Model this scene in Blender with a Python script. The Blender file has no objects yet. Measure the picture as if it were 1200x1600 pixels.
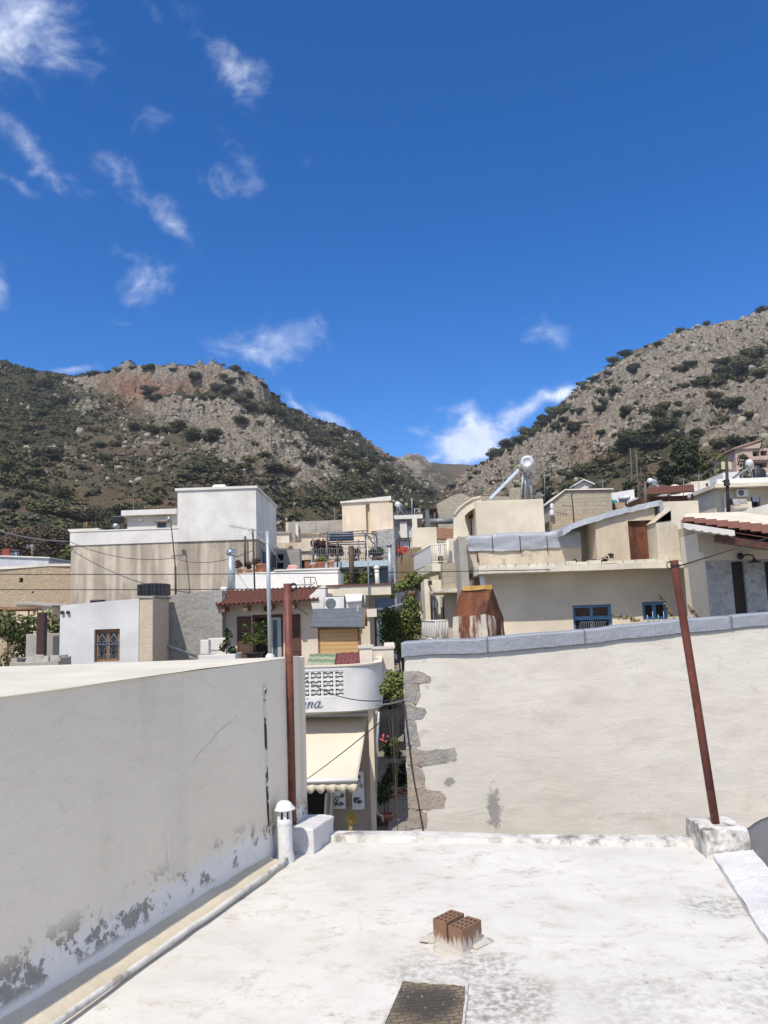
import bpy, bmesh, math, random
import numpy as np
from mathutils import Vector, Matrix
random.seed(7)
NR = np.random.RandomState(11)
SC = bpy.context.scene
COL = SC.collection
R = math.radians
EYE = 1.6
# ------------------------------------------------------------------ camera model
PITCH, ROLL, FPX = R(7.6), R(2.0), 1200.0
_fw = Vector((0, math.cos(PITCH), math.sin(PITCH)))
_up0 = Vector((0, -math.sin(PITCH), math.cos(PITCH)))
_rt0 = Vector((1, 0, 0))
RT = _rt0 * math.cos(ROLL) - _up0 * math.sin(ROLL)
UP = _up0 * math.cos(ROLL) + _rt0 * math.sin(ROLL)
CAMLOC = Vector((0, 0, EYE))
def ray(px, py):
    return _fw + RT * ((px - 600) / FPX) - UP * ((py - 800) / FPX)
def P(px, py, d):
    """point on the sight line through a photo pixel at forward distance d"""
    r = ray(px, py)
    return CAMLOC + r * (d / r.y)
def G(px, py, z):
    r = ray(px, py)
    return CAMLOC + r * ((z - EYE) / r.z)
def proj(p):
    q = Vector(p) - CAMLOC
    w = q.dot(_fw)
    return 600 + FPX * q.dot(RT) / w, 800 - FPX * q.dot(UP) / w
def pxm(d):
    return d / FPX

# ------------------------------------------------------------------ objects
def setp(o, label=None, cat=None, group=None, kind=None):
    if label: o['label'] = label
    if cat: o['category'] = cat
    if group: o['group'] = group
    if kind: o['kind'] = kind
    return o
def thing(name, label, cat, loc=(0, 0, 0), group=None):
    o = bpy.data.objects.new(name, None)
    o.empty_display_size = 0.2
    COL.objects.link(o)
    o.location = loc
    return setp(o, label, cat, group)
def rootloc(o):
    v = Vector((0, 0, 0))
    while o is not None:
        v += o.location
        o = o.parent
    return v
def copy_tree(o, loc, parent=None, label=None, group=None, rotz=None, scale=None):
    c = o.copy()
    COL.objects.link(c)
    if parent is not None:
        c.parent = parent
    else:
        c.location = loc
        if rotz is not None: c.rotation_euler = (0, 0, rotz)
        if scale is not None: c.scale = (scale,) * 3
    if label: c['label'] = label
    if group: c['group'] = group
    for ch in list(o.children):
        copy_tree(ch, None, c)
    return c

class MB:
    def __init__(s):
        s.v, s.f, s.mi, s.sm = [], [], [], []
    def face(s, pts, m=0, sm=False):
        b = len(s.v)
        s.v += [Vector(p) for p in pts]
        s.f.append(tuple(range(b, b + len(pts))))
        s.mi.append(m); s.sm.append(sm)
        return s
    def hexa(s, p, m=0):
        """p: 4 bottom + 4 top points, both counter-clockwise from above"""
        b = len(s.v)
        s.v += [Vector(q) for q in p]
        for f in ((3, 2, 1, 0), (4, 5, 6, 7), (0, 1, 5, 4), (1, 2, 6, 5), (2, 3, 7, 6), (3, 0, 4, 7)):
            s.f.append(tuple(b + i for i in f)); s.mi.append(m); s.sm.append(False)
        return s
    def box(s, c, size, yaw=0, m=0, mat=None):
        hx, hy, hz = size[0] / 2, size[1] / 2, size[2] / 2
        M = mat if mat is not None else Matrix.Rotation(yaw, 3, 'Z')
        c = Vector(c)
        pts = [c + M @ Vector((x, y, z)) for z in (-hz, hz) for x, y in ((-hx, -hy), (hx, -hy), (hx, hy), (-hx, hy))]
        return s.hexa(pts, m)
    def prism(s, poly, vec, m=0):
        """poly: planar list of points; vec: extrusion"""
        vec = Vector(vec)
        n = len(poly)
        b = len(s.v)
        s.v += [Vector(p) for p in poly] + [Vector(p) + vec for p in poly]
        s.f.append(tuple(b + i for i in range(n))[::-1]); s.f.append(tuple(b + n + i for i in range(n)))
        for i in range(n):
            j = (i + 1) % n
            s.f.append((b + i, b + j, b + n + j, b + n + i))
        s.mi += [m] * (n + 2); s.sm += [False] * (n + 2)
        return s
    def tube(s, pts, r, n=8, m=0, caps=True, r2=None):
        pts = [Vector(p) for p in pts]
        k = len(pts)
        b = len(s.v)
        prev = None
        for i, p in enumerate(pts):
            t = (pts[min(i + 1, k - 1)] - pts[max(i - 1, 0)])
            t = t.normalized() if t.length > 1e-9 else Vector((0, 0, 1))
            if prev is None:
                a = t.orthogonal().normalized()
            else:
                a = prev - t * prev.dot(t)
                a = a.normalized() if a.length > 1e-6 else t.orthogonal().normalized()
            prev = a
            c = t.cross(a)
            rr = r if r2 is None else r + (r2 - r) * i / (k - 1)
            if isinstance(r, (list, tuple)): rr = r[i]
            for j in range(n):
                th = 2 * math.pi * j / n
                s.v.append(p + a * (math.cos(th) * rr) + c * (math.sin(th) * rr))
        for i in range(k - 1):
            for j in range(n):
                q = (j + 1) % n
                s.f.append((b + i * n + j, b + i * n + q, b + (i + 1) * n + q, b + (i + 1) * n + j))
                s.mi.append(m); s.sm.append(True)
        if caps:
            s.f.append(tuple(b + j for j in range(n))[::-1]); s.f.append(tuple(b + (k - 1) * n + j for j in range(n)))
            s.mi += [m, m]; s.sm += [False, False]
        return s
    def lathe(s, c, prof, n=20, m=0, axis=None):
        """prof: list of (radius, height)"""
        c = Vector(c)
        if axis is None:
            A, B, Z = Vector((1, 0, 0)), Vector((0, 1, 0)), Vector((0, 0, 1))
        else:
            Z = Vector(axis).normalized(); A = Z.orthogonal().normalized(); B = Z.cross(A)
        b = len(s.v)
        for r, h in prof:
            for j in range(n):
                th = 2 * math.pi * j / n
                s.v.append(c + Z * h + A * (math.cos(th) * max(r, 1e-4)) + B * (math.sin(th) * max(r, 1e-4)))
        for i in range(len(prof) - 1):
            for j in range(n):
                q = (j + 1) % n
                s.f.append((b + i * n + j, b + i * n + q, b + (i + 1) * n + q, b + (i + 1) * n + j))
                s.mi.append(m); s.sm.append(True)
        return s
    def merge(s, o):
        b = len(s.v)
        s.v += o.v
        s.f += [tuple(b + i for i in f) for f in o.f]
        s.mi += o.mi; s.sm += o.sm
        return s
    def build(s, name, mats, parent=None, bevel=0, weld=True, label=None, rough=None, origin=None):
        if not isinstance(mats, (list, tuple)): mats = [mats]
        if parent is not None: off = rootloc(parent)
        elif origin is not None: off = Vector(origin)
        else: off = Vector((0, 0, 0))
        me = bpy.data.meshes.new(name)
        me.from_pydata([tuple(v - off) for v in s.v], [], s.f)
        for m in mats: me.materials.append(m)
        me.polygons.foreach_set('material_index', s.mi)
        me.polygons.foreach_set('use_smooth', s.sm)
        if weld or bevel:
            bm = bmesh.new(); bm.from_mesh(me)
            bmesh.ops.remove_doubles(bm, verts=bm.verts, dist=1e-4)
            bmesh.ops.recalc_face_normals(bm, faces=bm.faces)
            bm.to_mesh(me); bm.free()
        me.update()
        o = bpy.data.objects.new(name, me)
        COL.objects.link(o)
        if parent is not None: o.parent = parent
        else: o.location = off
        if bevel:
            b = o.modifiers.new('edge', 'BEVEL'); b.width = bevel; b.segments = 2; b.limit_method = 'ANGLE'; b.angle_limit = R(40)
        if rough:
            roughen(o, *rough)
        if label: o['label'] = label
        return o

def _h(ix, iy, iz, s):
    n = (ix * 374761393 + iy * 668265263 + iz * 2147483647 + s * 974634777) & 0xffffffff
    n = ((n ^ (n >> 13)) * 1274126177) & 0xffffffff
    return ((n ^ (n >> 16)) & 0xffff) / 65535.0
def vnoise3(x, y, z, s=0):
    x = np.asarray(x, float); y = np.asarray(y, float); z = np.asarray(z, float)
    ix, iy, iz = np.floor(x).astype(np.int64), np.floor(y).astype(np.int64), np.floor(z).astype(np.int64)
    fx, fy, fz = x - ix, y - iy, z - iz
    fx, fy, fz = fx * fx * (3 - 2 * fx), fy * fy * (3 - 2 * fy), fz * fz * (3 - 2 * fz)
    o = 0
    for dx in (0, 1):
        wx = fx if dx else 1 - fx
        for dy in (0, 1):
            wy = fy if dy else 1 - fy
            for dz in (0, 1):
                wz = fz if dz else 1 - fz
                o = o + wx * wy * wz * _h(ix + dx, iy + dy, iz + dz, s)
    return o * 2 - 1
def fbm(x, y, z=0.0, octv=4, s=0, gain=.5):
    a, t, f = 1.0, 0.0, 1.0
    z = np.asarray(z, float) + np.zeros_like(np.asarray(x, float))
    for i in range(octv):
        t = t + a * vnoise3(np.asarray(x) * f, np.asarray(y) * f, z * f, s + i * 17)
        a *= gain; f *= 2.03
    return t
def roughen(o, amp, scale, cuts=0, smooth=True):
    """subdivide a mesh and push its points about a little, so that nothing hand-made is ruler-straight"""
    me = o.data
    bm = bmesh.new(); bm.from_mesh(me)
    if cuts:
        bmesh.ops.subdivide_edges(bm, edges=bm.edges, cuts=cuts, use_grid_fill=True)
    co = np.array([v.co[:] for v in bm.verts])
    off = rootloc(o)
    w = co + np.array(off)
    for k in range(3):
        dlt = fbm(w[:, 0] * scale + 31 * k, w[:, 1] * scale, w[:, 2] * scale, 3, 5 + k) * amp
        co[:, k] += dlt
    for v, c in zip(bm.verts, co): v.co = c
    bm.to_mesh(me); bm.free()
    me.update()

# ------------------------------------------------------------------ materials
class NT:
    def __init__(s, tree):
        s.t = tree; s.n = tree.nodes; s.l = tree.links
    def node(s, typ, **kw):
        n = s.n.new(typ)
        for k, v in kw.items():
            if k.startswith('_'): n.inputs[k[1:]].default_value = v
            else: setattr(n, k, v)
        return n
    def put(s, sock, v):
        if isinstance(v, bpy.types.NodeSocket): s.l.new(v, sock)
        elif v is not None:
            if isinstance(v, (tuple, list)) and len(v) == 3 and sock.type == 'RGBA': v = (*v, 1)
            sock.default_value = v
    def math(s, op, a, b=None, c=None, clamp=False):
        n = s.n.new('ShaderNodeMath'); n.operation = op; n.use_clamp = clamp
        s.put(n.inputs[0], a); s.put(n.inputs[1], b)
        if c is not None: s.put(n.inputs[2], c)
        return n.outputs[0]
    def vmath(s, op, a, b=None):
        n = s.n.new('ShaderNodeVectorMath'); n.operation = op
        s.put(n.inputs[0], a)
        if b is not None: s.put(n.inputs[1], b)
        return n.outputs['Value'] if op in ('DOT_PRODUCT', 'LENGTH') else n.outputs[0]
    def sstep(s, x, lo, hi):
        n = s.n.new('ShaderNodeMapRange'); n.interpolation_type = 'SMOOTHSTEP'
        s.put(n.inputs['Value'], x); s.put(n.inputs['From Min'], lo); s.put(n.inputs['From Max'], hi)
        return n.outputs[0]
    def mix(s, f, a, b, blend='MIX'):
        n = s.n.new('ShaderNodeMix'); n.data_type = 'RGBA'; n.blend_type = blend
        s.put(n.inputs['Factor'], f); s.put(n.inputs['A'], a) if False else None
        s.put(n.inputs[6], a); s.put(n.inputs[7], b)
        return n.outputs[2]
    def noise(s, vec, scale, detail=4, rough=.55, dist=0):
        n = s.n.new('ShaderNodeTexNoise')
        s.put(n.inputs['Vector'], vec); s.put(n.inputs['Scale'], scale); s.put(n.inputs['Detail'], detail)
        s.put(n.inputs['Roughness'], rough); s.put(n.inputs['Distortion'], dist)
        return n.outputs[0]
    def voro(s, vec, scale, feature='F1', out='Distance', rand=1):
        n = s.n.new('ShaderNodeTexVoronoi'); n.feature = feature
        s.put(n.inputs['Vector'], vec); s.put(n.inputs['Scale'], scale); s.put(n.inputs['Randomness'], rand)
        return n.outputs[out]
    def mapv(s, vec, scale=(1, 1, 1), rot=(0, 0, 0), loc=(0, 0, 0)):
        n = s.n.new('ShaderNodeMapping')
        s.put(n.inputs['Vector'], vec); n.inputs['Scale'].default_value = scale
        n.inputs['Rotation'].default_value = rot; n.inputs['Location'].default_value = loc
        return n.outputs[0]
    def obj(s): return s.n.new('ShaderNodeTexCoord').outputs['Object']
    def pos(s): return s.n.new('ShaderNodeNewGeometry').outputs['Position']
    def rnd(s): return s.n.new('ShaderNodeObjectInfo').outputs['Random']
    def sep(s, v):
        n = s.n.new('ShaderNodeSeparateXYZ'); s.put(n.inputs[0], v); return n.outputs
    def attr(s, name):
        n = s.n.new('ShaderNodeAttribute'); n.attribute_name = name; return n.outputs['Fac']
    def bump(s, h, strength=.3, dist=.02, nrm=None):
        n = s.n.new('ShaderNodeBump')
        s.put(n.inputs['Height'], h); n.inputs['Strength'].default_value = strength; n.inputs['Distance'].default_value = dist
        if nrm is not None: s.put(n.inputs['Normal'], nrm)
        return n.outputs[0]
def newmat(name):
    m = bpy.data.materials.new(name); m.use_nodes = True
    t = NT(m.node_tree)
    b = m.node_tree.nodes['Principled BSDF']
    t.bsdf = b
    b.inputs['Specular IOR Level'].default_value = .25
    return m, t
def finish(t, col, rough=.9, nrm=None, metal=0, spec=None):
    b = t.bsdf
    t.put(b.inputs['Base Color'], col); t.put(b.inputs['Roughness'], rough); t.put(b.inputs['Metallic'], metal)
    if nrm is not None: t.put(b.inputs['Normal'], nrm)
    if spec is not None: b.inputs['Specular IOR Level'].default_value = spec
def k(c, f): return tuple(min(1, x * f) for x in c[:3])
def plaster(name, base, stain=None, stain_amt=.35, streak=0., streak_col=(.13, .115, .095), speck=.0, scale=1., bump=.25, rough=.92, var=.14, bscale=22, cracks=0.0, cover=.55, streak_scale=3.2, hard=False):
    m, t = newmat(name)
    c = t.pos()
    n1 = t.noise(c, .9 * scale, 6, .62)
    col = t.mix(t.sstep(n1, .32, .68), k(base, 1 - var), k(base, 1 + var * .5))
    n0 = t.noise(c, .23 * scale, 3, .5)
    if stain is None: stain = tuple(x * y for x, y in zip(base, (.62, .55, .45)))
    n2 = t.noise(c, 2.6 * scale, 9, .68, .3)
    f = t.math('MULTIPLY', t.sstep(n2, cover - .05, cover + .2), t.math('MULTIPLY', t.sstep(n0, .35, .62), stain_amt))
    col = t.mix(f, col, stain)
    if streak:
        v = t.mapv(c, (streak_scale, streak_scale, .16))
        n3 = t.noise(v, 1, 5, .6)
        v2 = t.mapv(c, (streak_scale * 4, streak_scale * 4, .5))
        n4 = t.noise(v2, 1, 4, .6)
        fs = t.math('MULTIPLY', t.sstep(n3, .46, .7), t.math('MULTIPLY', t.sstep(n4, .3, .75), streak))
        if hard: fs = t.math('MULTIPLY', t.math('MULTIPLY', t.sstep(n3, .36, .58), t.math('ADD', .35, t.math('MULTIPLY', n4, .9))), streak, clamp=True)
        else: fs = t.math('MULTIPLY', fs, t.sstep(n0, .25, .6))
        col = t.mix(fs, col, streak_col)
    if speck:
        n5 = t.noise(c, 34 * scale, 4, .6)
        n6 = t.noise(c, 1.7 * scale, 4, .6)
        fp = t.math('MULTIPLY', t.sstep(n5, .66, .7), t.sstep(n6, .45, .65))
        col = t.mix(t.math('MULTIPLY', fp, speck), col, (.12, .1, .085))
    if cracks:
        vv = t.voro(t.vmath('ADD', c, t.vmath('MULTIPLY', t.n.new('ShaderNodeTexNoise').outputs[1], (.3, .3, .3))), .9 * scale, 'DISTANCE_TO_EDGE')
        fc = t.math('MULTIPLY', t.math('SUBTRACT', 1.0, t.sstep(vv, .002, .008)), t.sstep(n1, .5, .6))
        col = t.mix(t.math('MULTIPLY', fc, cracks), col, (.1, .09, .08))
    h = t.math('ADD', t.noise(c, bscale, 5, .65), t.math('MULTIPLY', t.noise(c, 3.5, 4, .6), 1.6))
    finish(t, col, rough, t.bump(h, bump, .02))
    return m
def paint(name, base, rough=.5, metal=0, var=.12, rust=0, bump=.05, scale=6, rust_col=(.2, .07, .03)):
    m, t = newmat(name)
    c = t.pos()
    n = t.noise(c, scale, 6, .6)
    col = t.mix(t.sstep(n, .3, .7), k(base, 1 - var), k(base, 1 + var))
    rg = t.math('ADD', rough - .1, t.math('MULTIPLY', n, .2))
    if rust:
        n2 = t.noise(c, scale * 1.7, 8, .7, .4)
        col = t.mix(t.math('MULTIPLY', t.sstep(n2, .5, .66), rust), col, rust_col)
    finish(t, col, rg, t.bump(t.noise(c, scale * 6, 4, .6), bump, .01), metal)
    return m
def glass(name, col=(.03, .035, .04)):
    m, t = newmat(name)
    n = t.noise(t.pos(), 1.3, 3)
    finish(t, t.mix(n, k(col, .6), k(col, 1.5)), .12, None, 0, .6)
    return m
def masonry(name, c1, c2, mortar, bw, bh, msize=.012, bump=.5, rand=.5, off=.5, warp=.03, stain=.0):
    """courses of stone, block or brick in world X (or Y) and Z"""
    m, t = newmat(name)
    p = t.pos()
    wv = t.n.new('ShaderNodeTexNoise'); t.put(wv.inputs['Vector'], p); wv.inputs['Scale'].default_value = 3.5
    p2 = t.vmath('ADD', p, t.vmath('MULTIPLY', t.vmath('SUBTRACT', wv.outputs[1], (.5, .5, .5)), (warp * 2, warp * 2, warp * 2)))
    x, y, z = t.sep(p2)[:3]
    cm = t.n.new('ShaderNodeCombineXYZ'); t.put(cm.inputs[0], t.math('ADD', x, y)); t.put(cm.inputs[1], z)
    b = t.n.new('ShaderNodeTexBrick')
    b.offset = off
    t.put(b.inputs['Vector'], cm.outputs[0])
    for kk, v in (('Scale', 1.), ('Mortar Size', msize), ('Mortar Smooth', .25), ('Bias', 0.), ('Brick Width', bw), ('Row Height', bh)):
        b.inputs[kk].default_value = v
    t.put(b.inputs['Color1'], c1); t.put(b.inputs['Color2'], c2); t.put(b.inputs['Mortar'], mortar)
    n = t.noise(p, 5, 7, .65)
    col = t.mix(.55, b.outputs[0], t.mix(n, k(c1, .55), k(c2, 1.35)))
    if stain:
        n3 = t.noise(t.mapv(p, (1.5, 1.5, .35)), 1.2, 6, .65)
        col = t.mix(t.math('MULTIPLY', t.sstep(n3, .5, .75), stain), col, (.12, .105, .09))
    h = t.math('ADD', t.math('MULTIPLY', t.math('SUBTRACT', 1.0, b.outputs['Fac']), .8), t.math('MULTIPLY', t.noise(p, 14, 6, .7), 1.1))
    finish(t, col, .95, t.bump(h, bump, .03))
    return m
def rubble(name, c1, c2, mortar, scale=3.2, bump=.7):
    """irregular field stones"""
    m, t = newmat(name)
    p = t.pos()
    q = t.mapv(p, (1, 1, 1.5))
    wv = t.n.new('ShaderNodeTexNoise'); t.put(wv.inputs['Vector'], p); wv.inputs['Scale'].default_value = 4
    q = t.vmath('ADD', q, t.vmath('MULTIPLY', wv.outputs[1], (.12, .12, .12)))
    cell = t.voro(q, scale, 'F1', 'Color')
    d = t.voro(q, scale, 'DISTANCE_TO_EDGE')
    cs = t.sep(cell)[0]
    n = t.noise(p, 9, 7, .65)
    col = t.mix(t.math('ADD', t.math('MULTIPLY', cs, .7), t.math('MULTIPLY', n, .35)), c1, c2)
    e = t.sstep(d, .02, .09)
    col = t.mix(e, mortar, col)
    h = t.math('ADD', t.math('MULTIPLY', e, .8), t.math('MULTIPLY', n, .8))
    finish(t, col, .95, t.bump(h, bump, .04))
    return m
def leafmat(name, c, var=.45):
    m, t = newmat(name)
    n = t.noise(t.pos(), .9, 4, .6)
    r = t.rnd()
    f = t.math('ADD', t.math('MULTIPLY', n, .7), t.math('MULTIPLY', r, .4))
    col = t.mix(t.sstep(f, .25, .8), k(c, 1 - var), k((c[0] * 1.25, c[1] * 1.1, c[2]), 1 + var))
    finish(t, col, .65, None, 0, .2)
    return m
# ------------------------------------------------------------------ camera, sun, sky
cam = bpy.data.cameras.new('camera'); camo = bpy.data.objects.new('camera', cam); COL.objects.link(camo)
camo.matrix_world = Matrix(((RT.x, UP.x, -_fw.x, 0), (RT.y, UP.y, -_fw.y, 0), (RT.z, UP.z, -_fw.z, EYE), (0, 0, 0, 1)))
cam.sensor_fit = 'HORIZONTAL'; cam.sensor_width = 36; cam.lens = 36.0 * FPX / 1200
cam.clip_start = .05; cam.clip_end = 6000
SC.camera = camo
LD = Vector((.29, .645, -1)).normalized()          # direction the sunlight travels
sun = bpy.data.lights.new('sun', 'SUN'); suno = bpy.data.objects.new('sun', sun); COL.objects.link(suno)
suno.rotation_euler = LD.to_track_quat('-Z', 'Y').to_euler()
sun.energy = 3.55; sun.angle = R(.53); sun.color = (1, .93, .82)
ELEV = math.asin(-LD.z)
W = bpy.data.worlds.new('World'); SC.world = W; W.use_nodes = True
t = NT(W.node_tree)
bg = W.node_tree.nodes['Background']
sky = t.n.new('ShaderNodeTexSky'); sky.sky_type = 'NISHITA'; sky.sun_disc = False
sky.sun_elevation = ELEV; sky.sun_rotation = math.atan2(-LD.x, -LD.y)
sky.altitude = 400; sky.air_density = .75; sky.dust_density = .0; sky.ozone_density = 3.2
dirv = t.n.new('ShaderNodeTexCoord').outputs['Generated']
hs = t.n.new('ShaderNodeHueSaturation'); hs.inputs['Saturation'].default_value = 1.37; hs.inputs['Value'].default_value = .96; hs.inputs['Hue'].default_value = .508
t.l.new(sky.outputs[0], hs.inputs['Color'])
skyc = hs.outputs[0]
# broken fair-weather cloud, patch by patch: direction of its middle, half width, half height, tilt, thickness
CL = [(30, 25, 95, 80, 20, 1.3), (0, 95, 70, 34, 10, .75), (100, 85, 40, 26, 40, .5), (350, 105, 92, 36, 48, .82), (240, 40, 22, 40, -15, .5), (385, 165, 26, 34, 10, .5), (180, 247, 22, 52, -38, .66),
      (60, 235, 100, 30, 38, .72), (18, 294, 44, 16, 0, .78), (375, 255, 24, 52, -18, .66), (342, 285, 40, 30, 0, .6), (255, 345, 66, 30, 50, .78), (228, 440, 60, 34, 35, .74),
      (335, 440, 28, 14, -20, .56), (5, 440, 18, 42, 0, .8), (420, 545, 78, 44, -5, 1.0), (335, 505, 44, 18, 25, .52), (500, 530, 22, 44, -30, .5), (120, 340, 40, 10, 0, .45), (195, 498, 30, 8, 0, .45), (35, 385, 26, 14, 0, .5),
      (112, 582, 34, 10, 0, .85), (858, 520, 46, 18, 0, .82), (820, 496, 38, 10, -6, .7), (870, 475, 16, 6, 0, .5), (712, 641, 56, 13, 0, .82), (648, 672, 24, 9, 0, .65), (235, 180, 50, 20, 0, .4), (490, 265, 20, 20, 0, .38),
      (728, 692, 60, 36, 0, 2.1), (770, 690, 40, 24, -20, 1.4), (680, 712, 50, 10, 0, 1.2), (862, 622, 46, 15, -35, 1.2), (808, 664, 62, 18, -32, 1.25), (520, 655, 38, 14, 25, 1.0), (468, 640, 34, 8, 25, .9), (90, 555, 26, 14, 0, .42)]
wn = t.n.new('ShaderNodeTexNoise'); wn.inputs['Scale'].default_value = 11; wn.inputs['Detail'].default_value = 6; t.l.new(dirv, wn.inputs['Vector'])
dw = t.vmath('ADD', dirv, t.vmath('MULTIPLY', t.vmath('SUBTRACT', wn.outputs[1], (.5, .5, .5)), (.085, .085, .085)))
tot = None
for (px, py, rx, ry, rot, amt) in CL:
    c = ray(px, py).normalized()
    e1 = (RT - c * c.dot(RT)).normalized(); e2 = c.cross(e1)      # e2 points down/up in the sky
    a = R(rot)
    t1 = e1 * math.cos(a) + e2 * math.sin(a); t2 = e2 * math.cos(a) - e1 * math.sin(a)
    sc = math.sqrt(1 + ((px - 600) ** 2 + (py - 800) ** 2) / FPX ** 2)
    kx, ky = FPX / rx * 1.0, FPX / ry * 1.0
    v = t.vmath('SUBTRACT', dw, tuple(c))
    A = t.vmath('DOT_PRODUCT', v, tuple(t1 * kx * sc)); B = t.vmath('DOT_PRODUCT', v, tuple(t2 * ky * sc))
    d2 = t.math('ADD', t.math('MULTIPLY', A, A), t.math('MULTIPLY', B, B))
    g = t.math('MULTIPLY', t.math('EXPONENT', t.math('MULTIPLY', d2, -.85)), amt)
    tot = g if tot is None else t.math('MAXIMUM', tot, g)
fine = t.noise(t.mapv(dirv, (1, 1, 1.25), (0, R(25), 0)), 12, 10, .66, .9)
wisp = t.noise(t.mapv(dirv, (1, 1, 1.5)), 42, 6, .62, .6)
nn = t.math('ADD', t.math('MULTIPLY', fine, .72), t.math('MULTIPLY', wisp, .28))
dens = t.math('ADD', t.math('MULTIPLY', tot, .95), t.math('MULTIPLY', t.math('SUBTRACT', nn, .5), 2.9))
dens = t.math('MULTIPLY', t.sstep(t.math('SUBTRACT', dens, .24), 0, 1.55), t.math('ADD', .28, t.math('MULTIPLY', tot, .72)))
dens = t.math('MULTIPLY', dens, t.sstep(tot, .08, .35), clamp=True)
# unseen cloud added beside and behind the view to raise and neutralise ambient light
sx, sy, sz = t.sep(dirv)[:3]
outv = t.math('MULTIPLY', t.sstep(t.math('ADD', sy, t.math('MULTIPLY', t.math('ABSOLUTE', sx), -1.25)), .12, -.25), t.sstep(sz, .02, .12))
fill_cloud = t.sstep(t.noise(t.mapv(dirv, (1, 1, 1.6)), 3.2, 8, .6, .3), .40, .52)
dens = t.math('MAXIMUM', dens, t.math('MULTIPLY', outv, t.math('MULTIPLY', fill_cloud, .9)))
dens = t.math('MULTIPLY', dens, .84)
cloudc = t.mix(t.sstep(fine, .35, .7), (4.0, 4.5, 5.8), (5.8, 6.1, 6.7))
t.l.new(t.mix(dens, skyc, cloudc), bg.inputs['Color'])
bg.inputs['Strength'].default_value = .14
SC.view_settings.view_transform = 'Standard'; SC.view_settings.look = 'None'
SC.view_settings.exposure = .48; SC.view_settings.gamma = 1
SC.render.engine = 'CYCLES'
SC.cycles.max_bounces = 6; SC.cycles.diffuse_bounces = 4; SC.cycles.transparent_max_bounces = 8
SC.cycles.use_denoising = True

# ------------------------------------------------------------------ terrain
def crest(lst):
    A = []
    for px, py, d in lst:
        p = P(px, py, d); A.append((p.x / p.y, (p.z - EYE) / p.y, d))
    A = np.array(sorted(A)); return A
CR_L = crest([(-260, 520, 330), (-100, 545, 330), (0, 565, 330), (60, 580, 332), (120, 588, 335), (160, 584, 330), (185, 579, 325), (260, 577, 322), (335, 580, 320), (372, 588, 318),
              (412, 601, 322), (428, 620, 345), (445, 632, 370), (482, 650, 400), (522, 664, 430), (548, 671, 450), (580, 692, 470), (606, 709, 490), (626, 720, 500), (660, 748, 500), (690, 775, 490), (720, 800, 480), (780, 850, 480), (1500, 1000, 480)])
CR_F = crest([(-300, 760, 800), (400, 740, 800), (560, 728, 760), (620, 716, 740), (640, 711, 740), (656, 713, 740), (672, 721, 760), (690, 724, 800), (720, 725, 850), (760, 726, 850), (1000, 740, 850), (1500, 740, 850)])
CR_R = crest([(-300, 1000, 420), (560, 850, 420), (640, 800, 420), (690, 768, 430), (712, 750, 430), (740, 733, 420), (762, 720, 415), (800, 694, 405), (850, 653, 390), (880, 628, 380), (902, 606, 375),
              (950, 572, 365), (1000, 543, 360), (1060, 518, 355), (1100, 508, 355), (1150, 498, 355), (1200, 481, 355), (1350, 430, 355), (1600, 380, 355)])
def gz(y):
    return np.interp(y, [-60, 16, 24, 36, 48, 60, 80, 110, 150], [-3.55, -3.55, -3.2, -1.2, .6, 2.2, 6.0, 9.5, 13.5])
def hill(az, r, C, r0, pw, cliff=None, back=.28):
    e = np.interp(az, C[:, 0], C[:, 1]); rc = np.interp(az, C[:, 0], C[:, 2])
    zc = EYE + e * rc
    zb = gz(r0)
    tt = (r - r0) / (rc - r0)
    tc = np.clip(tt, 0, 1)
    pr = tc ** pw
    if cliff is not None:
        c = cliff(az)
        st = np.where(tc < .915, .83 * (tc / .915) ** pw, np.where(tc < .94, .83 + (tc - .915) / .025 * .155, .985 + (tc - .94) / .06 * .015))
        pr = pr * (1 - c) + st * c
    z = zb + (zc - zb) * pr
    z = np.where(tt < 0, -99, z)
    z = np.where(tt > 1, zc - (r - rc) * back, z)
    return z
def azp(px):
    p = P(px, 760, 300); return p.x / p.y
def cliffL(az):
    return np.interp(az, [azp(90), azp(165), azp(200), azp(412), azp(425)], [0, .5, 1, 1, 0])
def terr0(x, y):
    r = np.maximum(y, 1.0); az = x / r
    zl = hill(az, r, CR_L, 74, 1.22, cliffL)
    zr = hill(az, r, CR_R, 92, 1.12)
    zf = hill(az, r, CR_F, 200, 1.3)
    base = gz(np.minimum(r, 150)) + np.maximum(r - 150, 0) * .03 - np.maximum(r - 500, 0) * .2
    return np.maximum(np.maximum(zl, zr), np.maximum(zf, base)), zl, zr, zf
def px_of(x, y, z):
    dx, dy, dz = x, y, z - EYE
    w = dx * _fw.x + dy * _fw.y + dz * _fw.z
    u = dx * RT.x + dy * RT.y + dz * RT.z; v = dx * UP.x + dy * UP.y + dz * UP.z
    return 600 + FPX * u / w, 800 - FPX * v / w
def blob(px, py, L):
    m = np.zeros_like(px)
    for cx, cy, rx, ry, rot, a in L:
        c, s = math.cos(R(rot)), math.sin(R(rot))
        u = ((px - cx) * c + (py - cy) * s) / rx; v = (-(px - cx) * s + (py - cy) * c) / ry
        m = np.maximum(m, a * np.clip(1.5 - np.sqrt(u * u + v * v), 0, 1) / .5 * .5)
    return np.clip(m, 0, 1)
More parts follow.
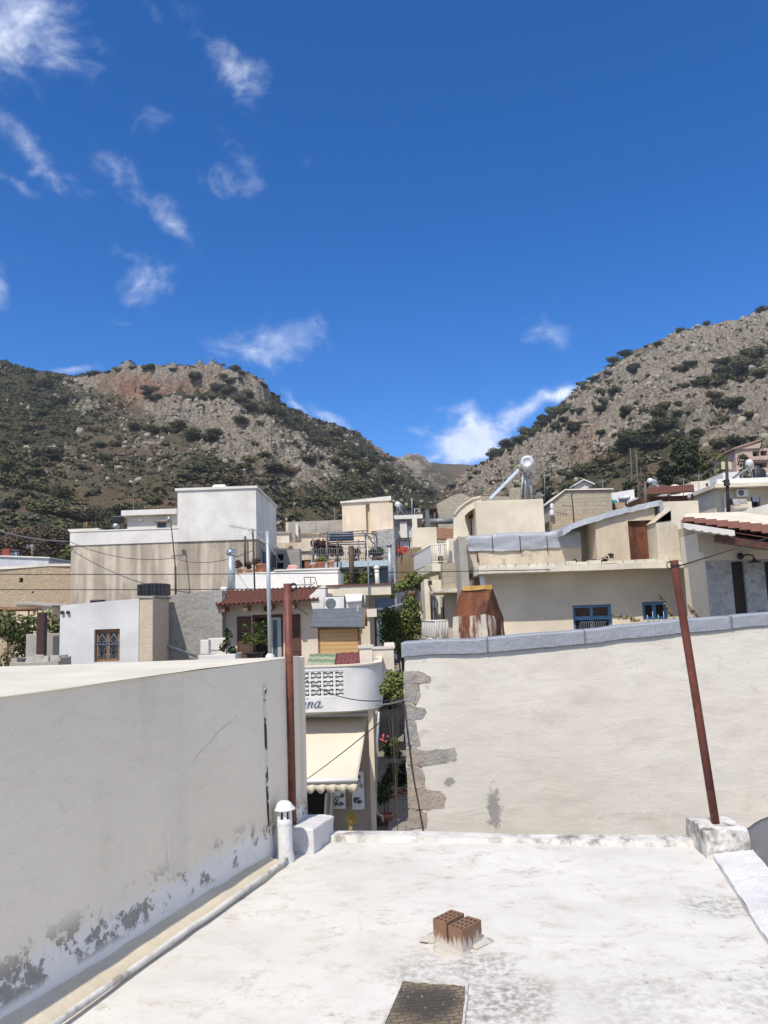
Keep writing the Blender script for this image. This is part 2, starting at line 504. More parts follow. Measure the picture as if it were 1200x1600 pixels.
# where each hillside is bare limestone, red scar or thick scrub (world-fixed patches, listed by where they show)
ROCK = [(290, 640, 95, 32, 14, 1), (360, 675, 75, 40, 30, 1), (420, 680, 80, 22, 25, .9), (560, 740, 90, 20, 22, .7), (470, 730, 110, 28, 10, .75), (240, 600, 130, 20, 0, .9), (380, 600, 60, 22, 12, .9),
        (640, 735, 50, 22, 20, .8), (500, 665, 120, 8, 25, .5), (120, 635, 30, 16, 0, .7), (600, 705, 40, 10, 28, .8), (40, 640, 30, 8, 0, .3), (210, 700, 180, 30, 0, .3)]
ROCKR = [(1080, 560, 200, 50, -22, 1), (930, 640, 110, 55, -40, 1), (800, 720, 90, 40, -25, 1), (1150, 640, 120, 55, -10, .9), (1010, 640, 90, 50, -25, 1), (900, 700, 140, 40, -20, .8), (1180, 520, 80, 40, 0, 1)]
RED = [(225, 605, 52, 20, 10, 1), (185, 620, 20, 14, 0, .6), (290, 600, 40, 14, 0, .6), (230, 780, 90, 10, 5, .8), (140, 770, 60, 8, 0, .5), (910, 690, 25, 40, 20, .35), (1060, 720, 90, 20, -10, .3), (330, 600, 30, 20, 10, .3), (700, 745, 25, 15, 0, .4)]
GREEN = [(50, 640, 95, 62, 8, 1), (30, 700, 70, 40, 0, .8), (300, 612, 75, 16, -8, .95), (400, 640, 55, 14, 35, .9), (490, 675, 95, 17, 32, 1), (570, 705, 70, 16, 32, 1), (600, 745, 70, 26, 20, .85), (680, 745, 40, 22, 0, .7),
         (100, 790, 60, 28, 10, .8), (180, 820, 60, 20, 0, .8), (60, 830, 80, 36, 0, .9), (460, 775, 120, 22, 5, .6), (560, 770, 60, 22, 0, .9), (330, 735, 55, 22, 5, .9), (650, 780, 70, 22, 0, .8)]
GREENR = [(790, 700, 60, 9, -35, .9), (850, 660, 40, 9, -38, .9), (1020, 680, 70, 24, -28, .9), (960, 730, 90, 16, -15, .9), (1060, 720, 60, 40, 0, .7), (1150, 580, 60, 18, -25, .9), (930, 590, 40, 10, -40, .6), (1120, 690, 90, 26, 0, .4)]
azs = np.array([(P(u, 760, 300).x / P(u, 760, 300).y) for u in np.linspace(-110, 1310, 700)])
rs = np.concatenate([np.linspace(52, 150, 110), np.linspace(150.7, 380, 320), np.geomspace(381, 1000, 190)])
AZ, RR = np.meshgrid(azs, rs)
X = AZ * RR; Y = RR
Z, zl, zr, zf = terr0(X, Y)
PXX, PYY = px_of(X, Y, Z)
isR = (zr >= zl) & (zr >= zf)
rock = np.where(isR, blob(PXX, PYY, ROCKR), blob(PXX, PYY, ROCK))
red = blob(PXX, PYY, RED)
green = np.where(isR, blob(PXX, PYY, GREENR), blob(PXX, PYY, GREEN))
far = np.clip((RR - 70) / 60, 0, 1)
rcn = RR / np.where(isR, np.interp(AZ, CR_R[:, 0], CR_R[:, 2]), np.interp(AZ, CR_L[:, 0], CR_L[:, 2]))
far0 = far
far = far * (1 - .72 * np.exp(-((rcn - 1) / .07) ** 2))
big = fbm(X * .018, Y * .018, 0, 4, 3)
mid = fbm(X * .07, Y * .07, 0, 4, 9)
rid = 1 - np.abs(fbm(X * .11, Y * .11, 5, 4, 21)) * 1.6
fin = fbm(X * .42, Y * .42, 0, 4, 33)
stra = 1 - np.abs(fbm(X * .05 + Z * .16, Y * .05 - Z * .1, Z * .12, 4, 51)) * 2
clf = np.clip(cliffL(AZ), 0, 1) * np.clip(1 - np.abs((RR / np.interp(AZ, CR_L[:, 0], CR_L[:, 2])) - .945) / .05, 0, 1)
rockm = np.clip(rock + mid * .35, 0, 1)
Z = Z + far * (big * 1.6 * np.clip((PYY - 640) / 60, .15, 1) + mid * .9 + rockm * (rid * 2.6 + fin * 1.9 + stra * 1.8 - 1.6) + fin * .3) + far0 * clf * (rid * 1.5 + fin * 1.7 - 1.9)
rockm = np.maximum(rockm, clf * .95)
def tz(x, y):
    """terrain height by bilinear look-up in the finished grid"""
    r = max(y, rs[0]); a = x / r
    i = min(max(np.searchsorted(rs, r) - 1, 0), len(rs) - 2); j = min(max(np.searchsorted(azs, a) - 1, 0), len(azs) - 2)
    fu = (r - rs[i]) / (rs[i + 1] - rs[i]); fv = (a - azs[j]) / (azs[j + 1] - azs[j])
    fu = min(max(fu, 0), 1); fv = min(max(fv, 0), 1)
    return float((Z[i, j] * (1 - fv) + Z[i, j + 1] * fv) * (1 - fu) + (Z[i + 1, j] * (1 - fv) + Z[i + 1, j + 1] * fv) * fu)
def hit(px, py, d0=60, d1=950):
    """where the sight line through a photo pixel meets the terrain"""
    rr = ray(px, py); d = d0
    while d < d1:
        p = CAMLOC + rr * (d / rr.y)
        if p.z < tz(p.x, p.y):
            return p
        d *= 1.006
    return None
def gridmesh(name, X, Y, Z, mat, attrs=None, smooth=True):
    h, w = X.shape
    me = bpy.data.meshes.new(name)
    co = np.stack([X.ravel(), Y.ravel(), Z.ravel()], 1).astype(np.float32)
    idx = np.arange(h * w).reshape(h, w)
    q = np.stack([idx[:-1, :-1], idx[:-1, 1:], idx[1:, 1:], idx[1:, :-1]], -1).reshape(-1, 4).astype(np.int32)
    fastmesh(me, co, q)
    for kx, v in (attrs or {}).items():
        a = me.attributes.new(kx, 'FLOAT', 'POINT'); a.data.foreach_set('value', v.ravel().astype(np.float32))
    me.materials.append(mat)
    me.polygons.foreach_set('use_smooth', np.full(len(q), smooth))
    o = bpy.data.objects.new(name, me); COL.objects.link(o)
    return o
def fastmesh(me, co, q):
    n = q.shape[1]
    me.vertices.add(len(co)); me.vertices.foreach_set('co', np.ascontiguousarray(co, np.float32).ravel())
    me.loops.add(q.size); me.loops.foreach_set('vertex_index', np.ascontiguousarray(q, np.int32).ravel())
    me.polygons.add(len(q)); me.polygons.foreach_set('loop_start', np.arange(0, q.size, n, dtype=np.int32))
    me.polygons.foreach_set('loop_total', np.full(len(q), n, np.int32))
    me.update(calc_edges=True)
m, t = newmat('hillside')
p = t.pos()
ar, ag, ad = t.attr('rock'), t.attr('green'), t.attr('red')
n1 = t.noise(p, .16, 6, .62); n2 = t.noise(p, .9, 7, .7); n3 = t.noise(p, 2.6, 5, .7); n4 = t.noise(p, .035, 4, .6)
soil = t.mix(t.sstep(n1, .35, .65), (.115, .08, .055), (.15, .115, .078))
soil = t.mix(t.math('MULTIPLY', ad, t.sstep(n1, .3, .6)), soil, (.27, .115, .06))
grass = t.mix(t.sstep(n2, .35, .65), (.052, .055, .03), (.12, .104, .062))
col = t.mix(t.sstep(t.math('ADD', n2, t.math('MULTIPLY', t.math('SUBTRACT', n4, .5), .4)), .44, .54), soil, grass)
col = t.mix(t.math('MULTIPLY', t.sstep(n3, .5, .62), .7), col, (.042, .044, .026)); col = t.mix(t.math('MULTIPLY', t.sstep(t.noise(p, 1.5, 6, .75), .58, .66), .6), col, (.24, .205, .155))
vc = t.voro(t.vmath('ADD', p, t.vmath('MULTIPLY', wn.outputs[1] if False else t.mapv(p, (.2, .2, .2)), (1, 1, 1))), .55, 'F1', 'Color')
rk = t.mix(t.sstep(n2, .3, .7), (.105, .09, .07), (.36, .317, .25))
rk = t.mix(t.math('MULTIPLY', t.sstep(n3, .52, .66), .75), rk, (.085, .08, .062))
rk = t.mix(t.math('MULTIPLY', t.sstep(n1, .55, .7), .35), rk, (.27, .17, .105))
rk = t.mix(t.math('MULTIPLY', ad, .85), rk, t.mix(t.sstep(n2, .3, .7), (.10, .05, .034), (.34, .165, .10)))
rf = t.sstep(t.math('ADD', t.math('MULTIPLY', ar, .62), t.math('ADD', t.math('MULTIPLY', n2, .55), t.math('MULTIPLY', n1, .35))), .66, .86)
col = t.mix(rf, col, rk)
gf = t.sstep(t.math('ADD', t.math('MULTIPLY', ag, .5), t.math('MULTIPLY', n1, .8)), .62, .8)
col = t.mix(t.math('MULTIPLY', gf, .85), col, t.mix(n3, (.022, .03, .013), (.06, .066, .03)))
hh = t.math('ADD', t.math('MULTIPLY', n2, 1.0), t.math('MULTIPLY', n3, .6))
finish(t, col, .95, t.bump(hh, .9, .9), 0, .1)
hills = gridmesh('hills', X, Y, Z, m, {'rock': rockm, 'green': green, 'red': red})
setp(hills, kind='structure')
# flat street level of the village, out to the horizon
m, t = newmat('ground')
p = t.pos()
finish(t, t.mix(t.noise(p, .8, 6), (.16, .15, .13), (.26, .235, .2)), .9, t.bump(t.noise(p, 8, 5), .3, .02))
xs = np.concatenate([[-3000, -400], np.linspace(-70, 70, 29), [400, 3000]]); ys = np.concatenate([[-3000, -300], np.linspace(-60, 52, 29), [60, 80, 110, 150, 300, 3000]])
GX, GY = np.meshgrid(xs, ys)
GZ = gz(np.minimum(GY, 150)) - .012 - np.where(GY > 55, np.minimum((GY - 52) * .2, 30), 0)
g = gridmesh('ground', GX, GY, GZ, m); setp(g, kind='structure')

# ------------------------------------------------------------------ bushes, scrub and stones on the hills
def leafcloud(n, lobes, size, seed, flat=.8, up=.35):
    """leaf-sized faces spread through several lobes"""
    rg = np.random.RandomState(seed)
    w = np.array([l[3] ** 2 for l in lobes]); w = w / w.sum()
    which = rg.choice(len(lobes), n, p=w)
    L = np.array(lobes)[which]
    d = rg.normal(size=(n, 3)); d /= np.linalg.norm(d, axis=1)[:, None]
    rad = L[:, 3] * (rg.uniform(0, 1, n) ** .28) * rg.uniform(.82, 1.1, n)
    c = L[:, :3] + d * rad[:, None] * np.array([1, 1, flat])
    nrm = d + rg.normal(size=(n, 3)) * .55 + np.array([0, 0, up]); nrm /= np.linalg.norm(nrm, axis=1)[:, None]
    a = np.cross(nrm, rg.normal(size=(n, 3))); a /= np.linalg.norm(a, axis=1)[:, None]
    b = np.cross(nrm, a)
    s = size * rg.uniform(.6, 1.35, n)[:, None]
    co = np.stack([c - a * s, c - b * s * .6, c + a * s, c + b * s * .6], 1)
    return co.reshape(-1, 3)
def leafmesh(name, co, mat):
    me = bpy.data.meshes.new(name)
    q = np.arange(len(co)).reshape(-1, 4)
    fastmesh(me, co, q); me.materials.append(mat)
    return me
M_bush = leafmat('bush_leaves', (.046, .053, .025), .6)
M_bushg = leafmat('grey_bush_leaves', (.098, .092, .057), .7)
M_bushb = leafmat('dry_bush_leaves', (.082, .066, .047), .3)
BV = []
for s in range(7):
    rg = np.random.RandomState(100 + s)
    lob = [(0, 0, .42, .5)] + [(rg.uniform(-.6, .6), rg.uniform(-.45, .45), rg.uniform(.25, .62), rg.uniform(.22, .42)) for _ in range(5 + s % 3)]
    BV.append(leafmesh('bush', leafcloud(1500, lob, .066, s), M_bush if s < 5 else (M_bushg if s == 5 else M_bushb)))
BUSHL = []
def inell(L, n):
    out = []
    for _ in range(n):
        cx, cy, rx, ry, rot, a = random.choice(L)
        th = random.uniform(0, 6.283); q = math.sqrt(random.random())
        u, v = rx * q * math.cos(th), ry * q * math.sin(th)
        c, s = math.cos(R(rot)), math.sin(R(rot))
        out.append((cx + u * c - v * s, cy + u * s + v * c))
    return out
# the clumps that stand out: px, py of the foot, width in px
BIG = [(268, 678, 26), (282, 672, 24), (302, 690, 34), (326, 690, 36), (338, 684, 24), (150, 676, 24), (212, 674, 20), (232, 672, 24), (245, 678, 16), (183, 686, 13),
       (310, 752, 40), (330, 742, 44), (350, 756, 44), (366, 748, 30), (408, 758, 24), (384, 738, 22), (392, 726, 20), (432, 744, 32), (452, 744, 34), (425, 742, 20), (485, 726, 28), (500, 722, 22), (520, 728, 26), (414, 752, 26),
       (556, 772, 30), (576, 768, 36), (592, 776, 26), (600, 756, 30), (570, 742, 30), (540, 738, 24), (640, 770, 26), (618, 760, 28), (668, 772, 26),
       (84, 800, 44), (112, 808, 50), (98, 780, 36), (60, 770, 34), (40, 776, 26), (20, 760, 40), (10, 735, 34), (56, 745, 26), (84, 720, 20), (65, 720, 18), (130, 735, 18), (165, 722, 24), (180, 730, 20), (184, 700, 16), (154, 700, 20), (260, 724, 14), (222, 718, 14),
       (135, 815, 40), (190, 800, 30), (240, 790, 30), (160, 840, 50), (15, 795, 34), (300, 780, 30), (210, 806, 34), (120, 850, 40), (260, 700, 12), (470, 790, 30), (505, 785, 26), (530, 790, 30), (440, 790, 24),
       (400, 700, 14), (412, 716, 18), (372, 660, 24), (420, 650, 22), (440, 655, 22), (395, 640, 26), (410, 665, 20)]
BIGR = [(992, 585, 26), (1146, 590, 44), (1120, 600, 40), (1160, 578, 40), (1180, 560, 36), (1098, 604, 26), (1118, 622, 24), (1185, 590, 34), (1130, 570, 22), (1145, 645, 34), (1132, 640, 24), (1070, 612, 16), (1066, 584, 22), (1080, 575, 18), (1150, 700, 26), (1130, 660, 18),
        (904, 672, 26), (896, 676, 20), (940, 680, 18), (948, 634, 24), (938, 648, 26), (940, 618, 20), (965, 615, 20), (985, 645, 24), (975, 655, 18), (1030, 652, 26), (1040, 640, 22), (905, 650, 20), (955, 600, 16), (1060, 635, 16), (1012, 590, 10),
        (960, 568, 22), (980, 556, 24), (972, 560, 20), (955, 586, 16), (930, 596, 18), (1032, 540, 14), (1062, 520, 14), (1075, 512, 16), (1105, 510, 14), (1195, 487, 20), (1010, 545, 8),
        (860, 660, 24), (876, 652, 24), (868, 672, 20), (845, 672, 24), (890, 640, 22), (832, 682, 26), (815, 694, 26), (800, 702, 26), (786, 710, 24), (772, 718, 20), (900, 625, 20), (885, 662, 20), (918, 610, 16),
        (1000, 690, 36), (1020, 680, 40), (1040, 672, 34), (985, 700, 34), (970, 712, 32), (1010, 705, 40), (1060, 690, 30), (955, 722, 30), (940, 730, 34), (920, 740, 30), (1035, 700, 34), (1075, 705, 30), (1100, 720, 34), (1080, 740, 36), (900, 748, 30), (880, 742, 20), (1150, 720, 24), (1115, 735, 28), (1130, 745, 26),
        (750, 742, 14), (735, 748, 12), (1170, 690, 20), (1128, 700, 26), (1095, 690, 20), (1170, 660, 18)]
ALLB = [(a, b, w, 0) for a, b, w in BIG] + [(a, b, w, 1) for a, b, w in BIGR]
for C_, sd, ex in ((CR_L, 0, (0, 640)), (CR_R, 1, (740, 1000))):
    for i in range(40 if sd == 0 else 7):
        u = random.uniform(*ex); p = P(u, 700, 300); az = p.x / p.y; rc = float(np.interp(az, C_[:, 0], C_[:, 2])); e = float(np.interp(az, C_[:, 0], C_[:, 1])); q = px_of(az * rc, rc, EYE + e * rc)
        ALLB.append((float(q[0]), float(q[1]) + random.uniform(3, 7), random.uniform(7, 15), sd))
for (a, b) in inell(GREEN[:6], 60): ALLB.append((a, b + 6, random.uniform(13, 26), 0))
for (a, b) in inell(GREEN, 14): ALLB.append((a, b + 6, random.uniform(12, 24), 0))
for (a, b) in inell(GREENR, 24): ALLB.append((a, b + 4, random.uniform(10, 20), 1))
nb = 0
seen_b = set()
for (a, b, w, side) in ALLB:
    h_ = hit(a, b)
    if h_ is None or nb >= 298: continue
    dd = h_.y; wid = w * dd / FPX
    kx = random.choice([0, 1, 2, 3, 4, 0, 1, 2, 3, 4, 5]) if side or a > 140 else random.choice([0, 1, 2, 3, 4, 5, 5, 6])
    o = bpy.data.objects.new('bush', BV[kx]); COL.objects.link(o)
    o.location = (h_.x, h_.y, tz(h_.x, h_.y) - .08 * wid)
    s_ = wid / 1.18
    o.scale = (s_ * random.uniform(.9, 1.35), s_ * random.uniform(.8, 1.2), s_ * random.uniform(.6, 1.0)); o.rotation_euler = (0, 0, random.uniform(-.5, .5))
    hl = 'on the hill at the right side of the valley' if side else 'on the hill at the left side of the valley'
    kindw = ['dark green round evergreen bush', 'grey green evergreen bush', 'dry brown leafless looking bush'][0 if kx < 5 else kx - 4]
    setp(o, kindw + ' growing ' + hl, 'bush', kindw.replace('bush', 'bushes') + ' ' + hl)
    nb += 1
# low scrub: thousands of tufts nobody would count, one object
def scatter(n, fn, dmin, dmax):
    az = NR.uniform(azs[0], azs[-1], n); r = np.sqrt(NR.uniform(dmin ** 2, dmax ** 2, n))
    j = np.clip(np.searchsorted(azs, az) - 1, 0, len(azs) - 2); i = np.clip(np.searchsorted(rs, r) - 1, 0, len(rs) - 2)
    keep = fn(rock[i, j], green[i, j], red[i, j], r, mid[i, j]) > NR.uniform(0, 1, n)
    return az[keep] * r[keep], r[keep], Z[i, j][keep], r[keep]
def tufts(n, fn, dmin, dmax, smin, smax, nf, mat, name):
    x, y, z, r = scatter(n, fn, dmin, dmax)
    base = leafcloud(nf, [(0, 0, .3, .5), (.3, .2, .25, .35)], .24 if nf > 12 else .36, 5)
    cs = []
    N = len(x)
    s = NR.uniform(0, 1, N) ** 2.2 * (smax - smin) + smin
    th = NR.uniform(0, 6.28, N)
    c, sn = np.cos(th), np.sin(th)
    bx = base[None, :, 0] * c[:, None] - base[None, :, 1] * sn[:, None]; by = base[None, :, 0] * sn[:, None] + base[None, :, 1] * c[:, None]
    co = np.stack([bx * s[:, None] + x[:, None], by * s[:, None] + y[:, None], base[None, :, 2] * s[:, None] * .85 + z[:, None]], -1).reshape(-1, 3)
    me = leafmesh(name, co, mat)
    o = bpy.data.objects.new(name, me); COL.objects.link(o)
    setp(o, kind='stuff'); return o
tufts(30000, lambda rk, g, rd, r, md: np.clip(.27 + g * .9 - rk * .17 + md * .4, 0, 1), 80, 560, .6, 2.9, 22, M_bush, 'scrub')
tufts(75000, lambda rk, g, rd, r, md: np.clip(.6 - rk * .4 + md * .35, 0, 1), 70, 440, .55, 1.7, 8, M_bushg, 'heath_scrub')
# loose limestone: broken blocks strewn over the bare slopes, one object
def stones(n):
    x, y, z, r = scatter(n, lambda rk, g, rd, r, md: np.clip((rk * 1.15 + .16 - g * .2) * np.clip(.6 + md * 1.1, .12, 1), 0, 1), 90, 620)
    N = len(x)
    ph = (1 + 5 ** .5) / 2
    iv = np.array([(-1, ph, 0), (1, ph, 0), (-1, -ph, 0), (1, -ph, 0), (0, -1, ph), (0, 1, ph), (0, -1, -ph), (0, 1, -ph), (ph, 0, -1), (ph, 0, 1), (-ph, 0, -1), (-ph, 0, 1)]) / 1.9
    fc = np.array([(0, 11, 5), (0, 5, 1), (0, 1, 7), (0, 7, 10), (0, 10, 11), (1, 5, 9), (5, 11, 4), (11, 10, 2), (10, 7, 6), (7, 1, 8), (3, 9, 4), (3, 4, 2), (3, 2, 6), (3, 6, 8), (3, 8, 9), (4, 9, 5), (2, 4, 11), (6, 2, 10), (8, 6, 7), (9, 8, 1)])
    v = iv[None] * NR.uniform(.55, 1.35, (N, 12, 1))
    s = NR.uniform(0, 1, N) ** 5 * .95 + .25
    v = v * (s[:, None, None] * NR.uniform(.6, 1.4, (N, 1, 3)))
    th = NR.uniform(0, 6.28, N); c, sn = np.cos(th)[:, None], np.sin(th)[:, None]
    co = np.stack([v[..., 0] * c - v[..., 1] * sn + x[:, None], v[..., 0] * sn + v[..., 1] * c + y[:, None], v[..., 2] + z[:, None] + s[:, None] * .1], -1).reshape(-1, 3)
    q = (fc[None] + (np.arange(N) * 12)[:, None, None]).reshape(-1, 3)
    me = bpy.data.meshes.new('loose_rocks'); fastmesh(me, co, q)
    m, t = newmat('limestone')
    p = t.pos()
    n1 = t.noise(p, .45, 7, .72); n2 = t.noise(p, 2.2, 5, .7)
    c1 = t.mix(t.sstep(n1, .3, .7), (.33, .292, .235), (.18, .15, .112))
    c1 = t.mix(t.sstep(n2, .45, .75), c1, (.43, .395, .335))
    finish(t, c1, .95, t.bump(n2, .6, .3), 0, .1)
    me.materials.append(m)
    o = bpy.data.objects.new('loose_rocks', me); COL.objects.link(o); setp(o, kind='stuff')
stones(95000)
# ------------------------------------------------------------------ helpers for walls
def panel(mb, fn, u0, u1, v0, v1, ops=(), m=0, mb_back=None):
    """a wall face with pockets: ops = (u0, u1, v0, v1, depth); fn(u, depth, v) -> world"""
    if mb_back is None: mb_back = m
    us = sorted({u0, u1, *[min(max(o[0], u0), u1) for o in ops], *[min(max(o[1], u0), u1) for o in ops]})
    vs = sorted({v0, v1, *[min(max(o[2], v0), v1) for o in ops], *[min(max(o[3], v0), v1) for o in ops]})
    for a, b in zip(us, us[1:]):
        for c, d in zip(vs, vs[1:]):
            uc, vc = (a + b) / 2, (c + d) / 2
            if any(o[0] < uc < o[1] and o[2] < vc < o[3] for o in ops): continue
            mb.face([fn(a, 0, c), fn(b, 0, c), fn(b, 0, d), fn(a, 0, d)], m)
    for a, b, c, d, w in ops:
        mb.face([fn(a, 0, c), fn(a, w, c), fn(a, w, d), fn(a, 0, d)], m)
        mb.face([fn(b, 0, c), fn(b, 0, d), fn(b, w, d), fn(b, w, c)], m)
        mb.face([fn(a, 0, c), fn(b, 0, c), fn(b, w, c), fn(a, w, c)], m)
        mb.face([fn(a, 0, d), fn(a, w, d), fn(b, w, d), fn(b, 0, d)], m)
        mb.face([fn(a, w, c), fn(b, w, c), fn(b, w, d), fn(a, w, d)], mb_back)
class Frame:
    """a vertical wall plane through two photo columns at given distances; u runs along it, w into it, z up"""
    def __init__(s, x0, d0, x1, d1, yref=960):
        a, b = P(x0, yref, d0), P(x1, yref, d1)
        s.A = Vector((a.x, a.y, 0)); s.U = Vector((b.x - a.x, b.y - a.y, 0)); s.L = s.U.length; s.U.normalize()
        s.N = Vector((-s.U.y, s.U.x, 0))
    def at(s, u, w, z): return s.A + s.U * u + s.N * w + Vector((0, 0, z))
    def px(s, x, y, w=0):
        o = s.A + s.N * w; r = ray(x, y)
        p = CAMLOC + r * ((o - CAMLOC).dot(s.N) / r.dot(s.N))
        return (p - s.A).dot(s.U), p.z
    def rect(s, x0, y0, x1, y1, w=0):
        """photo rectangle -> u0, u1, z0, z1 on the wall"""
        a, b, c, d = s.px(x0, y0, w), s.px(x1, y0, w), s.px(x1, y1, w), s.px(x0, y1, w)
        return (a[0] + d[0]) / 2, (b[0] + c[0]) / 2, (c[1] + d[1]) / 2, (a[1] + b[1]) / 2
    def box(s, mb, u0, u1, w0, w1, z0, z1, m=0):
        return mb.hexa([s.at(u0, w0, z0), s.at(u1, w0, z0), s.at(u1, w1, z0), s.at(u0, w1, z0), s.at(u0, w0, z1), s.at(u1, w0, z1), s.at(u1, w1, z1), s.at(u0, w1, z1)], m)
    def pbox(s, mb, x0, y0, x1, y1, w0, w1, m=0, zmin=None):
        u0, u1, z0, z1 = s.rect(x0, y0, x1, y1, w0)
        if zmin is not None: z0 = zmin
        return s.box(mb, u0, u1, w0, w1, z0, z1, m)
    def body(s, mb, u0, u1, z0, z1, W, ops=(), m=0, mback=None, w0=0, top=True):
        f = lambda u, w, z: s.at(u, w + w0, z)
        panel(mb, f, u0, u1, z0, z1, ops, m, mback)
        for q in (((u1, 0), (u1, W)), ((u1, W), (u0, W)), ((u0, W), (u0, 0))):
            (a, wa), (b, wb) = q
            mb.face([f(a, wa, z0), f(b, wb, z0), f(b, wb, z1), f(a, wa, z1)], m)
        if top: mb.face([f(u0, 0, z1), f(u1, 0, z1), f(u1, W, z1), f(u0, W, z1)], m)
    def base(s): return tuple(s.at(s.L / 2, 0, 0))
def sag(a, b, drop, n=16):
    a, b = Vector(a), Vector(b)
    return [a.lerp(b, i / n) - Vector((0, 0, 4 * drop * (i / n) * (1 - i / n))) for i in range(n + 1)]
def cable(name, label, a, b, drop, r, mat, group=None, pts=None):
    mb = MB(); mb.tube(pts or sag(a, b, drop), r, 6)
    o = mb.build(name, mat, None, origin=Vector(a))
    setp(o, label, 'cable', group); return o
def vert_plane(px, py, A, B):
    n = Vector((-(B - A).y, (B - A).x, 0)); r = ray(px, py); return CAMLOC + r * ((A - CAMLOC).dot(n) / r.dot(n))

# ------------------------------------------------------------------ materials of the near roofs
M_red = paint('red_oxide_paint', (.135, .044, .033), .5, 0, .22, .45, .15, 5, (.26, .10, .05))
M_galv = paint('galvanised_steel', (.33, .36, .38), .42, .35, .15, 0, .05, 8)
M_galvd = paint('weathered_steel', (.2, .21, .22), .5, .3, .2, .2, .05, 8)
M_iron = paint('dark_iron', (.035, .033, .032), .55, 0, .3, .3, .1, 12)
M_wire = paint('black_cable', (.03, .03, .033), .6)
M_chrome = paint('stainless_steel', (.42, .45, .48), .25, .9, .1)
M_silver = None
def whitewash_roof():
    m, t = newmat('whitewashed_roof')
    p = t.pos()
    n1 = t.noise(p, 1.1, 7, .65); n2 = t.noise(t.mapv(p, (1, 1.5, 1), (0, 0, R(12))), 4.6, 13, .8, .15); n3 = t.noise(p, 26, 5, .65); n4 = t.noise(p, .55, 4, .5); n5 = t.noise(p, 75, 3, .6)
    col = t.mix(t.sstep(n1, .3, .7), (.54, .52, .48), (.625, .605, .565))
    # thin worn coats: the yellowish and brownish under-layers show through in patches
    col = t.mix(t.math('MULTIPLY', t.sstep(n2, .47, .68), .6), col, (.43, .38, .31))
    col = t.mix(t.math('MULTIPLY', t.math('MULTIPLY', t.sstep(n2, .54, .68), t.sstep(n4, .4, .56)), .75), col, (.27, .235, .19))
    # dirty trodden patches round the hatch and by the flashing
    x, y, z = t.sep(p)[:3]
    def spot(cx, cy, r, pw=1):
        d = t.vmath('LENGTH', t.vmath('SUBTRACT', p, (cx, cy, 0)))
        return t.math('ADD', t.math('SUBTRACT', 1.0, t.math('DIVIDE', d, r)), t.math('MULTIPLY', t.math('SUBTRACT', n2, .5), 1.6))
    dirty = None
    for cx, cy, r, a in ((.40, 3.42, .36, 1), (.36, 3.72, .28, .8), (1.70, 4.35, .26, .75), (.1, 3.7, .3, .6), (1.0, 3.4, .45, .35), (1.55, 3.35, .4, .5)):
        s_ = t.math('MULTIPLY', t.sstep(spot(cx, cy, r), 0, .8), a)
        dirty = s_ if dirty is None else t.math('MAXIMUM', dirty, s_)
    col = t.mix(t.math('MULTIPLY', t.math('MULTIPLY', dirty, t.sstep(n3, .38, .6)), .85), col, (.24, .225, .205))
    # chips in the coat, in swarms
    chip = t.math('MULTIPLY', t.sstep(n3, .63, .67), t.sstep(t.math('ADD', n1, t.math('MULTIPLY', dirty, .25)), .5, .62))
    col = t.mix(t.math('MULTIPLY', chip, .8), col, (.20, .185, .165))
    chip2 = t.math('MULTIPLY', t.sstep(n5, .67, .71), t.sstep(n2, .45, .6))
    col = t.mix(t.math('MULTIPLY', chip2, .6), col, (.27, .25, .22))
    wv = t.n.new('ShaderNodeTexNoise'); t.put(wv.inputs['Vector'], p); wv.inputs['Scale'].default_value = 1.3; wv.inputs['Detail'].default_value = 6
    vv = t.voro(t.vmath('ADD', p, t.vmath('MULTIPLY', wv.outputs[1], (.5, .5, .5))), .42, 'DISTANCE_TO_EDGE')
    ck = t.math('MULTIPLY', t.math('MULTIPLY', t.math('SUBTRACT', 1.0, t.sstep(vv, .0008, .003)), t.sstep(n1, .45, .6)), .22)
    col = t.mix(ck, col, (.3, .28, .25))
    h = t.math('ADD', t.math('MULTIPLY', n2, 1.2), t.math('ADD', t.math('MULTIPLY', n3, .5), t.math('MULTIPLY', chip, -.5)))
    finish(t, col, .9, t.bump(h, .35, .012), 0, .2)
    return m
M_roof = whitewash_roof()
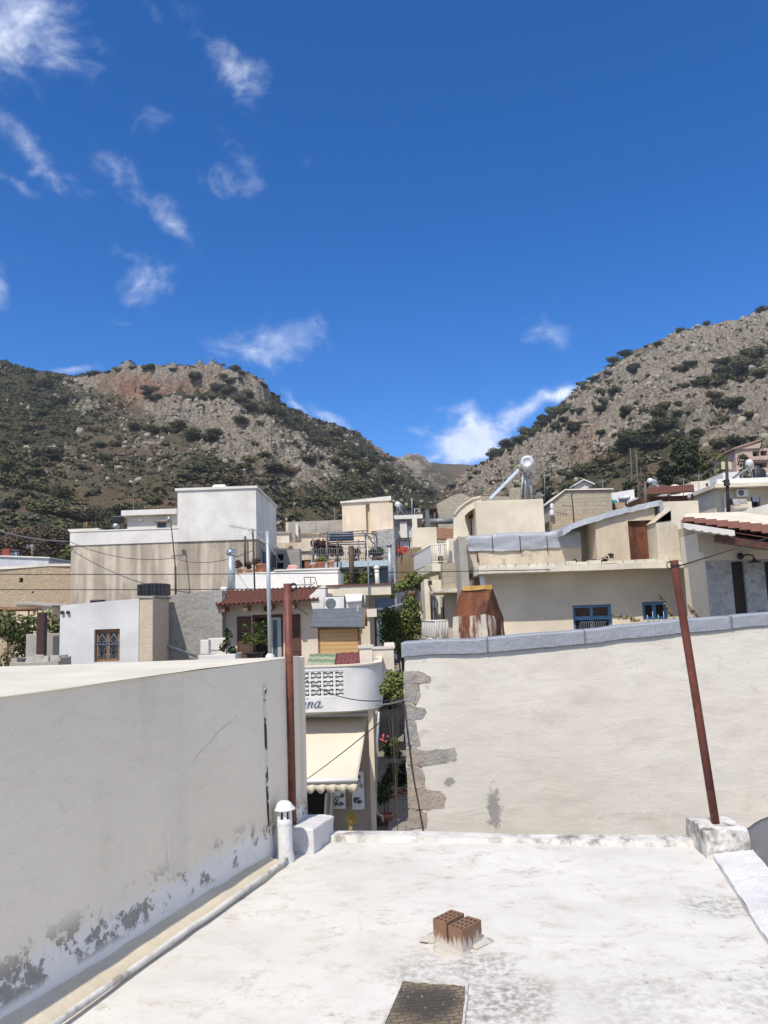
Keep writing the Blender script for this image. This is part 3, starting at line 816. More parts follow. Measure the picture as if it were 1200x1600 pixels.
def peel_wall():
    """grey-cream render that has blown off along the damp foot of the wall"""
    m, t = newmat('damp_render')
    p = t.pos()
    x, y, z = t.sep(p)[:3]
    n1 = t.noise(p, .8, 6, .6); n2 = t.noise(p, 5.6, 10, .74, .2); n3 = t.noise(p, 30, 5, .65); n4 = t.noise(t.mapv(p, (3, 3, .4)), 1, 5, .6); n5 = t.noise(p, 1.7, 4, .6)
    col = t.mix(t.sstep(n1, .3, .7), (.70, .625, .50), (.765, .69, .57))
    col = t.mix(t.math('MULTIPLY', t.sstep(n4, .5, .75), .3), col, (.47, .43, .375))
    # fresh whitewash brushed along the foot
    edge = t.math('ADD', z, t.math('MULTIPLY', t.math('SUBTRACT', n2, .5), .3))
    wf = t.math('SUBTRACT', 1.0, t.sstep(edge, .17, .25))
    col = t.mix(t.math('MULTIPLY', wf, .8), col, (.72, .715, .71))
    band = t.math('MULTIPLY', t.sstep(z, .08, .13), t.math('SUBTRACT', 1.0, t.sstep(z, .20, .36)))
    pe = t.math('MULTIPLY', band, t.sstep(t.math('ADD', n2, t.math('MULTIPLY', t.math('SUBTRACT', n5, .5), .5)), .525, .56))
    col = t.mix(t.math('MULTIPLY', pe, .9), col, t.mix(n3, (.13, .12, .11), (.34, .32, .29)))
    dots = t.math('MULTIPLY', t.sstep(n3, .7, .73), t.sstep(n1, .48, .6))
    col = t.mix(t.math('MULTIPLY', dots, .5), col, (.25, .23, .2))
    vv = t.voro(t.vmath('ADD', p, t.vmath('MULTIPLY', t.n.new('ShaderNodeTexNoise').outputs[1], (.35, .35, .35))), .8, 'DISTANCE_TO_EDGE')
    ck = t.math('MULTIPLY', t.math('SUBTRACT', 1.0, t.sstep(vv, .0015, .005)), t.sstep(n5, .52, .6))
    col = t.mix(t.math('MULTIPLY', ck, .4), col, (.22, .2, .17))
    tr = t.noise(t.mapv(p, (2.2, 2.2, 4.5), (R(25), 0, 0)), 2.2, 8, .66, 1.2)
    col = t.mix(t.math('MULTIPLY', t.sstep(tr, .55, .75), .22), col, (.44, .395, .33))
    h = t.math('ADD', t.math('ADD', t.math('MULTIPLY', n2, .6), t.math('MULTIPLY', tr, 1.5)), t.math('ADD', t.math('MULTIPLY', n3, .35), t.math('MULTIPLY', pe, -1.2)))
    finish(t, col, .92, t.bump(h, .5, .016), 0, .2)
    return m
M_peel = peel_wall()
M_cream_roof = plaster('cream_roof_coat', (.60, .56, .47), (.5, .42, .3), .4, 0, speck=.5, bump=.2)
M_white_old = plaster('flaking_whitewash', (.61, .59, .555), (.19, .165, .135), 1.0, 0, speck=.9, scale=3.4, bump=.45, cover=.47)
M_white_new = plaster('thick_whitewash', (.62, .61, .60), (.5, .47, .42), .3, 0, speck=.5, scale=1.5, bump=.5, bscale=14)
M_body = plaster('grey_side_render', (.5, .48, .44))
# ------------------------------------------------------------------ the roof underfoot
def grid_quad(mb, c, nu, nv, zf=None, m=0, sm=True):
    """bilinear patch between corners c (4 points, ccw)"""
    b = len(mb.v); c = [Vector(q) for q in c]
    for j in range(nv + 1):
        for i in range(nu + 1):
            s, q = i / nu, j / nv
            p = (c[0] * (1 - s) + c[1] * s) * (1 - q) + (c[3] * (1 - s) + c[2] * s) * q
            if zf: p.z += zf(p.x, p.y)
            mb.v.append(p)
    for j in range(nv):
        for i in range(nu):
            a = b + j * (nu + 1) + i
            mb.f.append((a, a + 1, a + nu + 2, a + nu + 1)); mb.mi.append(m); mb.sm.append(sm)
flat_house = thing('flat_roofed_house', 'flat roofed house seen from its own whitewashed roof terrace, hollow bricks standing in the middle', 'house', (.4, 2, -3.55))
def rz(x, y): return float(fbm(x * 1.4, y * 1.4, 0, 3, 41)) * .010 + float(fbm(x * 5, y * 5, 0, 2, 43)) * .0025
mb = MB(); grid_quad(mb, [(-2.95, -.4, 0), (1.3, -.4, 0), (2.08, 5.46, 0), (-.72, 5.93, 0)], 110, 150, rz)
mb.build('roof', M_roof, flat_house)
mb = MB(); mb.hexa([(-2.9, -.35, -3.6), (1.25, -.35, -3.6), (2.05, 5.42, -3.6), (-.45, 5.9, -3.6), (-2.9, -.35, -.05), (1.25, -.35, -.05), (2.05, 5.42, -.05), (-.45, 5.9, -.05)])
mb.build('wall', M_body, flat_house)
mb = MB(); mb.hexa([(-.5, 5.76, -.06), (2.02, 5.34, -.06), (2.05, 5.50, -.06), (-.47, 5.94, -.06), (-.5, 5.80, .034), (2.02, 5.37, .03), (2.05, 5.49, .03), (-.47, 5.93, .034)])
mb.build('parapet_lip', M_white_old, flat_house, rough=(.008, 5, 5))
mb = MB(); mb.hexa([(-1.02, 5.60, -.03), (-.55, 5.47, -.03), (-.44, 5.90, -.03), (-.9, 6.0, -.03), (-1.02, 5.60, .155), (-.56, 5.48, .15), (-.44, 5.90, .155), (-.9, 6.0, .16)])
mb.build('corner_block', M_white_new, flat_house, bevel=.012, rough=(.02, 5, 5))
mb = MB(); mb.hexa([(1.975, 5.12, -.03), (2.25, 5.10, -.03), (2.28, 5.50, -.03), (2.02, 5.55, -.03), (1.97, 5.12, .165), (2.235, 5.10, .165), (2.27, 5.48, .165), (1.99, 5.53, .165)])
mb.build('post_block', M_white_old, flat_house, bevel=.008, rough=(.014, 6, 5))
# cant of mortar between wall and roof, and a white strip of corrugated flashing on the other side
mb = MB()
w0, w1 = Vector((-2.16, 1.66, 0)), Vector((-.86, 5.30, 0)); wd = (w1 - w0).normalized(); wn_ = Vector((wd.y, -wd.x, 0))
n = 60
for i in range(n):
    a, b = w0.lerp(w1, i / n), w0.lerp(w1, (i + 1) / n)
    ja, jb = [.004 * float(fbm(q.x * 6, q.y * 6, 0, 3, 8)) for q in (a, b)]
    prof = ((0, .07), (.035, .05), (.14, .03), (.158, .0), (.158, -.02))
    for (o1, z1), (o2, z2) in zip(prof, prof[1:]):
        mb.face([a + wn_ * (o1 + ja) + Vector((0, 0, z1 + ja)), b + wn_ * (o1 + jb) + Vector((0, 0, z1 + jb)), b + wn_ * (o2 + jb) + Vector((0, 0, z2 + jb)), a + wn_ * (o2 + ja) + Vector((0, 0, z2 + ja))], 0, True)
M_cant = plaster('cream_mortar', (.59, .52, .39), (.62, .60, .56), .9, 0, speck=.4, scale=1.6, bump=.3)
mb.build('mortar_cant', M_cant, flat_house)
mb = MB()
s0, s1 = Vector((2.0, 5.1, 0)), Vector((1.28, 1.8, 0)); sd = (s1 - s0).normalized(); sn = Vector((-sd.y, sd.x, 0))
NS = 60; ribs = 27
def stripz(i, j):
    q = s0.lerp(s1, i / NS)
    return .028 + .035 * j / ribs + (.005 if j % 2 else 0) + .004 * float(fbm(i * .3, j * .2, 0, 2, 3))
for i in range(NS):
    for j in range(ribs):
        pts = []
        for ii, jj in ((i, j), (i + 1, j), (i + 1, j + 1), (i, j + 1)):
            q = s0.lerp(s1, ii / NS) + sn * (.235 * jj / ribs + .004 * float(fbm(ii * .5, 3, 0, 2, 4)))
            pts.append(q + Vector((0, 0, stripz(ii, jj))))
        mb.face(pts)
    a, b = s0.lerp(s1, i / NS), s0.lerp(s1, (i + 1) / NS)
    mb.face([a + Vector((0, 0, -.01)), b + Vector((0, 0, -.01)), b + Vector((0, 0, stripz(i + 1, 0))), a + Vector((0, 0, stripz(i, 0)))])
mb.build('corrugated_flashing', M_white_new, flat_house, label='whitewashed corrugated flashing strip')
# hatch of dirty ribbed glass set in the roof
m, t = newmat('dirty_wired_glass')
p = t.mapv(t.pos(), (1, 1, 1), (0, 0, R(-8)))
b = t.n.new('ShaderNodeTexBrick'); t.put(b.inputs['Vector'], p)
for kk, v in (('Scale', 1.), ('Mortar Size', .004), ('Mortar Smooth', .4), ('Brick Width', .055), ('Row Height', .026)): b.inputs[kk].default_value = v
t.put(b.inputs['Color1'], (.225, .18, .115)); t.put(b.inputs['Color2'], (.165, .132, .085)); t.put(b.inputs['Mortar'], (.105, .085, .058))
n1 = t.noise(p, 7, 6, .65); n2 = t.noise(p, 60, 4, .6)
d = t.vmath('LENGTH', t.vmath('SUBTRACT', t.pos(), (.10, 3.40, 0)))
f = t.sstep(t.math('ADD', t.math('MULTIPLY', d, -4.5), t.math('ADD', n1, .35)), .05, .5)
col = t.mix(t.math('MULTIPLY', f, .9), b.outputs[0], (.055, .048, .04))
col = t.mix(t.math('MULTIPLY', t.sstep(n2, .66, .7), .8), col, (.5, .48, .44))
finish(t, col, .55, t.bump(t.math('ADD', b.outputs['Fac'], n1), .5, .01))
M_hatch = m
hq = [G(600, 1604, 0), G(719, 1602, 0), G(728, 1546, 0), G(629, 1538, 0)]
hq = [Vector((q.x, q.y, 0)) for q in hq]
hx = (hq[1] - hq[0]).normalized(); hy = Vector((-hx.y, hx.x, 0))
hq[0] = hq[0] - hy * .05; hq[1] = hq[1] - hy * .05
hatch = thing('roof_hatch', 'grimy ribbed glass hatch lying flush in the white roof', 'hatch', tuple(hq[0]))
mb = MB(); b0 = [q + Vector((0, 0, .013)) for q in hq]
grid_quad(mb, b0, 24, 24, lambda x, y: .0025 * float(fbm(x * 30, y * 30, 0, 2, 2)))
mb.build('glass_panel', M_hatch, hatch)
mb = MB()
for a, b in ((0, 1), (1, 2), (2, 3), (3, 0)):
    dd = (hq[b] - hq[a]).normalized(); nn_ = Vector((dd.y, -dd.x, 0))
    p0, p1 = hq[a] - dd * .0, hq[b] + dd * .022
    mb.hexa([p0 + Vector((0, 0, -.02)), p0 + nn_ * .011 + Vector((0, 0, -.02)), p1 + nn_ * .011 + Vector((0, 0, -.02)), p1 + Vector((0, 0, -.02)),
             p0 + Vector((0, 0, .016)), p0 + nn_ * .011 + Vector((0, 0, .012)), p1 + nn_ * .011 + Vector((0, 0, .012)), p1 + Vector((0, 0, .016))])
mb.build('rim', M_white_old, hatch, rough=(.004, 18, 4))
# ------------------------------------------------------------------ hollow bricks bedded in mortar
def clay():
    m, t = newmat('fired_clay')
    p = t.pos(); z = t.sep(p)[2]
    n1 = t.noise(p, 16, 6, .6); n2 = t.noise(t.mapv(p, (60, 60, 9)), 1, 5, .65)
    col = t.mix(n1, (.16, .088, .056), (.25, .15, .098))
    e = t.math('ADD', t.math('MULTIPLY', z, -9), t.math('MULTIPLY', n2, 1.6))
    col = t.mix(t.math('MULTIPLY', t.sstep(e, .18, .5), .8), col, (.56, .51, .46))
    finish(t, col, .9, t.bump(t.noise(p, 120, 4, .6), .2, .004)); return m
M_clay = clay()
M_clayin = paint('clay_shadowless_inside', (.20, .10, .065), .95)
def hollow_brick(corner, yaw, W, D, H, label):
    root = thing('hollow_brick', label, 'brick', tuple(corner), 'hollow clay bricks on the white roof')
    ux = Vector((math.cos(yaw), math.sin(yaw), 0)); uy = Vector((-ux.y, ux.x, 0))
    c = Vector(corner)
    f = lambda u, d_, v: c + ux * u + uy * v + Vector((0, 0, H - d_))
    ops = []
    nx, ny = 3, 4; ww = .009
    cw, ch = (W - ww) / nx, (D - ww) / ny
    for i in range(nx):
        for j in range(ny):
            ops.append((ww + i * cw, (i + 1) * cw, ww + j * ch, (j + 1) * ch, .085))
    mb = MB(); panel(mb, f, 0, W, 0, D, ops)
    for a, b in (((0, 0), (W, 0)), ((W, 0), (W, D)), ((W, D), (0, D)), ((0, D), (0, 0))):
        n_ = 14       # extruded sides carry shallow combing
        for i in range(n_):
            q0 = [a[k_] + (b[k_] - a[k_]) * i / n_ for k_ in (0, 1)]; q1 = [a[k_] + (b[k_] - a[k_]) * (i + 1) / n_ for k_ in (0, 1)]
            mb.face([f(q0[0], H + .01, q0[1]), f(q1[0], H + .01, q1[1]), f(q1[0], 0, q1[1]), f(q0[0], 0, q0[1])])
    mb.build('clay_body', M_clay, root, weld=True, bevel=.002)
hb1 = G(676, 1434, .125); hb1b = G(698, 1434.5, .125)
yw = math.atan2((G(721, 1423, .125) - hb1b).y, (G(721, 1423, .125) - hb1b).x) - math.pi / 2
hollow_brick((hb1.x, hb1.y, .004), yw, .083, .145, .118, 'farther hollow clay brick of the pair, orange faced, on the white roof')
hb2 = G(700, 1446, .115)
hollow_brick((hb2.x, hb2.y, .002), yw, .083, .155, .112, 'nearer hollow clay brick of the pair, white paint splashed on its face')
bc = Vector(((hb1.x + hb2.x) / 2 + .07, (hb1.y + hb2.y) / 2 + .035, 0))
mb = MB(); b0 = len(mb.v); K = 40
rings = []
for rr, zz in ((0.02, .02), (.5, .022), (.8, .016), (1.0, .012), (1.02, -.004)):
    ring = []
    for j in range(K):
        th = 2 * math.pi * j / K
        rad = (.132 + .022 * math.sin(th * 3 + 1) + .02 * float(fbm(math.cos(th) * 2, math.sin(th) * 2, 0, 3, 12))) * rr
        q = bc + Vector((math.cos(th) * rad * 1.12, math.sin(th) * rad * .95, zz + .006 * float(fbm(math.cos(th) * rad * 20, math.sin(th) * rad * 20, 0, 2, 7)) * (rr < 1)))
        ring.append(q)
    rings.append(ring)
for r0, r1 in zip(rings, rings[1:]):
    for j in range(K): mb.face([r0[j], r0[(j + 1) % K], r1[(j + 1) % K], r1[j]], 0, True)
mb.face(rings[0])
# torn offcuts of flashing beside the bricks
for (dx, dy, yaw, L_, tilt) in ((.115, -.035, .75, .11, .5), (-.13, .02, -.4, .08, .1)):
    q = bc + Vector((dx, dy, .02)); M3 = Matrix.Rotation(yaw, 3, 'Z') @ Matrix.Rotation(tilt, 3, 'X')
    mb.box(q, (L_, .05, .006), mat=M3)
M_bed = plaster('old_mortar', (.50, .465, .405), (.66, .63, .58), .8, 0, speck=.3, scale=5, bump=.5)
mb.build('mortar_bed', M_bed, flat_house, rough=(.003, 30, 0))

# ------------------------------------------------------------------ next-door house: shaded party wall, cream roof
nb_house = thing('neighbour_house', 'house next door with cream flat roof and tall shaded grey party wall', 'house', (-1.5, 4, -3.55))
a0 = Vector((-2.72, .1, 0)); a1 = Vector((-.672, 5.83, 0))
mb = MB(); wvv = (a1 - a0); wl = wvv.length; wdir = wvv.normalized()
nu, nv = 90, 30
for j in range(nv):
    for i in range(nu):
        q = []
        for ii, jj in ((i, j), (i + 1, j), (i + 1, j + 1), (i, j + 1)):
            pt = a0 + wvv * (ii / nu); zz = -.3 + (1.61 + .02 * (1 - ii / nu)) * jj / nv
            bl = .012 * float(fbm(pt.y * .9, zz * .9, 3, 3, 4)) + (.02 * max(0, 1 - (zz) / .3) if zz < .3 else 0)
            q.append(pt + Vector((wdir.y, -wdir.x, 0)) * bl + Vector((0, 0, zz)))
        mb.face(q, 0, True)
mb.build('party_wall', M_peel, nb_house)
mb = MB()
tl, tr = a0 + Vector((0, 0, 1.33)), a1 + Vector((0, 0, 1.31))
inn = Vector((-wdir.y, wdir.x, 0))
bl_, br_ = Vector((-7.5, .1, 1.33)), Vector((-4.4, 5.86, 1.31))
mb.hexa([tl + Vector((0, 0, -4.85)) + inn * .03, tr + Vector((0, 0, -4.85)) + inn * .03, tr + Vector((0, .06, -4.85)) + inn * .3, br_ + Vector((0, 0, -4.85)), tl + inn * .012 - Vector((0, 0, .02)), tr + inn * .012 - Vector((0, 0, .02)), tr + inn * .3 + Vector((0, .06, -.02)), br_ - Vector((0, 0, .02))])
grid_quad(mb, [bl_, tl - inn * .005, tr - inn * .005, br_], 60, 60, lambda x, y: .006 * float(fbm(x, y, 0, 3, 6)), 1)
mb.face([tr - inn * .005, br_, br_ - Vector((0, 0, 4.9)), tr - Vector((0, 0, 4.9))], 0)
mb.build('flat_roof', [M_peel, M_cream_roof], nb_house)
# corner strip of wall beyond the red post
mb = MB(); mb.hexa([(-.70, 5.80, -3.5), (-.655, 5.80, -3.5), (-.655, 5.98, -3.5), (-.76, 5.98, -3.5), (-.71, 5.80, 1.305), (-.648, 5.80, 1.305), (-.648, 5.98, 1.305), (-.76, 5.98, 1.305)])
mb.build('wall_corner', M_peel, nb_house)
# ------------------------------------------------------------------ pipes and posts on the roof
def on_wall(px, py, off=0):
    q = vert_plane(px, py, a0, a1); return q + Vector((wdir.y, -wdir.x, 0)) * off
mb = MB()
base = P(457, 1276, 5.62); topp = P(449, 912, 5.62)
post = thing('red_post', 'red brown steel post standing upright against the corner of the shaded wall', 'post', tuple(base), 'red brown steel posts at the roof edge')
mb.tube([base - Vector((0, 0, .1)), base.lerp(topp, .5), topp], .029, 16)
mb.lathe(topp - Vector((0, 0, .002)), [(.029, 0), (.024, .003), (.001, .003)], 16)
mb.build('post_tube', M_red, post)
mb = MB(); c = topp - Vector((0, 0, .02)) + Vector((.045, 0, 0))
for kk in range(3):
    mb.tube([c + Vector((.022 * math.cos(a_ / 14 * 6.283), .012 * kk - .01, .022 * math.sin(a_ / 14 * 6.283) - .006 * kk)) for a_ in range(15)], .0035, 5)
mb.tube([c + Vector((0, 0, -.02)), c + Vector((-.01, 0, -.09)), c + Vector((.03, 0, -.16)), c + Vector((.10, .02, -.21))], .003, 5)
mb.build('wire_loop', M_wire, post)
mb = MB(); base2 = P(1119, 1287, 5.29); top2 = P(1053, 876, 5.22)
post2 = thing('red_post', 'red brown steel post leaning to one side, set in a whitewashed block', 'post', tuple(base2), 'red brown steel posts at the roof edge')
mb.tube([base2 - Vector((0, 0, .05)), base2.lerp(top2, .5), top2], .027, 16)
mb.lathe(top2, [(.027, 0), (.022, .003), (.001, .003)], 16, axis=(top2 - base2))
mb.build('post_tube', M_red, post2)
mb = MB(); mb.lathe(base2 + Vector((0, 0, -.012)), [(.05, 0), (.046, .008), (.027, .011)], 16); mb.build('rust_collar', paint('rust', (.25, .10, .045), .95, 0, .4), post2)
mb = MB(); c = top2 + Vector((-.03, 0, -.03))
mb.tube([c + Vector((.022 * math.cos(a_ / 14 * 6.283), 0, .022 * math.sin(a_ / 14 * 6.283))) for a_ in range(15)], .0035, 5)
for zz in (-.03, -.042): mb.lathe(top2 + Vector((.004, 0, zz)), [(.029, -.003), (.032, 0), (.029, .003)], 14)
mb.build('wire_loop', M_wire, post2)
# peeling old pipe in the shaded wall
def peelpaint():
    m, t = newmat('flaking_black_pipe')
    p = t.pos(); n1 = t.noise(t.mapv(p, (30, 30, 12)), 1, 5, .65); n2 = t.noise(t.mapv(p, (4, 4, 3)), 1, 3)
    col = t.mix(t.sstep(t.math('ADD', n1, t.math('MULTIPLY', t.math('SUBTRACT', n2, .5), .7)), .49, .53), (.05, .048, .045), (.6, .58, .53))
    finish(t, col, .8, t.bump(n1, .6, .01)); return m
mb = MB(); q0, q1 = on_wall(418, 1325, .004), on_wall(411, 1083, .004)
pts = [q0.lerp(q1, i / 12) for i in range(13)]
mb.tube(pts, .0145, 10); mb.lathe(q1, [(.0145, 0), (.021, .005), (.022, .03), (.014, .042), (.012, .055), (.004, .06)], 10)
dp = mb.build('drain_pipe', peelpaint(), None, origin=q0); setp(dp, 'old capped pipe flaking black and white, running up the shaded wall', 'pipe')
# flue with cowl
fl = Vector((-.738, 5.36, 0))
flue = thing('roof_flue', 'whitewashed round flue with a domed metal cowl beside the shaded wall', 'flue', tuple(fl))
mb = MB(); mb.lathe(fl, [(.07, -.02), (.062, .03), (.052, .07), (.051, .25)], 24); mb.build('flue_pipe', M_white_new, flue, rough=(.004, 14, 0))
M_tin = paint('white_painted_tin', (.66, .66, .66), .4, .0, .06, .06, .06, 12)
mb = MB(); mb.lathe(fl, [(.051, .232), (.053, .236), (.053, .272), (.05, .275)], 24)
for kk in range(7):
    a_ = 2 * math.pi * kk / 7 + .45; mb.box(fl + Vector((.046 * math.cos(a_), .046 * math.sin(a_), .30)), (.010, .024, .055), a_)
mb.lathe(fl, [(.049, .322), (.052, .326), (.052, .345)], 24)
mb.build('slotted_collar', M_tin, flue)
mb = MB(); mb.lathe(fl, [(.0, .25), (.039, .26), (.039, .33)], 16); mb.build('dark_throat', M_iron, flue)
mb = MB(); mb.lathe(fl, [(.052, .338), (.077, .332), (.076, .337), (.057, .355), (.05, .369), (.03, .384), (.001, .389)], 28); mb.build('cowl', M_tin, flue)
# pipe painted over along the foot of the wall
pp = [G(60, 1617, .03), G(84, 1600, .03), G(300, 1449, .03), G(400, 1378, .032), G(440, 1348, .035), G(452, 1336, .03), G(455, 1331, .0)]
pp = [pp[0] + (pp[0] - pp[2]) * .9] + pp
mb = MB(); fin_ = []
for a, b in zip(pp, pp[1:]):
    for i in range(6): fin_.append(a.lerp(b, i / 6) + Vector((.004 * float(vnoise3(a.x * 9 + i, i * 1.3, 0)), 0, .003 * float(vnoise3(i, a.y * 7, 3)))))
fin_.append(pp[-1])
mb.tube(fin_, .0155, 12); o = mb.build('floor_pipe', M_white_old, None, origin=pp[1]); setp(o, 'thin white painted pipe lying along the foot of the shaded wall', 'pipe')
# second roof with a grey bitumen membrane past the flashing
mem = thing('bitumen_roof', 'neighbouring roof hump under a dark grey bitumen membrane beside the leaning post', 'roof', (2.8, 4.4, -3.5))
mb = MB(); n1_, n2_ = 26, 40
def memp(i, j):
    q = s0.lerp(s1, -.14 + 1.25 * j / n2_) + sn * (.215 + .95 * i / n1_)
    u = i / n1_
    z = .0 + .17 * math.sin(min(1, u * 2.6) * math.pi / 2) - .30 * max(0, u - .45) ** 2 + .01 * float(fbm(q.x * 5, q.y * 5, 0, 3, 5))
    return q + Vector((0, 0, z))
for j in range(n2_):
    for i in range(n1_):
        mb.face([memp(i, j), memp(i, j + 1), memp(i + 1, j + 1), memp(i + 1, j)], 0, True)
mb.face([memp(i, 0) for i in range(n1_ + 1)] + [memp(n1_, 0) - Vector((0, 0, 3)), memp(0, 0) - Vector((0, 0, 3))])
mb.build('membrane', plaster('grey_bitumen', (.16, .16, .165), (.25, .235, .21), .7, 0, speck=.3, scale=2, bump=.3), mem)
# ------------------------------------------------------------------ kit for the village
def gfloor(y): return float(gz(y))
def win(parent, F, r, w, fm, pm, nu=2, nv=1, fw=.05, name='window', th=.05, label=None, pw=.03):
    """window > frame mesh with a pane child; r = u0,u1,z0,z1"""
    u0, u1, z0, z1 = r
    mb = MB()
    F.box(mb, u0, u0 + fw, w, w + th, z0, z1); F.box(mb, u1 - fw, u1, w, w + th, z0, z1)
    F.box(mb, u0 + fw, u1 - fw, w, w + th, z0, z0 + fw); F.box(mb, u0 + fw, u1 - fw, w, w + th, z1 - fw, z1)
    iu0, iu1, iz0, iz1 = u0 + fw, u1 - fw, z0 + fw, z1 - fw
    for i in range(1, nu):
        c = iu0 + (iu1 - iu0) * i / nu; F.box(mb, c - fw * .55, c + fw * .55, w, w + th, iz0, iz1)
    for i in range(1, nv):
        c = iz0 + (iz1 - iz0) * i / nv
        for jj in range(nu):
            a = iu0 + (iu1 - iu0) * jj / nu + fw * .6 * (jj > 0); b = iu0 + (iu1 - iu0) * (jj + 1) / nu - fw * .6 * (jj < nu - 1)
            F.box(mb, a, b, w + .005, w + th - .005, c - fw * .4, c + fw * .4)
    o = mb.build(name, fm, parent, weld=False, label=label)
    mb = MB(); mb.face([F.at(iu0, w + pw, iz0), F.at(iu1, w + pw, iz0), F.at(iu1, w + pw, iz1), F.at(iu0, w + pw, iz1)])
    p = mb.build('pane', pm, o, weld=False)
    return o
def fbody(parent, F, u0, u1, z0, z1, W, mat, ops=(), zt=None, name='wall', mats_back=None, zt_back=None, label=None):
    """a wall block; ops are recesses (u0,u1,z0,z1,depth); zt = (left, right) heights of a sloping top"""
    mb = MB()
    def f(u, w, z):
        if zt is not None and z > z1 - 1e-5:
            s = (u - u0) / (u1 - u0); z = zt[0] + (zt[1] - zt[0]) * s
            if zt_back is not None: z += zt_back * w / W
        return F.at(u, w, z)
    panel(mb, f, u0, u1, z0, z1, ops, 0, 1 if mats_back else 0)
    for (a, wa), (b, wb) in (((u1, 0), (u1, W)), ((u1, W), (u0, W)), ((u0, W), (u0, 0))):
        mb.face([f(a, wa, z0), f(b, wb, z0), f(b, wb, z1), f(a, wa, z1)])
    mb.face([f(u0, 0, z1), f(u1, 0, z1), f(u1, W, z1), f(u0, W, z1)])
    return mb.build(name, [mat] + ([mats_back] if mats_back else []), parent, label=label)
def ppoly(pts, d, thick, mb=None, m=0, N=Vector((0, 1, 0))):
    """outline by photo corners on a frontal plane at distance d, given real thickness"""
    mb = mb or MB(); mb.prism([P(x, y, d) for x, y in pts], N * thick, m); return mb
def pole(mb, x0, y0, x1, y1, d, r, n=8, d1=None, r2=None, m=0):
    mb.tube([P(x0, y0, d), P(x1, y1, d1 or d)], r, n, m, r2=r2); return mb
def plantobj(name, label, cat, loc, w, h, n, leaf, mat, group=None, seed=1, lobes=None, stem=None, pot=None, flat=1.0):
    """a plant with foliage, stem and, if it has one, a pot"""
    root = thing(name, label, cat, tuple(loc), group)
    L = Vector(loc); z0 = 0
    if pot is not None:
        pr, ph, pm = pot
        mb = MB(); mb.lathe(L, [(pr * .7, 0), (pr * .95, ph * .85), (pr * 1.1, ph * .86), (pr * 1.1, ph), (pr * .92, ph), (pr * .9, ph * .9), (.001, ph * .9)], 16)
        mb.build('pot', pm, root); z0 = ph
    rg = np.random.RandomState(seed)
    if lobes is None:
        lobes = [(rg.uniform(-.3, .3) * w, rg.uniform(-.3, .3) * w, rg.uniform(.3, .8) * h, rg.uniform(.22, .34) * min(w, h)) for _ in range(7)]
    co = leafcloud(n, lobes, leaf, seed, flat) + np.array([0, 0, z0])
    me = leafmesh('foliage', co, mat); o = bpy.data.objects.new('foliage', me); COL.objects.link(o); o.parent = root
    if stem:
        mb = MB(); sr = stem
        top = max(l[2] for l in lobes)
        mb.tube([L + Vector((0, 0, z0 - .02)), L + Vector((.02 * w, 0, z0 + top * .4)), L + Vector((-.03 * w, .02, z0 + top * .8))], sr, 7, r2=sr * .4)
        for l in lobes[:5]:
            mb.tube([L + Vector((0, 0, z0 + top * .3)), L + Vector((l[0] * .5, l[1] * .5, z0 + top * .3 + (l[2] - top * .3) * .6)), L + Vector((l[0], l[1], z0 + l[2]))], sr * .5, 5, r2=sr * .15)
        mb.build('stem', M_bark, root)
    return root
M_bark = paint('bark', (.12, .095, .07), .95, 0, .3, 0, .4, 20)
M_leaf = leafmat('citrus_leaves', (.058, .082, .02), .65)
M_leafd = leafmat('dark_leaves', (.03, .05, .018), .5)
M_leafy = leafmat('vine_leaves', (.075, .10, .03), .6)
M_leafg = leafmat('hedge_leaves', (.07, .09, .028), .65)
M_leafr = leafmat('red_brown_leaves', (.10, .05, .04), .5)
M_terra = paint('terracotta', (.38, .17, .10), .85, 0, .15, 0, .1)
M_glass = glass('window_glass')
M_dark = paint('dark_interior', (.02, .018, .017), .9)
M_wood = paint('brown_painted_wood', (.10, .045, .03), .6, 0, .2, 0, .15, 9)
M_woodl = paint('light_brown_wood', (.22, .12, .065), .65, 0, .2, 0, .15, 9)
M_blue = paint('blue_painted_wood', (.10, .22, .36), .55, 0, .15, 0, .1, 9)
M_whitep = paint('white_paint', (.68, .67, .645), .45, 0, .04)
M_creamp = paint('cream_paint', (.70, .66, .55), .55, 0, .06)
M_plast = paint('black_plastic', (.022, .022, .026), .45, 0, .15)
M_ac = paint('white_casing', (.72, .72, .69), .45, 0, .05)
def tiles(name, c1=(.14, .056, .041), c2=(.20, .092, .065)):
    m, t = newmat(name)
    n = t.noise(t.pos(), 5, 5, .7); n2 = t.noise(t.pos(), 24, 4, .6)
    col = t.mix(n, c1, c2); col = t.mix(t.math('MULTIPLY', t.sstep(n2, .6, .75), .4), col, (.42, .27, .2))
    finish(t, col, .85, t.bump(n2, .3, .02)); return m
M_tile = tiles('clay_roof_tiles')
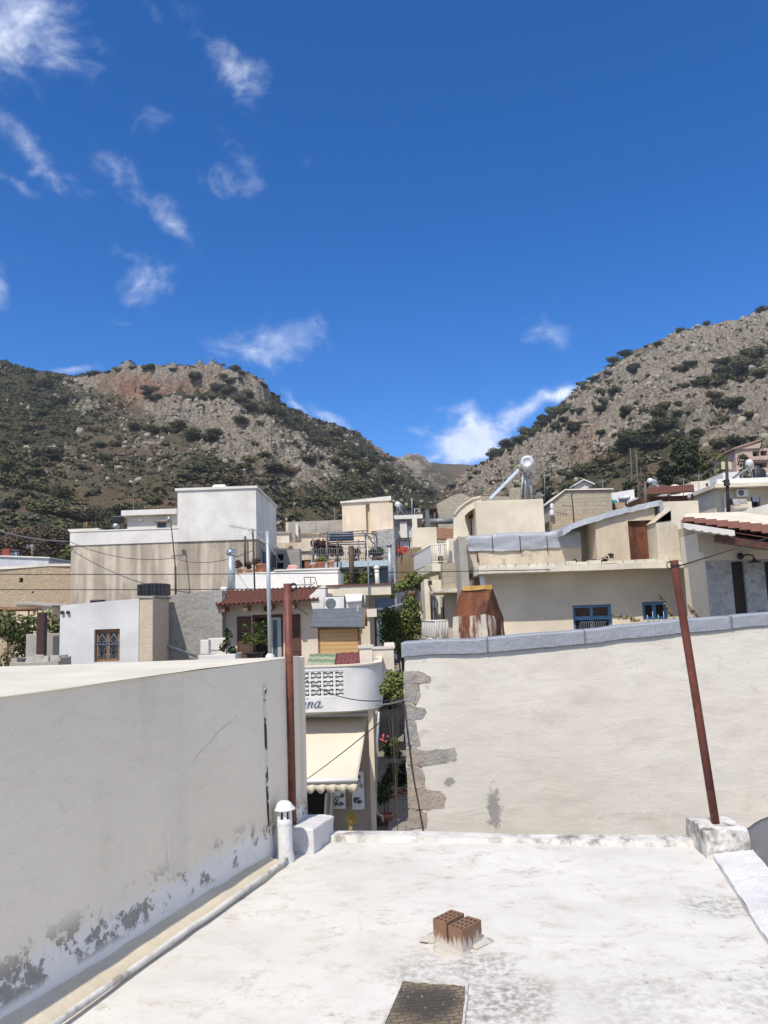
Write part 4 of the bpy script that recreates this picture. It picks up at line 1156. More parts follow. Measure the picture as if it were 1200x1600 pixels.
def tile_roof(parent, a, b, c, d, ncol, nrow, name='roof', amp=.035, step=.03, mat=None):
    """clay tiles: a,b = eave left/right, c,d = ridge right/left; barrel rows with stepped courses"""
    a, b, c, d = map(Vector, (a, b, c, d))
    nrm = ((b - a).cross(d - a)).normalized()
    if nrm.z < 0: nrm = -nrm
    mb = MB(); S = 6
    def pt(i, v, off):
        s = i / (ncol * S)
        q = a.lerp(b, s).lerp(d.lerp(c, s), v)
        return q + nrm * (amp * (.5 + .5 * math.cos(2 * math.pi * i / S)) + off)
    for r_ in range(nrow):
        v0, v1 = r_ / nrow, (r_ + 1) / nrow
        for i in range(ncol * S):
            mb.face([pt(i, v0, step), pt(i + 1, v0, step), pt(i + 1, v1, 0), pt(i, v1, 0)], 0, True)
            mb.face([pt(i, v0, step), pt(i, v0, -.012), pt(i + 1, v0, -.012), pt(i + 1, v0, step)], 0)
    mb.prism([a - nrm * .03, b - nrm * .03, c - nrm * .03, d - nrm * .03], nrm * .02)
    return mb.build(name, mat or M_tile, parent, weld=False)
def ac_unit(F, u0, z0, W, H, w0, label, group='air conditioner outdoor units'):
    root = thing('air_conditioner', label, 'air conditioner', tuple(F.at(u0 + W / 2, w0, z0)), group)
    mb = MB(); F.box(mb, u0, u0 + W, w0, w0 + W * .38, z0, z0 + H); mb.build('casing', M_ac, root, bevel=W * .015)
    mb = MB(); c = F.at(u0 + W * .36, w0 - .004, z0 + H * .5); rr = H * .41
    for q in range(1, 6):
        k_ = rr * q / 5
        mb.tube([c + F.U * (k_ * math.cos(a * math.pi / 10)) + Vector((0, 0, k_ * math.sin(a * math.pi / 10))) for a in range(21)], rr * .03, 5, caps=False)
    for q in range(8):
        a = q * math.pi / 4; mb.tube([c + F.U * (rr * .15 * math.cos(a)) + Vector((0, 0, rr * .15 * math.sin(a))), c + F.U * (rr * math.cos(a)) + Vector((0, 0, rr * math.sin(a)))], rr * .03, 5)
    g_ = mb.build('fan_grille', M_galv, root)
    mb = MB(); mb.lathe(c + F.N * .003, [(rr * 1.02, 0), (.001, 0)], 20, axis=-F.N); mb.build('fan_opening', paint('fan_shade_grey', (.12, .125, .12), .6), root)
    mb = MB(); F.box(mb, u0 + W * .78, u0 + W * .97, w0 - .006, w0, z0 + H * .1, z0 + H * .9); mb.build('side_cover', M_whitep, root)
    return root
def solar_heater(cx, cy, z, s, label, yaw=0, dark=True, side=False):
    """tank on a frame with a tilted collector; side=True lays the slope across the view"""
    root = thing('solar_water_heater', label, 'solar heater', (cx, cy, z), 'solar water heaters on the roofs')
    M3 = Matrix.Rotation(yaw, 3, 'Z'); L = lambda x, y, zz: Vector((cx, cy, z)) + M3 @ Vector((x * s, y * s, zz * s))
    mb = MB(); ax = M3 @ Vector((1, 0, 0))
    mb.lathe(L(-.65, .55, 1.15), [(.001, -.02 * s), (.2 * s, 0), (.25 * s, .06 * s), (.25 * s, 1.24 * s), (.2 * s, 1.3 * s), (.001, 1.32 * s)], 18, axis=ax); mb.build('tank', M_chromed, root)
    mb = MB(); a, b, c, d = L(-.5, -.75, .12), L(.5, -.75, .12), L(.5, .4, .98), L(-.5, .4, .98); n_ = (b - a).cross(d - a).normalized()
    mb.prism([a, b, c, d], n_ * -.07 * s); mb.build('collector', M_panel if dark else M_galv, root)
    mb = MB()
    for x in (-.5, .5):
        mb.tube([L(x, -.75, 0), L(x, -.75, .1)], .02 * s, 5); mb.tube([L(x, .7, 0), L(x, .6, .95)], .02 * s, 5); mb.tube([L(x, -.75, .05), L(x, .7, .05)], .02 * s, 5); mb.tube([L(x, -.2, .05), L(x, .55, .95)], .02 * s, 5); mb.tube([L(x, .7, .05), L(x, .3, .9)], .018 * s, 5)
    mb.build('stand', M_galv, root); return root
M_chromed = paint('tank_metal', (.62, .64, .66), .35, .3, .06)
M_panel = paint('solar_glass', (.03, .045, .07), .15)
def cloth(F, u0, u1, z0, z1, w, amp, mat, name, label, cat, waves=3, group=None):
    mb = MB(); nu, nv = 16, 10
    f = lambda i, j: F.at(u0 + (u1 - u0) * i / nu, w + amp * math.sin(i / nu * waves * 6.283 + j * .25) * (.3 + .7 * (1 - j / nv)), z0 + (z1 - z0) * j / nv + (.05 * (z1 - z0) * math.sin(i * 1.7) if j == 0 else 0))
    for j in range(nv):
        for i in range(nu): mb.face([f(i, j), f(i + 1, j), f(i + 1, j + 1), f(i, j + 1)], 0, True)
    o = mb.build(name, mat, None, origin=F.at(u0, w, z0)); s_ = o.modifiers.new('thick', 'SOLIDIFY'); s_.thickness = .012
    setp(o, label, cat, group); return o
# wall finishes
M_conc = plaster('stained_render', (.60, .525, .42), (.3, .26, .2), .7, .66, (.15, .12, .088), .5, .8, .4, streak_scale=1.5, hard=True)
M_wht = plaster('white_render', (.67, .645, .60), (.5, .47, .42), .35, .3, (.42, .40, .36), .1, .8, .15)
M_wht2 = plaster('bluish_white_render', (.60, .60, .59), (.45, .44, .42), .45, .2, (.4, .38, .35), .1, .9, .15)
M_cream = plaster('cream_render', (.67, .60, .475), (.55, .47, .35), .3, .12, (.4, .34, .26), 0, .7, .12)
M_beige = plaster('beige_render', (.67, .58, .445), (.5, .42, .31), .35, .12, (.4, .33, .25), 0, .7, .15)
M_pale = plaster('pale_render', (.66, .61, .53), (.45, .4, .33), .5, .3, (.35, .31, .26), .3, .8, .25)
M_grey = plaster('rough_grey_cement', (.31, .30, .275), (.40, .34, .27), .6, .3, (.19, .18, .165), .5, 1.2, 1.0, bscale=7)
M_grey2 = plaster('old_cement', (.36, .335, .29), (.2, .18, .15), .6, .5, (.15, .135, .115), .4, 1., .4)
M_stainy = plaster('blotched_render', (.56, .485, .37), (.22, .19, .15), .75, .7, (.12, .105, .085), .5, 1., .4, streak_scale=.9)
M_old = plaster('yellowed_old_render', (.64, .55, .43), (.30, .27, .23), .95, 1.3, (.40, .26, .15), .3, .9, .3, streak_scale=1.2)
M_slab = plaster('cream_slab', (.66, .61, .50), (.3, .26, .2), .7, .4, (.3, .26, .2), .6, 1.5, .3)
M_blocks = masonry('concrete_blocks', (.44, .385, .29), (.36, .32, .25), (.25, .22, .18), .42, .21, .012, .6, warp=.01, stain=.4)
M_rub = rubble('field_stone', (.43, .38, .30), (.30, .26, .205), (.46, .40, .31), 3.2)
M_rubw = rubble('white_pointed_stone', (.47, .46, .43), (.27, .27, .265), (.50, .485, .45), 4.2)
M_stn = rubble('tan_stone', (.46, .36, .245), (.36, .27, .18), (.50, .41, .29), 5.0)
M_pier = masonry('pale_brick', (.58, .48, .36), (.50, .41, .31), (.62, .54, .43), .24, .09, .008, .4, warp=.02)
def silver():
    m, t = newmat('aluminium_bitumen_sheet')
    p = t.pos(); n1 = t.noise(p, 2, 6, .65); n2 = t.noise(p, 13, 5, .6)
    col = t.mix(n1, (.27, .285, .315), (.40, .415, .445)); col = t.mix(t.math('MULTIPLY', t.sstep(n2, .62, .75), .5), col, (.5, .51, .53))
    finish(t, col, .6, t.bump(t.math('ADD', n1, t.math('MULTIPLY', n2, .6)), .6, .03), .35); return m
M_silver = silver()
def rustmat(name, k_=1.0, white=.0):
    m, t = newmat(name)
    p = t.pos(); n1 = t.noise(t.mapv(p, (3, 3, .8)), 1, 7, .65); n2 = t.noise(p, 9, 7, .7); n3 = t.noise(t.mapv(p, (4, 4, .45)), 1, 6, .65)
    col = t.mix(t.sstep(n1, .35, .65), (.06, .026, .018), (.185, .07, .034)); col = t.mix(t.math('MULTIPLY', t.sstep(n2, .55, .7), .6), col, (.27, .125, .06))
    if white: col = t.mix(t.math('MULTIPLY', t.sstep(t.math('ADD', n3, t.math('MULTIPLY', n1, .35)), .66, .76), white), col, (.52, .47, .40))
    finish(t, col, .85, t.bump(n2, .4, .02), .1); return m
M_brn = paint('brown_iron', (.085, .055, .042), .7, 0, .3, .4, .1, 9); M_pole = paint('weathered_pole', (.12, .10, .085), .9, 0, .2); M_rust = rustmat('rusted_sheet'); M_rustw = rustmat('rusted_white_sheet', 1, .9)

# ------------------------------------------------------------------ the rendered stone house across the lane
def trowel():
    m, t = newmat('trowelled_lime_render')
    p = t.pos()
    n1 = t.noise(p, .55, 5, .6); n2 = t.noise(t.mapv(p, (1.6, 1.6, 4.2), (0, R(9), 0)), 1.2, 7, .62, .7); n3 = t.noise(p, 22, 5, .65); n4 = t.noise(t.mapv(p, (2.5, 2.5, .3)), 1, 5, .6); n5 = t.noise(p, 3.4, 6, .7)
    col = t.mix(t.sstep(n1, .3, .7), (.58, .535, .455), (.66, .62, .55))
    col = t.mix(t.math('MULTIPLY', t.sstep(n2, .48, .72), .45), col, (.47, .43, .36)); col = t.mix(t.math('MULTIPLY', t.math('MULTIPLY', t.sstep(t.noise(p, 7, 8, .75, .6), .55, .68), t.sstep(n1, .45, .62)), .6), col, (.36, .33, .285))
    col = t.mix(t.math('MULTIPLY', t.sstep(n4, .55, .75), .35), col, (.60, .51, .38))
    sp = t.math('MULTIPLY', t.sstep(n3, .66, .7), t.sstep(n5, .5, .62))
    col = t.mix(t.math('MULTIPLY', sp, .6), col, (.30, .26, .21))
    for sx_, sy_, ra, rb in ((772, 1264, .085, .26), (703, 1222, .06, .07), (1000, 1275, .5, .05), (690, 1075, .12, .05), (860, 1120, .25, .1)):
        u_, z_ = FS.px(sx_, sy_); q_ = FS.at(u_, 0, z_)
        d_ = t.vmath('LENGTH', t.vmath('MULTIPLY', t.vmath('SUBTRACT', p, tuple(q_)), (1 / ra, 0, 1 / rb)))
        f_ = t.sstep(t.math('ADD', t.math('SUBTRACT', 1.0, d_), t.math('MULTIPLY', t.math('SUBTRACT', t.noise(p, 14, 8, .75), .5), 3.2)), .0, .45)
        col = t.mix(t.math('MULTIPLY', f_, .85 if ra < .1 else .3), col, (.25, .24, .225) if ra < .1 else (.42, .38, .31))
    h = t.math('ADD', t.math('MULTIPLY', n2, 2.2), t.math('ADD', t.math('MULTIPLY', n3, .22), t.math('MULTIPLY', n5, .5)))
    n6 = t.noise(t.mapv(p, (2.4, 2.4, 5.5), (0, R(-20), 0)), 2.0, 8, .68, 1.5); finish(t, col, .93, t.bump(t.math('ADD', h, t.math('MULTIPLY', n6, 1.1)), .2, .018), 0, .2); return m
FS = Frame(628, 8.5, 1290, 8.15)
M_trow = trowel()
sh = thing('stone_house', 'stone house across the lane, with a blank lime rendered wall', 'house', FS.at(2, 0, -3.5))
topn = [(631, 1017), (670, 1015), (742, 1013), (850, 1004), (912, 998), (1010, 987), (1100, 978), (1200, 969), (1300, 959)]
prof = []
for x, y in topn:
    u, z = FS.px(x, y + 6); prof.append((u, z))
prof = [(0.0, prof[0][1] - .01)] + prof
def ztop(u): return float(np.interp(u, [a for a, b in prof], [b for a, b in prof]))
mb = MB(); nu, nz = 130, 60; UL = prof[-1][0]
def wpt(i, j):
    u = UL * i / nu; zt = ztop(u); z = -1.2 + (zt + 1.2) * j / nz
    e = .0
    w = .012 * min(1, u / 1.3) * float(fbm(u * .8, z * .8, 0, 2, 61)) + .0022 * float(fbm(u * 6, z * 9, 0, 3, 62))
    if i == 0: u += .03 * float(fbm(z * 2.2, 0, 0, 3, 60)) ; w += .012
    if i == 1: u += .02 * float(fbm(z * 2.2, 0, 0, 3, 60))
    return FS.at(u, w, z)
PT = [[wpt(i, j) for j in range(nz + 1)] for i in range(nu + 1)]
for i in range(nu):
    for j in range(nz): mb.face([PT[i][j], PT[i + 1][j], PT[i + 1][j + 1], PT[i][j + 1]], 0, True)
for j in range(nz): mb.face([PT[0][j], PT[0][j + 1], PT[0][j + 1] + FS.N * 5.5, PT[0][j] + FS.N * 5.5])
mb.hexa([FS.at(.06, .06, -3.6), FS.at(UL, .06, -3.6), FS.at(UL, 5.5, -3.6), FS.at(.06, 5.5, -3.6), FS.at(.06, .06, -1.2), FS.at(UL, .06, -1.2), FS.at(UL, 5.5, -1.2), FS.at(.06, 5.5, -1.2)])
for i in range(nu): mb.face([PT[i][nz], PT[i + 1][nz], PT[i + 1][nz] + FS.N * 5.5 - Vector((0, 0, .1)), PT[i][nz] + FS.N * 5.5 - Vector((0, 0, .1))])
mb.build('wall', M_trow, sh)
# bare quoins where the render has fallen away, down the corner
def quoin():
    m, t = newmat('bare_quoin_stone')
    p = t.pos(); n1 = t.noise(p, 5.0, 8, .75); n2 = t.noise(p, 24, 8, .75); n3 = t.noise(p, 1.1, 3)
    col = t.mix(t.sstep(n1, .35, .65), (.27, .262, .25), (.44, .41, .355)); col = t.mix(t.math('MULTIPLY', t.sstep(n3, .5, .65), .5), col, (.50, .37, .26))
    col = t.mix(t.math('MULTIPLY', t.sstep(n2, .55, .7), .6), col, (.2, .185, .165))
    finish(t, col, .95, t.bump(n2, .8, .03)); return m
M_quoin = quoin()
QU = [((630, 1052), (660, 1050), (672, 1056), (672, 1066), (631, 1068)), ((630, 1070), (652, 1071), (650, 1090), (645, 1099), (632, 1094)), ((632, 1101), (664, 1107), (668, 1114), (656, 1124), (633, 1126)), ((632, 1128), (650, 1128), (655, 1150), (657, 1165), (634, 1163)),
      ((634, 1167), (664, 1172), (711, 1168), (714, 1180), (713, 1193), (660, 1197), (635, 1195)), ((635, 1199), (655, 1200), (661, 1215), (664, 1230), (637, 1233)), ((637, 1235), (664, 1233), (690, 1237), (698, 1246), (694, 1262), (668, 1266), (638, 1262)), ((638, 1265), (667, 1269), (668, 1292), (640, 1294))]
mb = MB(); rows = []
for i in range(61):
    y = 1049 + 246 * i / 60; xl = 629.5 + (y - 1049) * .036; xr = xl + 20 + 9 * float(fbm(y * .035, 3, 0, 3, 77)) + .024 * (y - 1049)
    a, b = FS.px(xl, y), FS.px(xr, y); rows.append([FS.at(a[0] + .004 + (b[0] - a[0]) * j / 6, -.0025 + .0135 * (j in (0, 6)), a[1]) for j in range(7)])
for r0, r1 in zip(rows, rows[1:]):
    for j in range(6): mb.face([r0[j], r0[j + 1], r1[j + 1], r1[j]], 0, True)
mb.build('bare_masonry', rubble('mortared_rubble', (.40, .36, .30), (.27, .245, .21), (.46, .42, .355), 6), sh)
for q in QU:
    mb = MB(); pts = []
    n_ = len(q)
    for i in range(n_):
        a, b = q[i], q[(i + 1) % n_]
        for s in range(5):
            tt = s / 5; x, y = a[0] + (b[0] - a[0]) * tt, a[1] + (b[1] - a[1]) * tt
            x += 1.6 * float(vnoise3(x * .15, y * .15, 1)); y += 1.6 * float(vnoise3(x * .15, y * .15, 4))
            pts.append(FS.px(x, y))
    cu, cz = sum(a for a, b in pts) / len(pts), sum(b for a, b in pts) / len(pts)
    o1 = [FS.at(cu + (a - cu) * 1.0, .012, cz + (b - cz) * 1.0) for a, b in pts]; 
    wv_ = lambda a, b: -.0045 - .002 * float(fbm(a * 9, b * 9, 0, 3, 5))
    o2 = [FS.at(cu + (a - cu) * .992, wv_(a, b) - .0005, cz + (b - cz) * .99) for a, b in pts]; o3 = [FS.at(cu + (a - cu) * .5, wv_(a + .2, b) - .0005, cz + (b - cz) * .5) for a, b in pts]
    for r0, r1 in ((o1, o2), (o2, o3)):
        for i in range(len(pts)): mb.face([r0[i], r0[(i + 1) % len(pts)], r1[(i + 1) % len(pts)], r1[i]], 0, False)
    mb.face(o3, 0, False); mb.build('quoin_stone', M_quoin, sh)
# silver coping: sheets lapped one over the next, fluted on top
seams = [0, 2, 4, 5.0, 6.4, 8]
mb = MB(); n_ = 420
us = [-.02 + (UL + .02) * i / n_ for i in range(n_ + 1)]
def cop(u, k_):
    zt = ztop(max(0, u)); j = .005 * float(fbm(u * 3, 0, 0, 3, 70)); hgt = .125 + .010 * float(fbm(u * .8, 2, 0, 2, 71)); fl_ = .0005 * (1 if int((u + 9) / .024) % 2 else -1)
    return (FS.at(u, -.028 + j * .3 + fl_, zt - .012 + j), FS.at(u, -.032 + fl_, zt + hgt * .93 + j), FS.at(u, -.02 + fl_, zt + hgt + j), FS.at(u, .16, zt + hgt + .012 + j), FS.at(u, .36, zt + hgt - .02))[k_]
for a, b in zip(us, us[1:]):
    for k_ in range(4): mb.face([cop(a, k_), cop(b, k_), cop(b, k_ + 1), cop(a, k_ + 1)], 0, False)
cp = mb.build('silver_coping', M_silver, sh)
for u in (FS.px(912, 1000)[0], FS.px(760, 1010)[0], FS.px(1140, 975)[0]):
    mb = MB()
    for a, b in ((u, u + .02),):
        for k_ in range(3): mb.face([cop(a, k_) - FS.N * .006, cop(b, k_) - FS.N * .006, cop(b, k_ + 1) - FS.N * .006 + Vector((0, 0, .004)), cop(a, k_ + 1) - FS.N * .006 + Vector((0, 0, .004))])
    mb.build('coping_lap', paint('lap_tar', (.17, .18, .2), .5, .2), cp)
pts = [FS.at(FS.px(x, y)[0], -.04, FS.px(x, y)[1]) for x, y in ((632, 1096), (635, 1130), (639, 1160), (643, 1195), (648, 1225), (654, 1255), (660, 1290), (663, 1310))]
mb = MB(); mb.tube(pts, .0055, 6); mb.lathe(pts[2], [(.001, -.01), (.014, -.006), (.014, .006), (.001, .01)], 8)
setp(mb.build('cable', M_wire, None, origin=pts[0]), 'thin black cable running down the bare stones of the house corner', 'cable')
# ================================================================== left of the lane
# ---- white annex with one window
D = 22
F = Frame(94, D, 217, D); gb = gfloor(D) - .3
annex = thing('annex', 'small flat white annex with one dark window, just past the cream roof edge', 'house', F.base())
o_ = F.rect(147, 983, 187, 1034)
zl_, zr_ = F.px(94, 946)[1], F.px(217, 935)[1]
fbody(annex, F, 0, F.L, gb, zl_, 5, M_wht2, [(o_[0], o_[1], o_[2], o_[3], .22)], zt=(zl_, zr_), zt_back=-.35)
wf = win(annex, F, o_, .1, M_woodl, M_glass, 2, 1, .09)
mb = MB()
for s in (0, 1):
    ca = o_[0] + (o_[1] - o_[0]) * (.27 + .46 * s); zb, zh = o_[2] + .1, o_[3] - o_[2] - .2
    for sg in (-1, 1):
        mb.tube([F.at(ca + sg * .13, .085, zb), F.at(ca + sg * .05, .085, zb + zh * .28), F.at(ca + sg * .14, .085, zb + zh * .52), F.at(ca + sg * .13, .085, zb + zh * .66), F.at(ca, .085, zb + zh * .95)], .007, 5)
        c = F.at(ca + sg * .09, .085, zb + zh * .60)
        mb.tube([c + F.U * (.05 * math.cos(a)) + Vector((0, 0, .05 * math.sin(a))) for a in np.linspace(0, 6.28, 11)], .008, 4)
        c = F.at(ca + sg * .08, .085, zb + zh * .07)
        mb.tube([c + F.U * (.045 * math.cos(a)) + Vector((0, 0, .045 * math.sin(a))) for a in np.linspace(0, 6.28, 11)], .008, 4)
    mb.tube([F.at(ca - .16, .085, zb + zh * .54), F.at(ca + .16, .085, zb + zh * .54)], .009, 4)
mb.build('window_grille', paint('grey_blue_iron', (.20, .25, .32), .5), annex)
mb = MB()
for x, y in ((98, 957), (107, 957)): mb.tube([F.at(F.px(x, y)[0], .05, F.px(x, y)[1]), F.at(F.px(x, y)[0], -.07, F.px(x, y)[1])], .05, 8)
mb.build('spout', M_iron, annex)
mb = MB(); F.pbox(mb, 97, 1028, 101, 1032, -.01, .05); mb.build('vent', M_dark, annex)
# ---- pale brick pier between annex and grey wall
F = Frame(217, 21.7, 239, 21.7)
pier = thing('brick_pier', 'pale brick pier with a cement cap between white annex and rough grey wall', 'pier', F.base())
zt = F.px(228, 934)[1]
mb = MB(); F.box(mb, 0.01, F.L, 0, 1.6, gb, zt); mb.build('shaft', M_pier, pier, bevel=.02)
mb = MB(); F.box(mb, -.03, F.L + .05, -.03, 1.6, zt + .003, zt + .06); mb.build('cap', M_grey2, pier, rough=(.02, 4, 3))
# ---- rough grey cement wall
D = 23.4; F = Frame(238, D, 347, D)
gw = thing('cement_wall', 'rough grey cement wall with a curved top and a slanting pipe', 'wall', F.base())
tp = [F.px(x, y) for x, y in ((238, 934), (262, 931), (290, 927), (320, 924), (347, 922))]
mb = MB(); mb.prism([F.at(0, 0, gb), F.at(F.L, 0, gb)] + [F.at(u, 0, z) for u, z in tp[::-1]], F.N * .5); mb.build('wall', M_grey, gw)
mb = MB(); a, b = F.px(246, 1001), F.px(309, 1025); mb.tube([F.at(a[0], -.32, a[1]), F.at(b[0], -.12, b[1])], .045, 8); mb.build('slanting_pipe', M_galv, gw)
# ---- planter in front of the grey wall
D = 20.5; F = Frame(310, D, 372, D)
pl = thing('planter', 'white masonry planter wall at the foot of the shuttered door', 'planter', F.base())
mb = MB(); F.pbox(mb, 310, 1023, 368, 1040, 0, .9); F.pbox(mb, 313, 1000, 326, 1022, .02, .3); F.pbox(mb, 326, 997, 353, 1022, .55, .8); mb.build('wall', M_wht, pl, bevel=.015)
pp_ = P(354, 1028, 20.7); pp_.z -= .05
plantobj('succulent_plant', 'dark leggy potted plant on the white planter', 'plant', pp_, .42, .62, 260, .05, M_leafd, 'potted plants', 21, [(0, 0, .3, .12), (.05, 0, .5, .12), (-.12, 0, .18, .12), (.16, 0, .12, .12), (.02, 0, .62, .09)], .015, (.12, .14, M_terra))
# ---- hedge, low wall, rusty panel, stone sink
D = 27
pb = P(40, 1040, D); pb.z = gfloor(D)
lob = [(x, y, z + 1.0, r) for x, y, z, r in [(-1.2 + .32 * i + random.uniform(-.1, .1), random.uniform(-.5, .5), random.uniform(.6, 3.0 + .25 * math.sin(i * 2.1)), random.uniform(.32, .6)) for i in range(9)] * 1] + [(-1.3 + .37 * i, random.uniform(-.4, .6), random.uniform(2.4, 4.6), random.uniform(.35, .55)) for i in range(9)]
lob += [(-1.3 + .4 * i, 0, 4.2 + .4 * math.sin(i * 1.7), .4) for i in range(8)]
plantobj('hedge', 'light green leafy hedge growing behind the grey low wall', 'hedge', pb, 3, 4, 9000, .065, M_leafg, None, 5, lob, .05)
D = 25; F = Frame(40, D, 93, D)
lw = MB(); F.pbox(lw, 40, 990, 94, 1040, 0, .25, zmin=gfloor(D)); o = lw.build('low_wall', M_grey2, None, origin=F.base(), bevel=.02); setp(o, 'low grey cement wall in front of the hedge', 'wall')
D = 24.3; F = Frame(57, D, 69, D)
rp = thing('steel_panel_post', 'tall dark brown steel box post in front of the grey low wall', 'post', F.base())
mb = MB(); F.pbox(mb, 57, 957, 69, 1026, 0, .22, zmin=gfloor(D)); mb.build('box_section', paint('dark_brown_steel', (.055, .03, .027), .6, 0, .25, .2), rp, bevel=.01)
mb = MB()
for x in (58.5, 67.5): mb.tube([P(x, 958, D + .1), P(x, 953, D + .1)], .02, 6)
mb.tube([P(58.5, 953, D + .1), P(67.5, 953, D + .1)], .02, 6); mb.build('top_hook', M_iron, rp)
D = 19.5; F = Frame(14, D, 92, D)
sk = thing('stone_trough', 'old grey stone trough with broken slabs leaning in it, beside the white annex', 'trough', F.base())
u0, u1, z0, z1 = F.rect(14, 1030, 91, 1046)
mb = MB(); F.box(mb, u0, u1, 0, .12, z0 - 1, z1 - .07); F.box(mb, u0, u0 + .14, .12, .8, z0 - 1, z1 + .03); F.box(mb, u1 - .1, u1, .12, .8, z0 - 1, z1); F.box(mb, u0 + .14, u1 - .1, .7, .8, z0 - 1, z1 + .05); F.box(mb, u0, u1, .12, .7, z0 - 1, z0 - .15); mb.build('basin', M_grey2, sk, rough=(.02, 4, 2))
for (x0, y0, x1, y1, tl_) in ((38, 1040, 50, 1027, .3), (46, 1042, 64, 1024, .5), (64, 1040, 78, 1026, -.2), (74, 1040, 90, 1025, .4), (56, 1041, 66, 1030, .1)):
    mb = MB(); a, b = F.px(x0, y0, .35), F.px(x1, y1, .35)
    mb.prism([F.at(a[0], .3, a[1]), F.at(b[0], .3 + tl_ * .3, a[1] + .02), F.at(b[0] - .05, .45 + tl_ * .3, b[1]), F.at((a[0] + b[0]) / 2 - .1, .5, b[1] + .02)], F.N * .08)
    mb.build('broken_slab', M_grey2, sk)
# ---- beige lean-to and pergola behind the hedge
D = 32; F = Frame(25, D, 93, D)
lt = thing('lean_to', 'beige rendered lean-to with a flat felt roof behind the hedge', 'shed', F.base())
u0, u1, z0, z1 = F.rect(25, 944, 81, 990)
fbody(lt, F, u0, u1, gfloor(D), z1, 1.4, plaster('apricot_render', (.66, .53, .37), None, .2, .1), zt=(z1, F.px(81, 948)[1]))
mb = MB(); a, b, c = F.px(25, 943), F.px(82, 948), F.px(93, 948); mb.prism([F.at(a[0] - .05, -.1, a[1]), F.at(b[0], -.1, b[1]), F.at(c[0], 1.45, b[1] + .02), F.at(a[0], 1.45, a[1] + .05)], (0, 0, .06)); mb.build('roof', M_grey2, lt)
mb = MB(); F.box(mb, u1 + .01, F.px(92, 960)[0], .9, 1.4, gfloor(D), F.px(88, 952)[1]); mb.build('side_wall', M_grey2, lt)
pg = thing('timber_pergola', 'dark timber pergola beam on thin posts in front of the beige lean-to', 'pergola', tuple(P(20, 1000, 29)))
mb = MB(); mb.tube([P(-20, 953, 29), P(58, 952, 29)], .07, 6); mb.tube([P(-20, 949, 29.4), P(64, 950, 29.4)], .03, 6); mb.build('beam', M_woodl, pg)
for x in (14, 45):
    q = P(x, 953, 29); mb = MB(); mb.tube([(q.x, q.y, gfloor(29)), tuple(q)], .035, 6); mb.build('post', M_wood, pg)
# ---- tan stone house on the far left
D = 38; F = Frame(-60, D, 111, D); gb = gfloor(D) - .3
ts = thing('stone_cottage', 'tan rubble stone house with two tiny openings beside the stained concrete building', 'house', F.base())
zl_, zr_ = F.px(-60, 892)[1], F.px(110, 884)[1]
v1 = F.rect(30, 903, 36, 910); v2 = F.rect(49.5, 924, 52.5, 927)
fbody(ts, F, 0, F.L, gb, zl_, 7, M_stn, [(*v1, .3), (*v2, .3)], zt=(zl_, zr_), mats_back=M_dark)
mb = MB(); mb.hexa([F.at(-.1, -.06, zl_ + .003), F.at(F.L, -.06, zr_ + .003), F.at(F.L, 7, zr_ + .003), F.at(-.1, 7, zl_ + .003), F.at(-.1, -.06, zl_ + .13), F.at(F.L, -.06, zr_ + .13), F.at(F.L, 7, zr_ + .13), F.at(-.1, 7, zl_ + .13)]); mb.build('roof', M_pale, ts, rough=(.04, 1.5, 4))
D = 47; F = Frame(-60, D, 74, D)
wl_ = thing('white_roof_house', 'low white house end behind the stone house roof', 'house', F.base())
a, b = F.px(-60, 868), F.px(73, 873)
fbody(wl_, F, 0, F.L, gfloor(D), a[1], 5, plaster('grey_white_render', (.52, .53, .56), None, .3), zt=(a[1], b[1]))
mb = MB(); mb.hexa([F.at(0, -.1, a[1] + .003), F.at(F.L + .1, -.1, b[1] + .003), F.at(F.L + .1, 5, b[1]), F.at(0, 5, a[1]), F.at(0, -.1, a[1] + .09), F.at(F.L + .1, -.1, b[1] + .09), F.at(F.L + .1, 5, b[1] + .08), F.at(0, 5, a[1] + .08)]); mb.build('roof', M_wht, wl_)
D = 47.5
rb_ = thing('red_cabinet', 'small dark red roof cabinet with a black tank next to it', 'cabinet', tuple(P(17, 870, D)))
mb = ppoly([(3, 871), (3, 858), (15, 857), (15, 871)], D, .5); mb.build('cabinet_body', paint('dull_red', (.22, .05, .04), .6), rb_)
mb = ppoly([(15.5, 871), (15.5, 858), (30, 859), (30, 871)], D, .6); mb.build('black_tank', M_plast, rb_, bevel=.05)
for (x, yt, yb) in ((25, 862, 886), (50, 850, 874)):
    an = thing('roof_aerial', 'spindly television aerial on the low white roof, ' + ('shorter one by the red cabinet' if x < 40 else 'taller one away from the red cabinet'), 'aerial', tuple(P(x, yb, D)), 'television aerials')
    mb = MB(); pole(mb, x, yb, x, yt, D, .022, 6); mb.build('mast', M_galv, an)
    mb = MB(); pole(mb, x - 9, yt + 4, x + 5, yt + 2, D, .014, 5)
    for i in range(5): pole(mb, x - 8 + i * 3, yt + 1, x - 8 + i * 3, yt + 7, D, .008, 4)
    mb.build('dipoles', M_galv, an)
# ---- big stained concrete building with white upper storey
D = 36; F = Frame(109, D, 401, D); gb = gfloor(D) - .3; WD = 6.6
big = thing('concrete_house', 'large streaky stained building with a tall white block and white parapet on top', 'house', F.base())
ztA = F.px(250, 848)[1]
fbody(big, F, 0, F.L, gb, ztA, WD, M_conc)
Fs = None
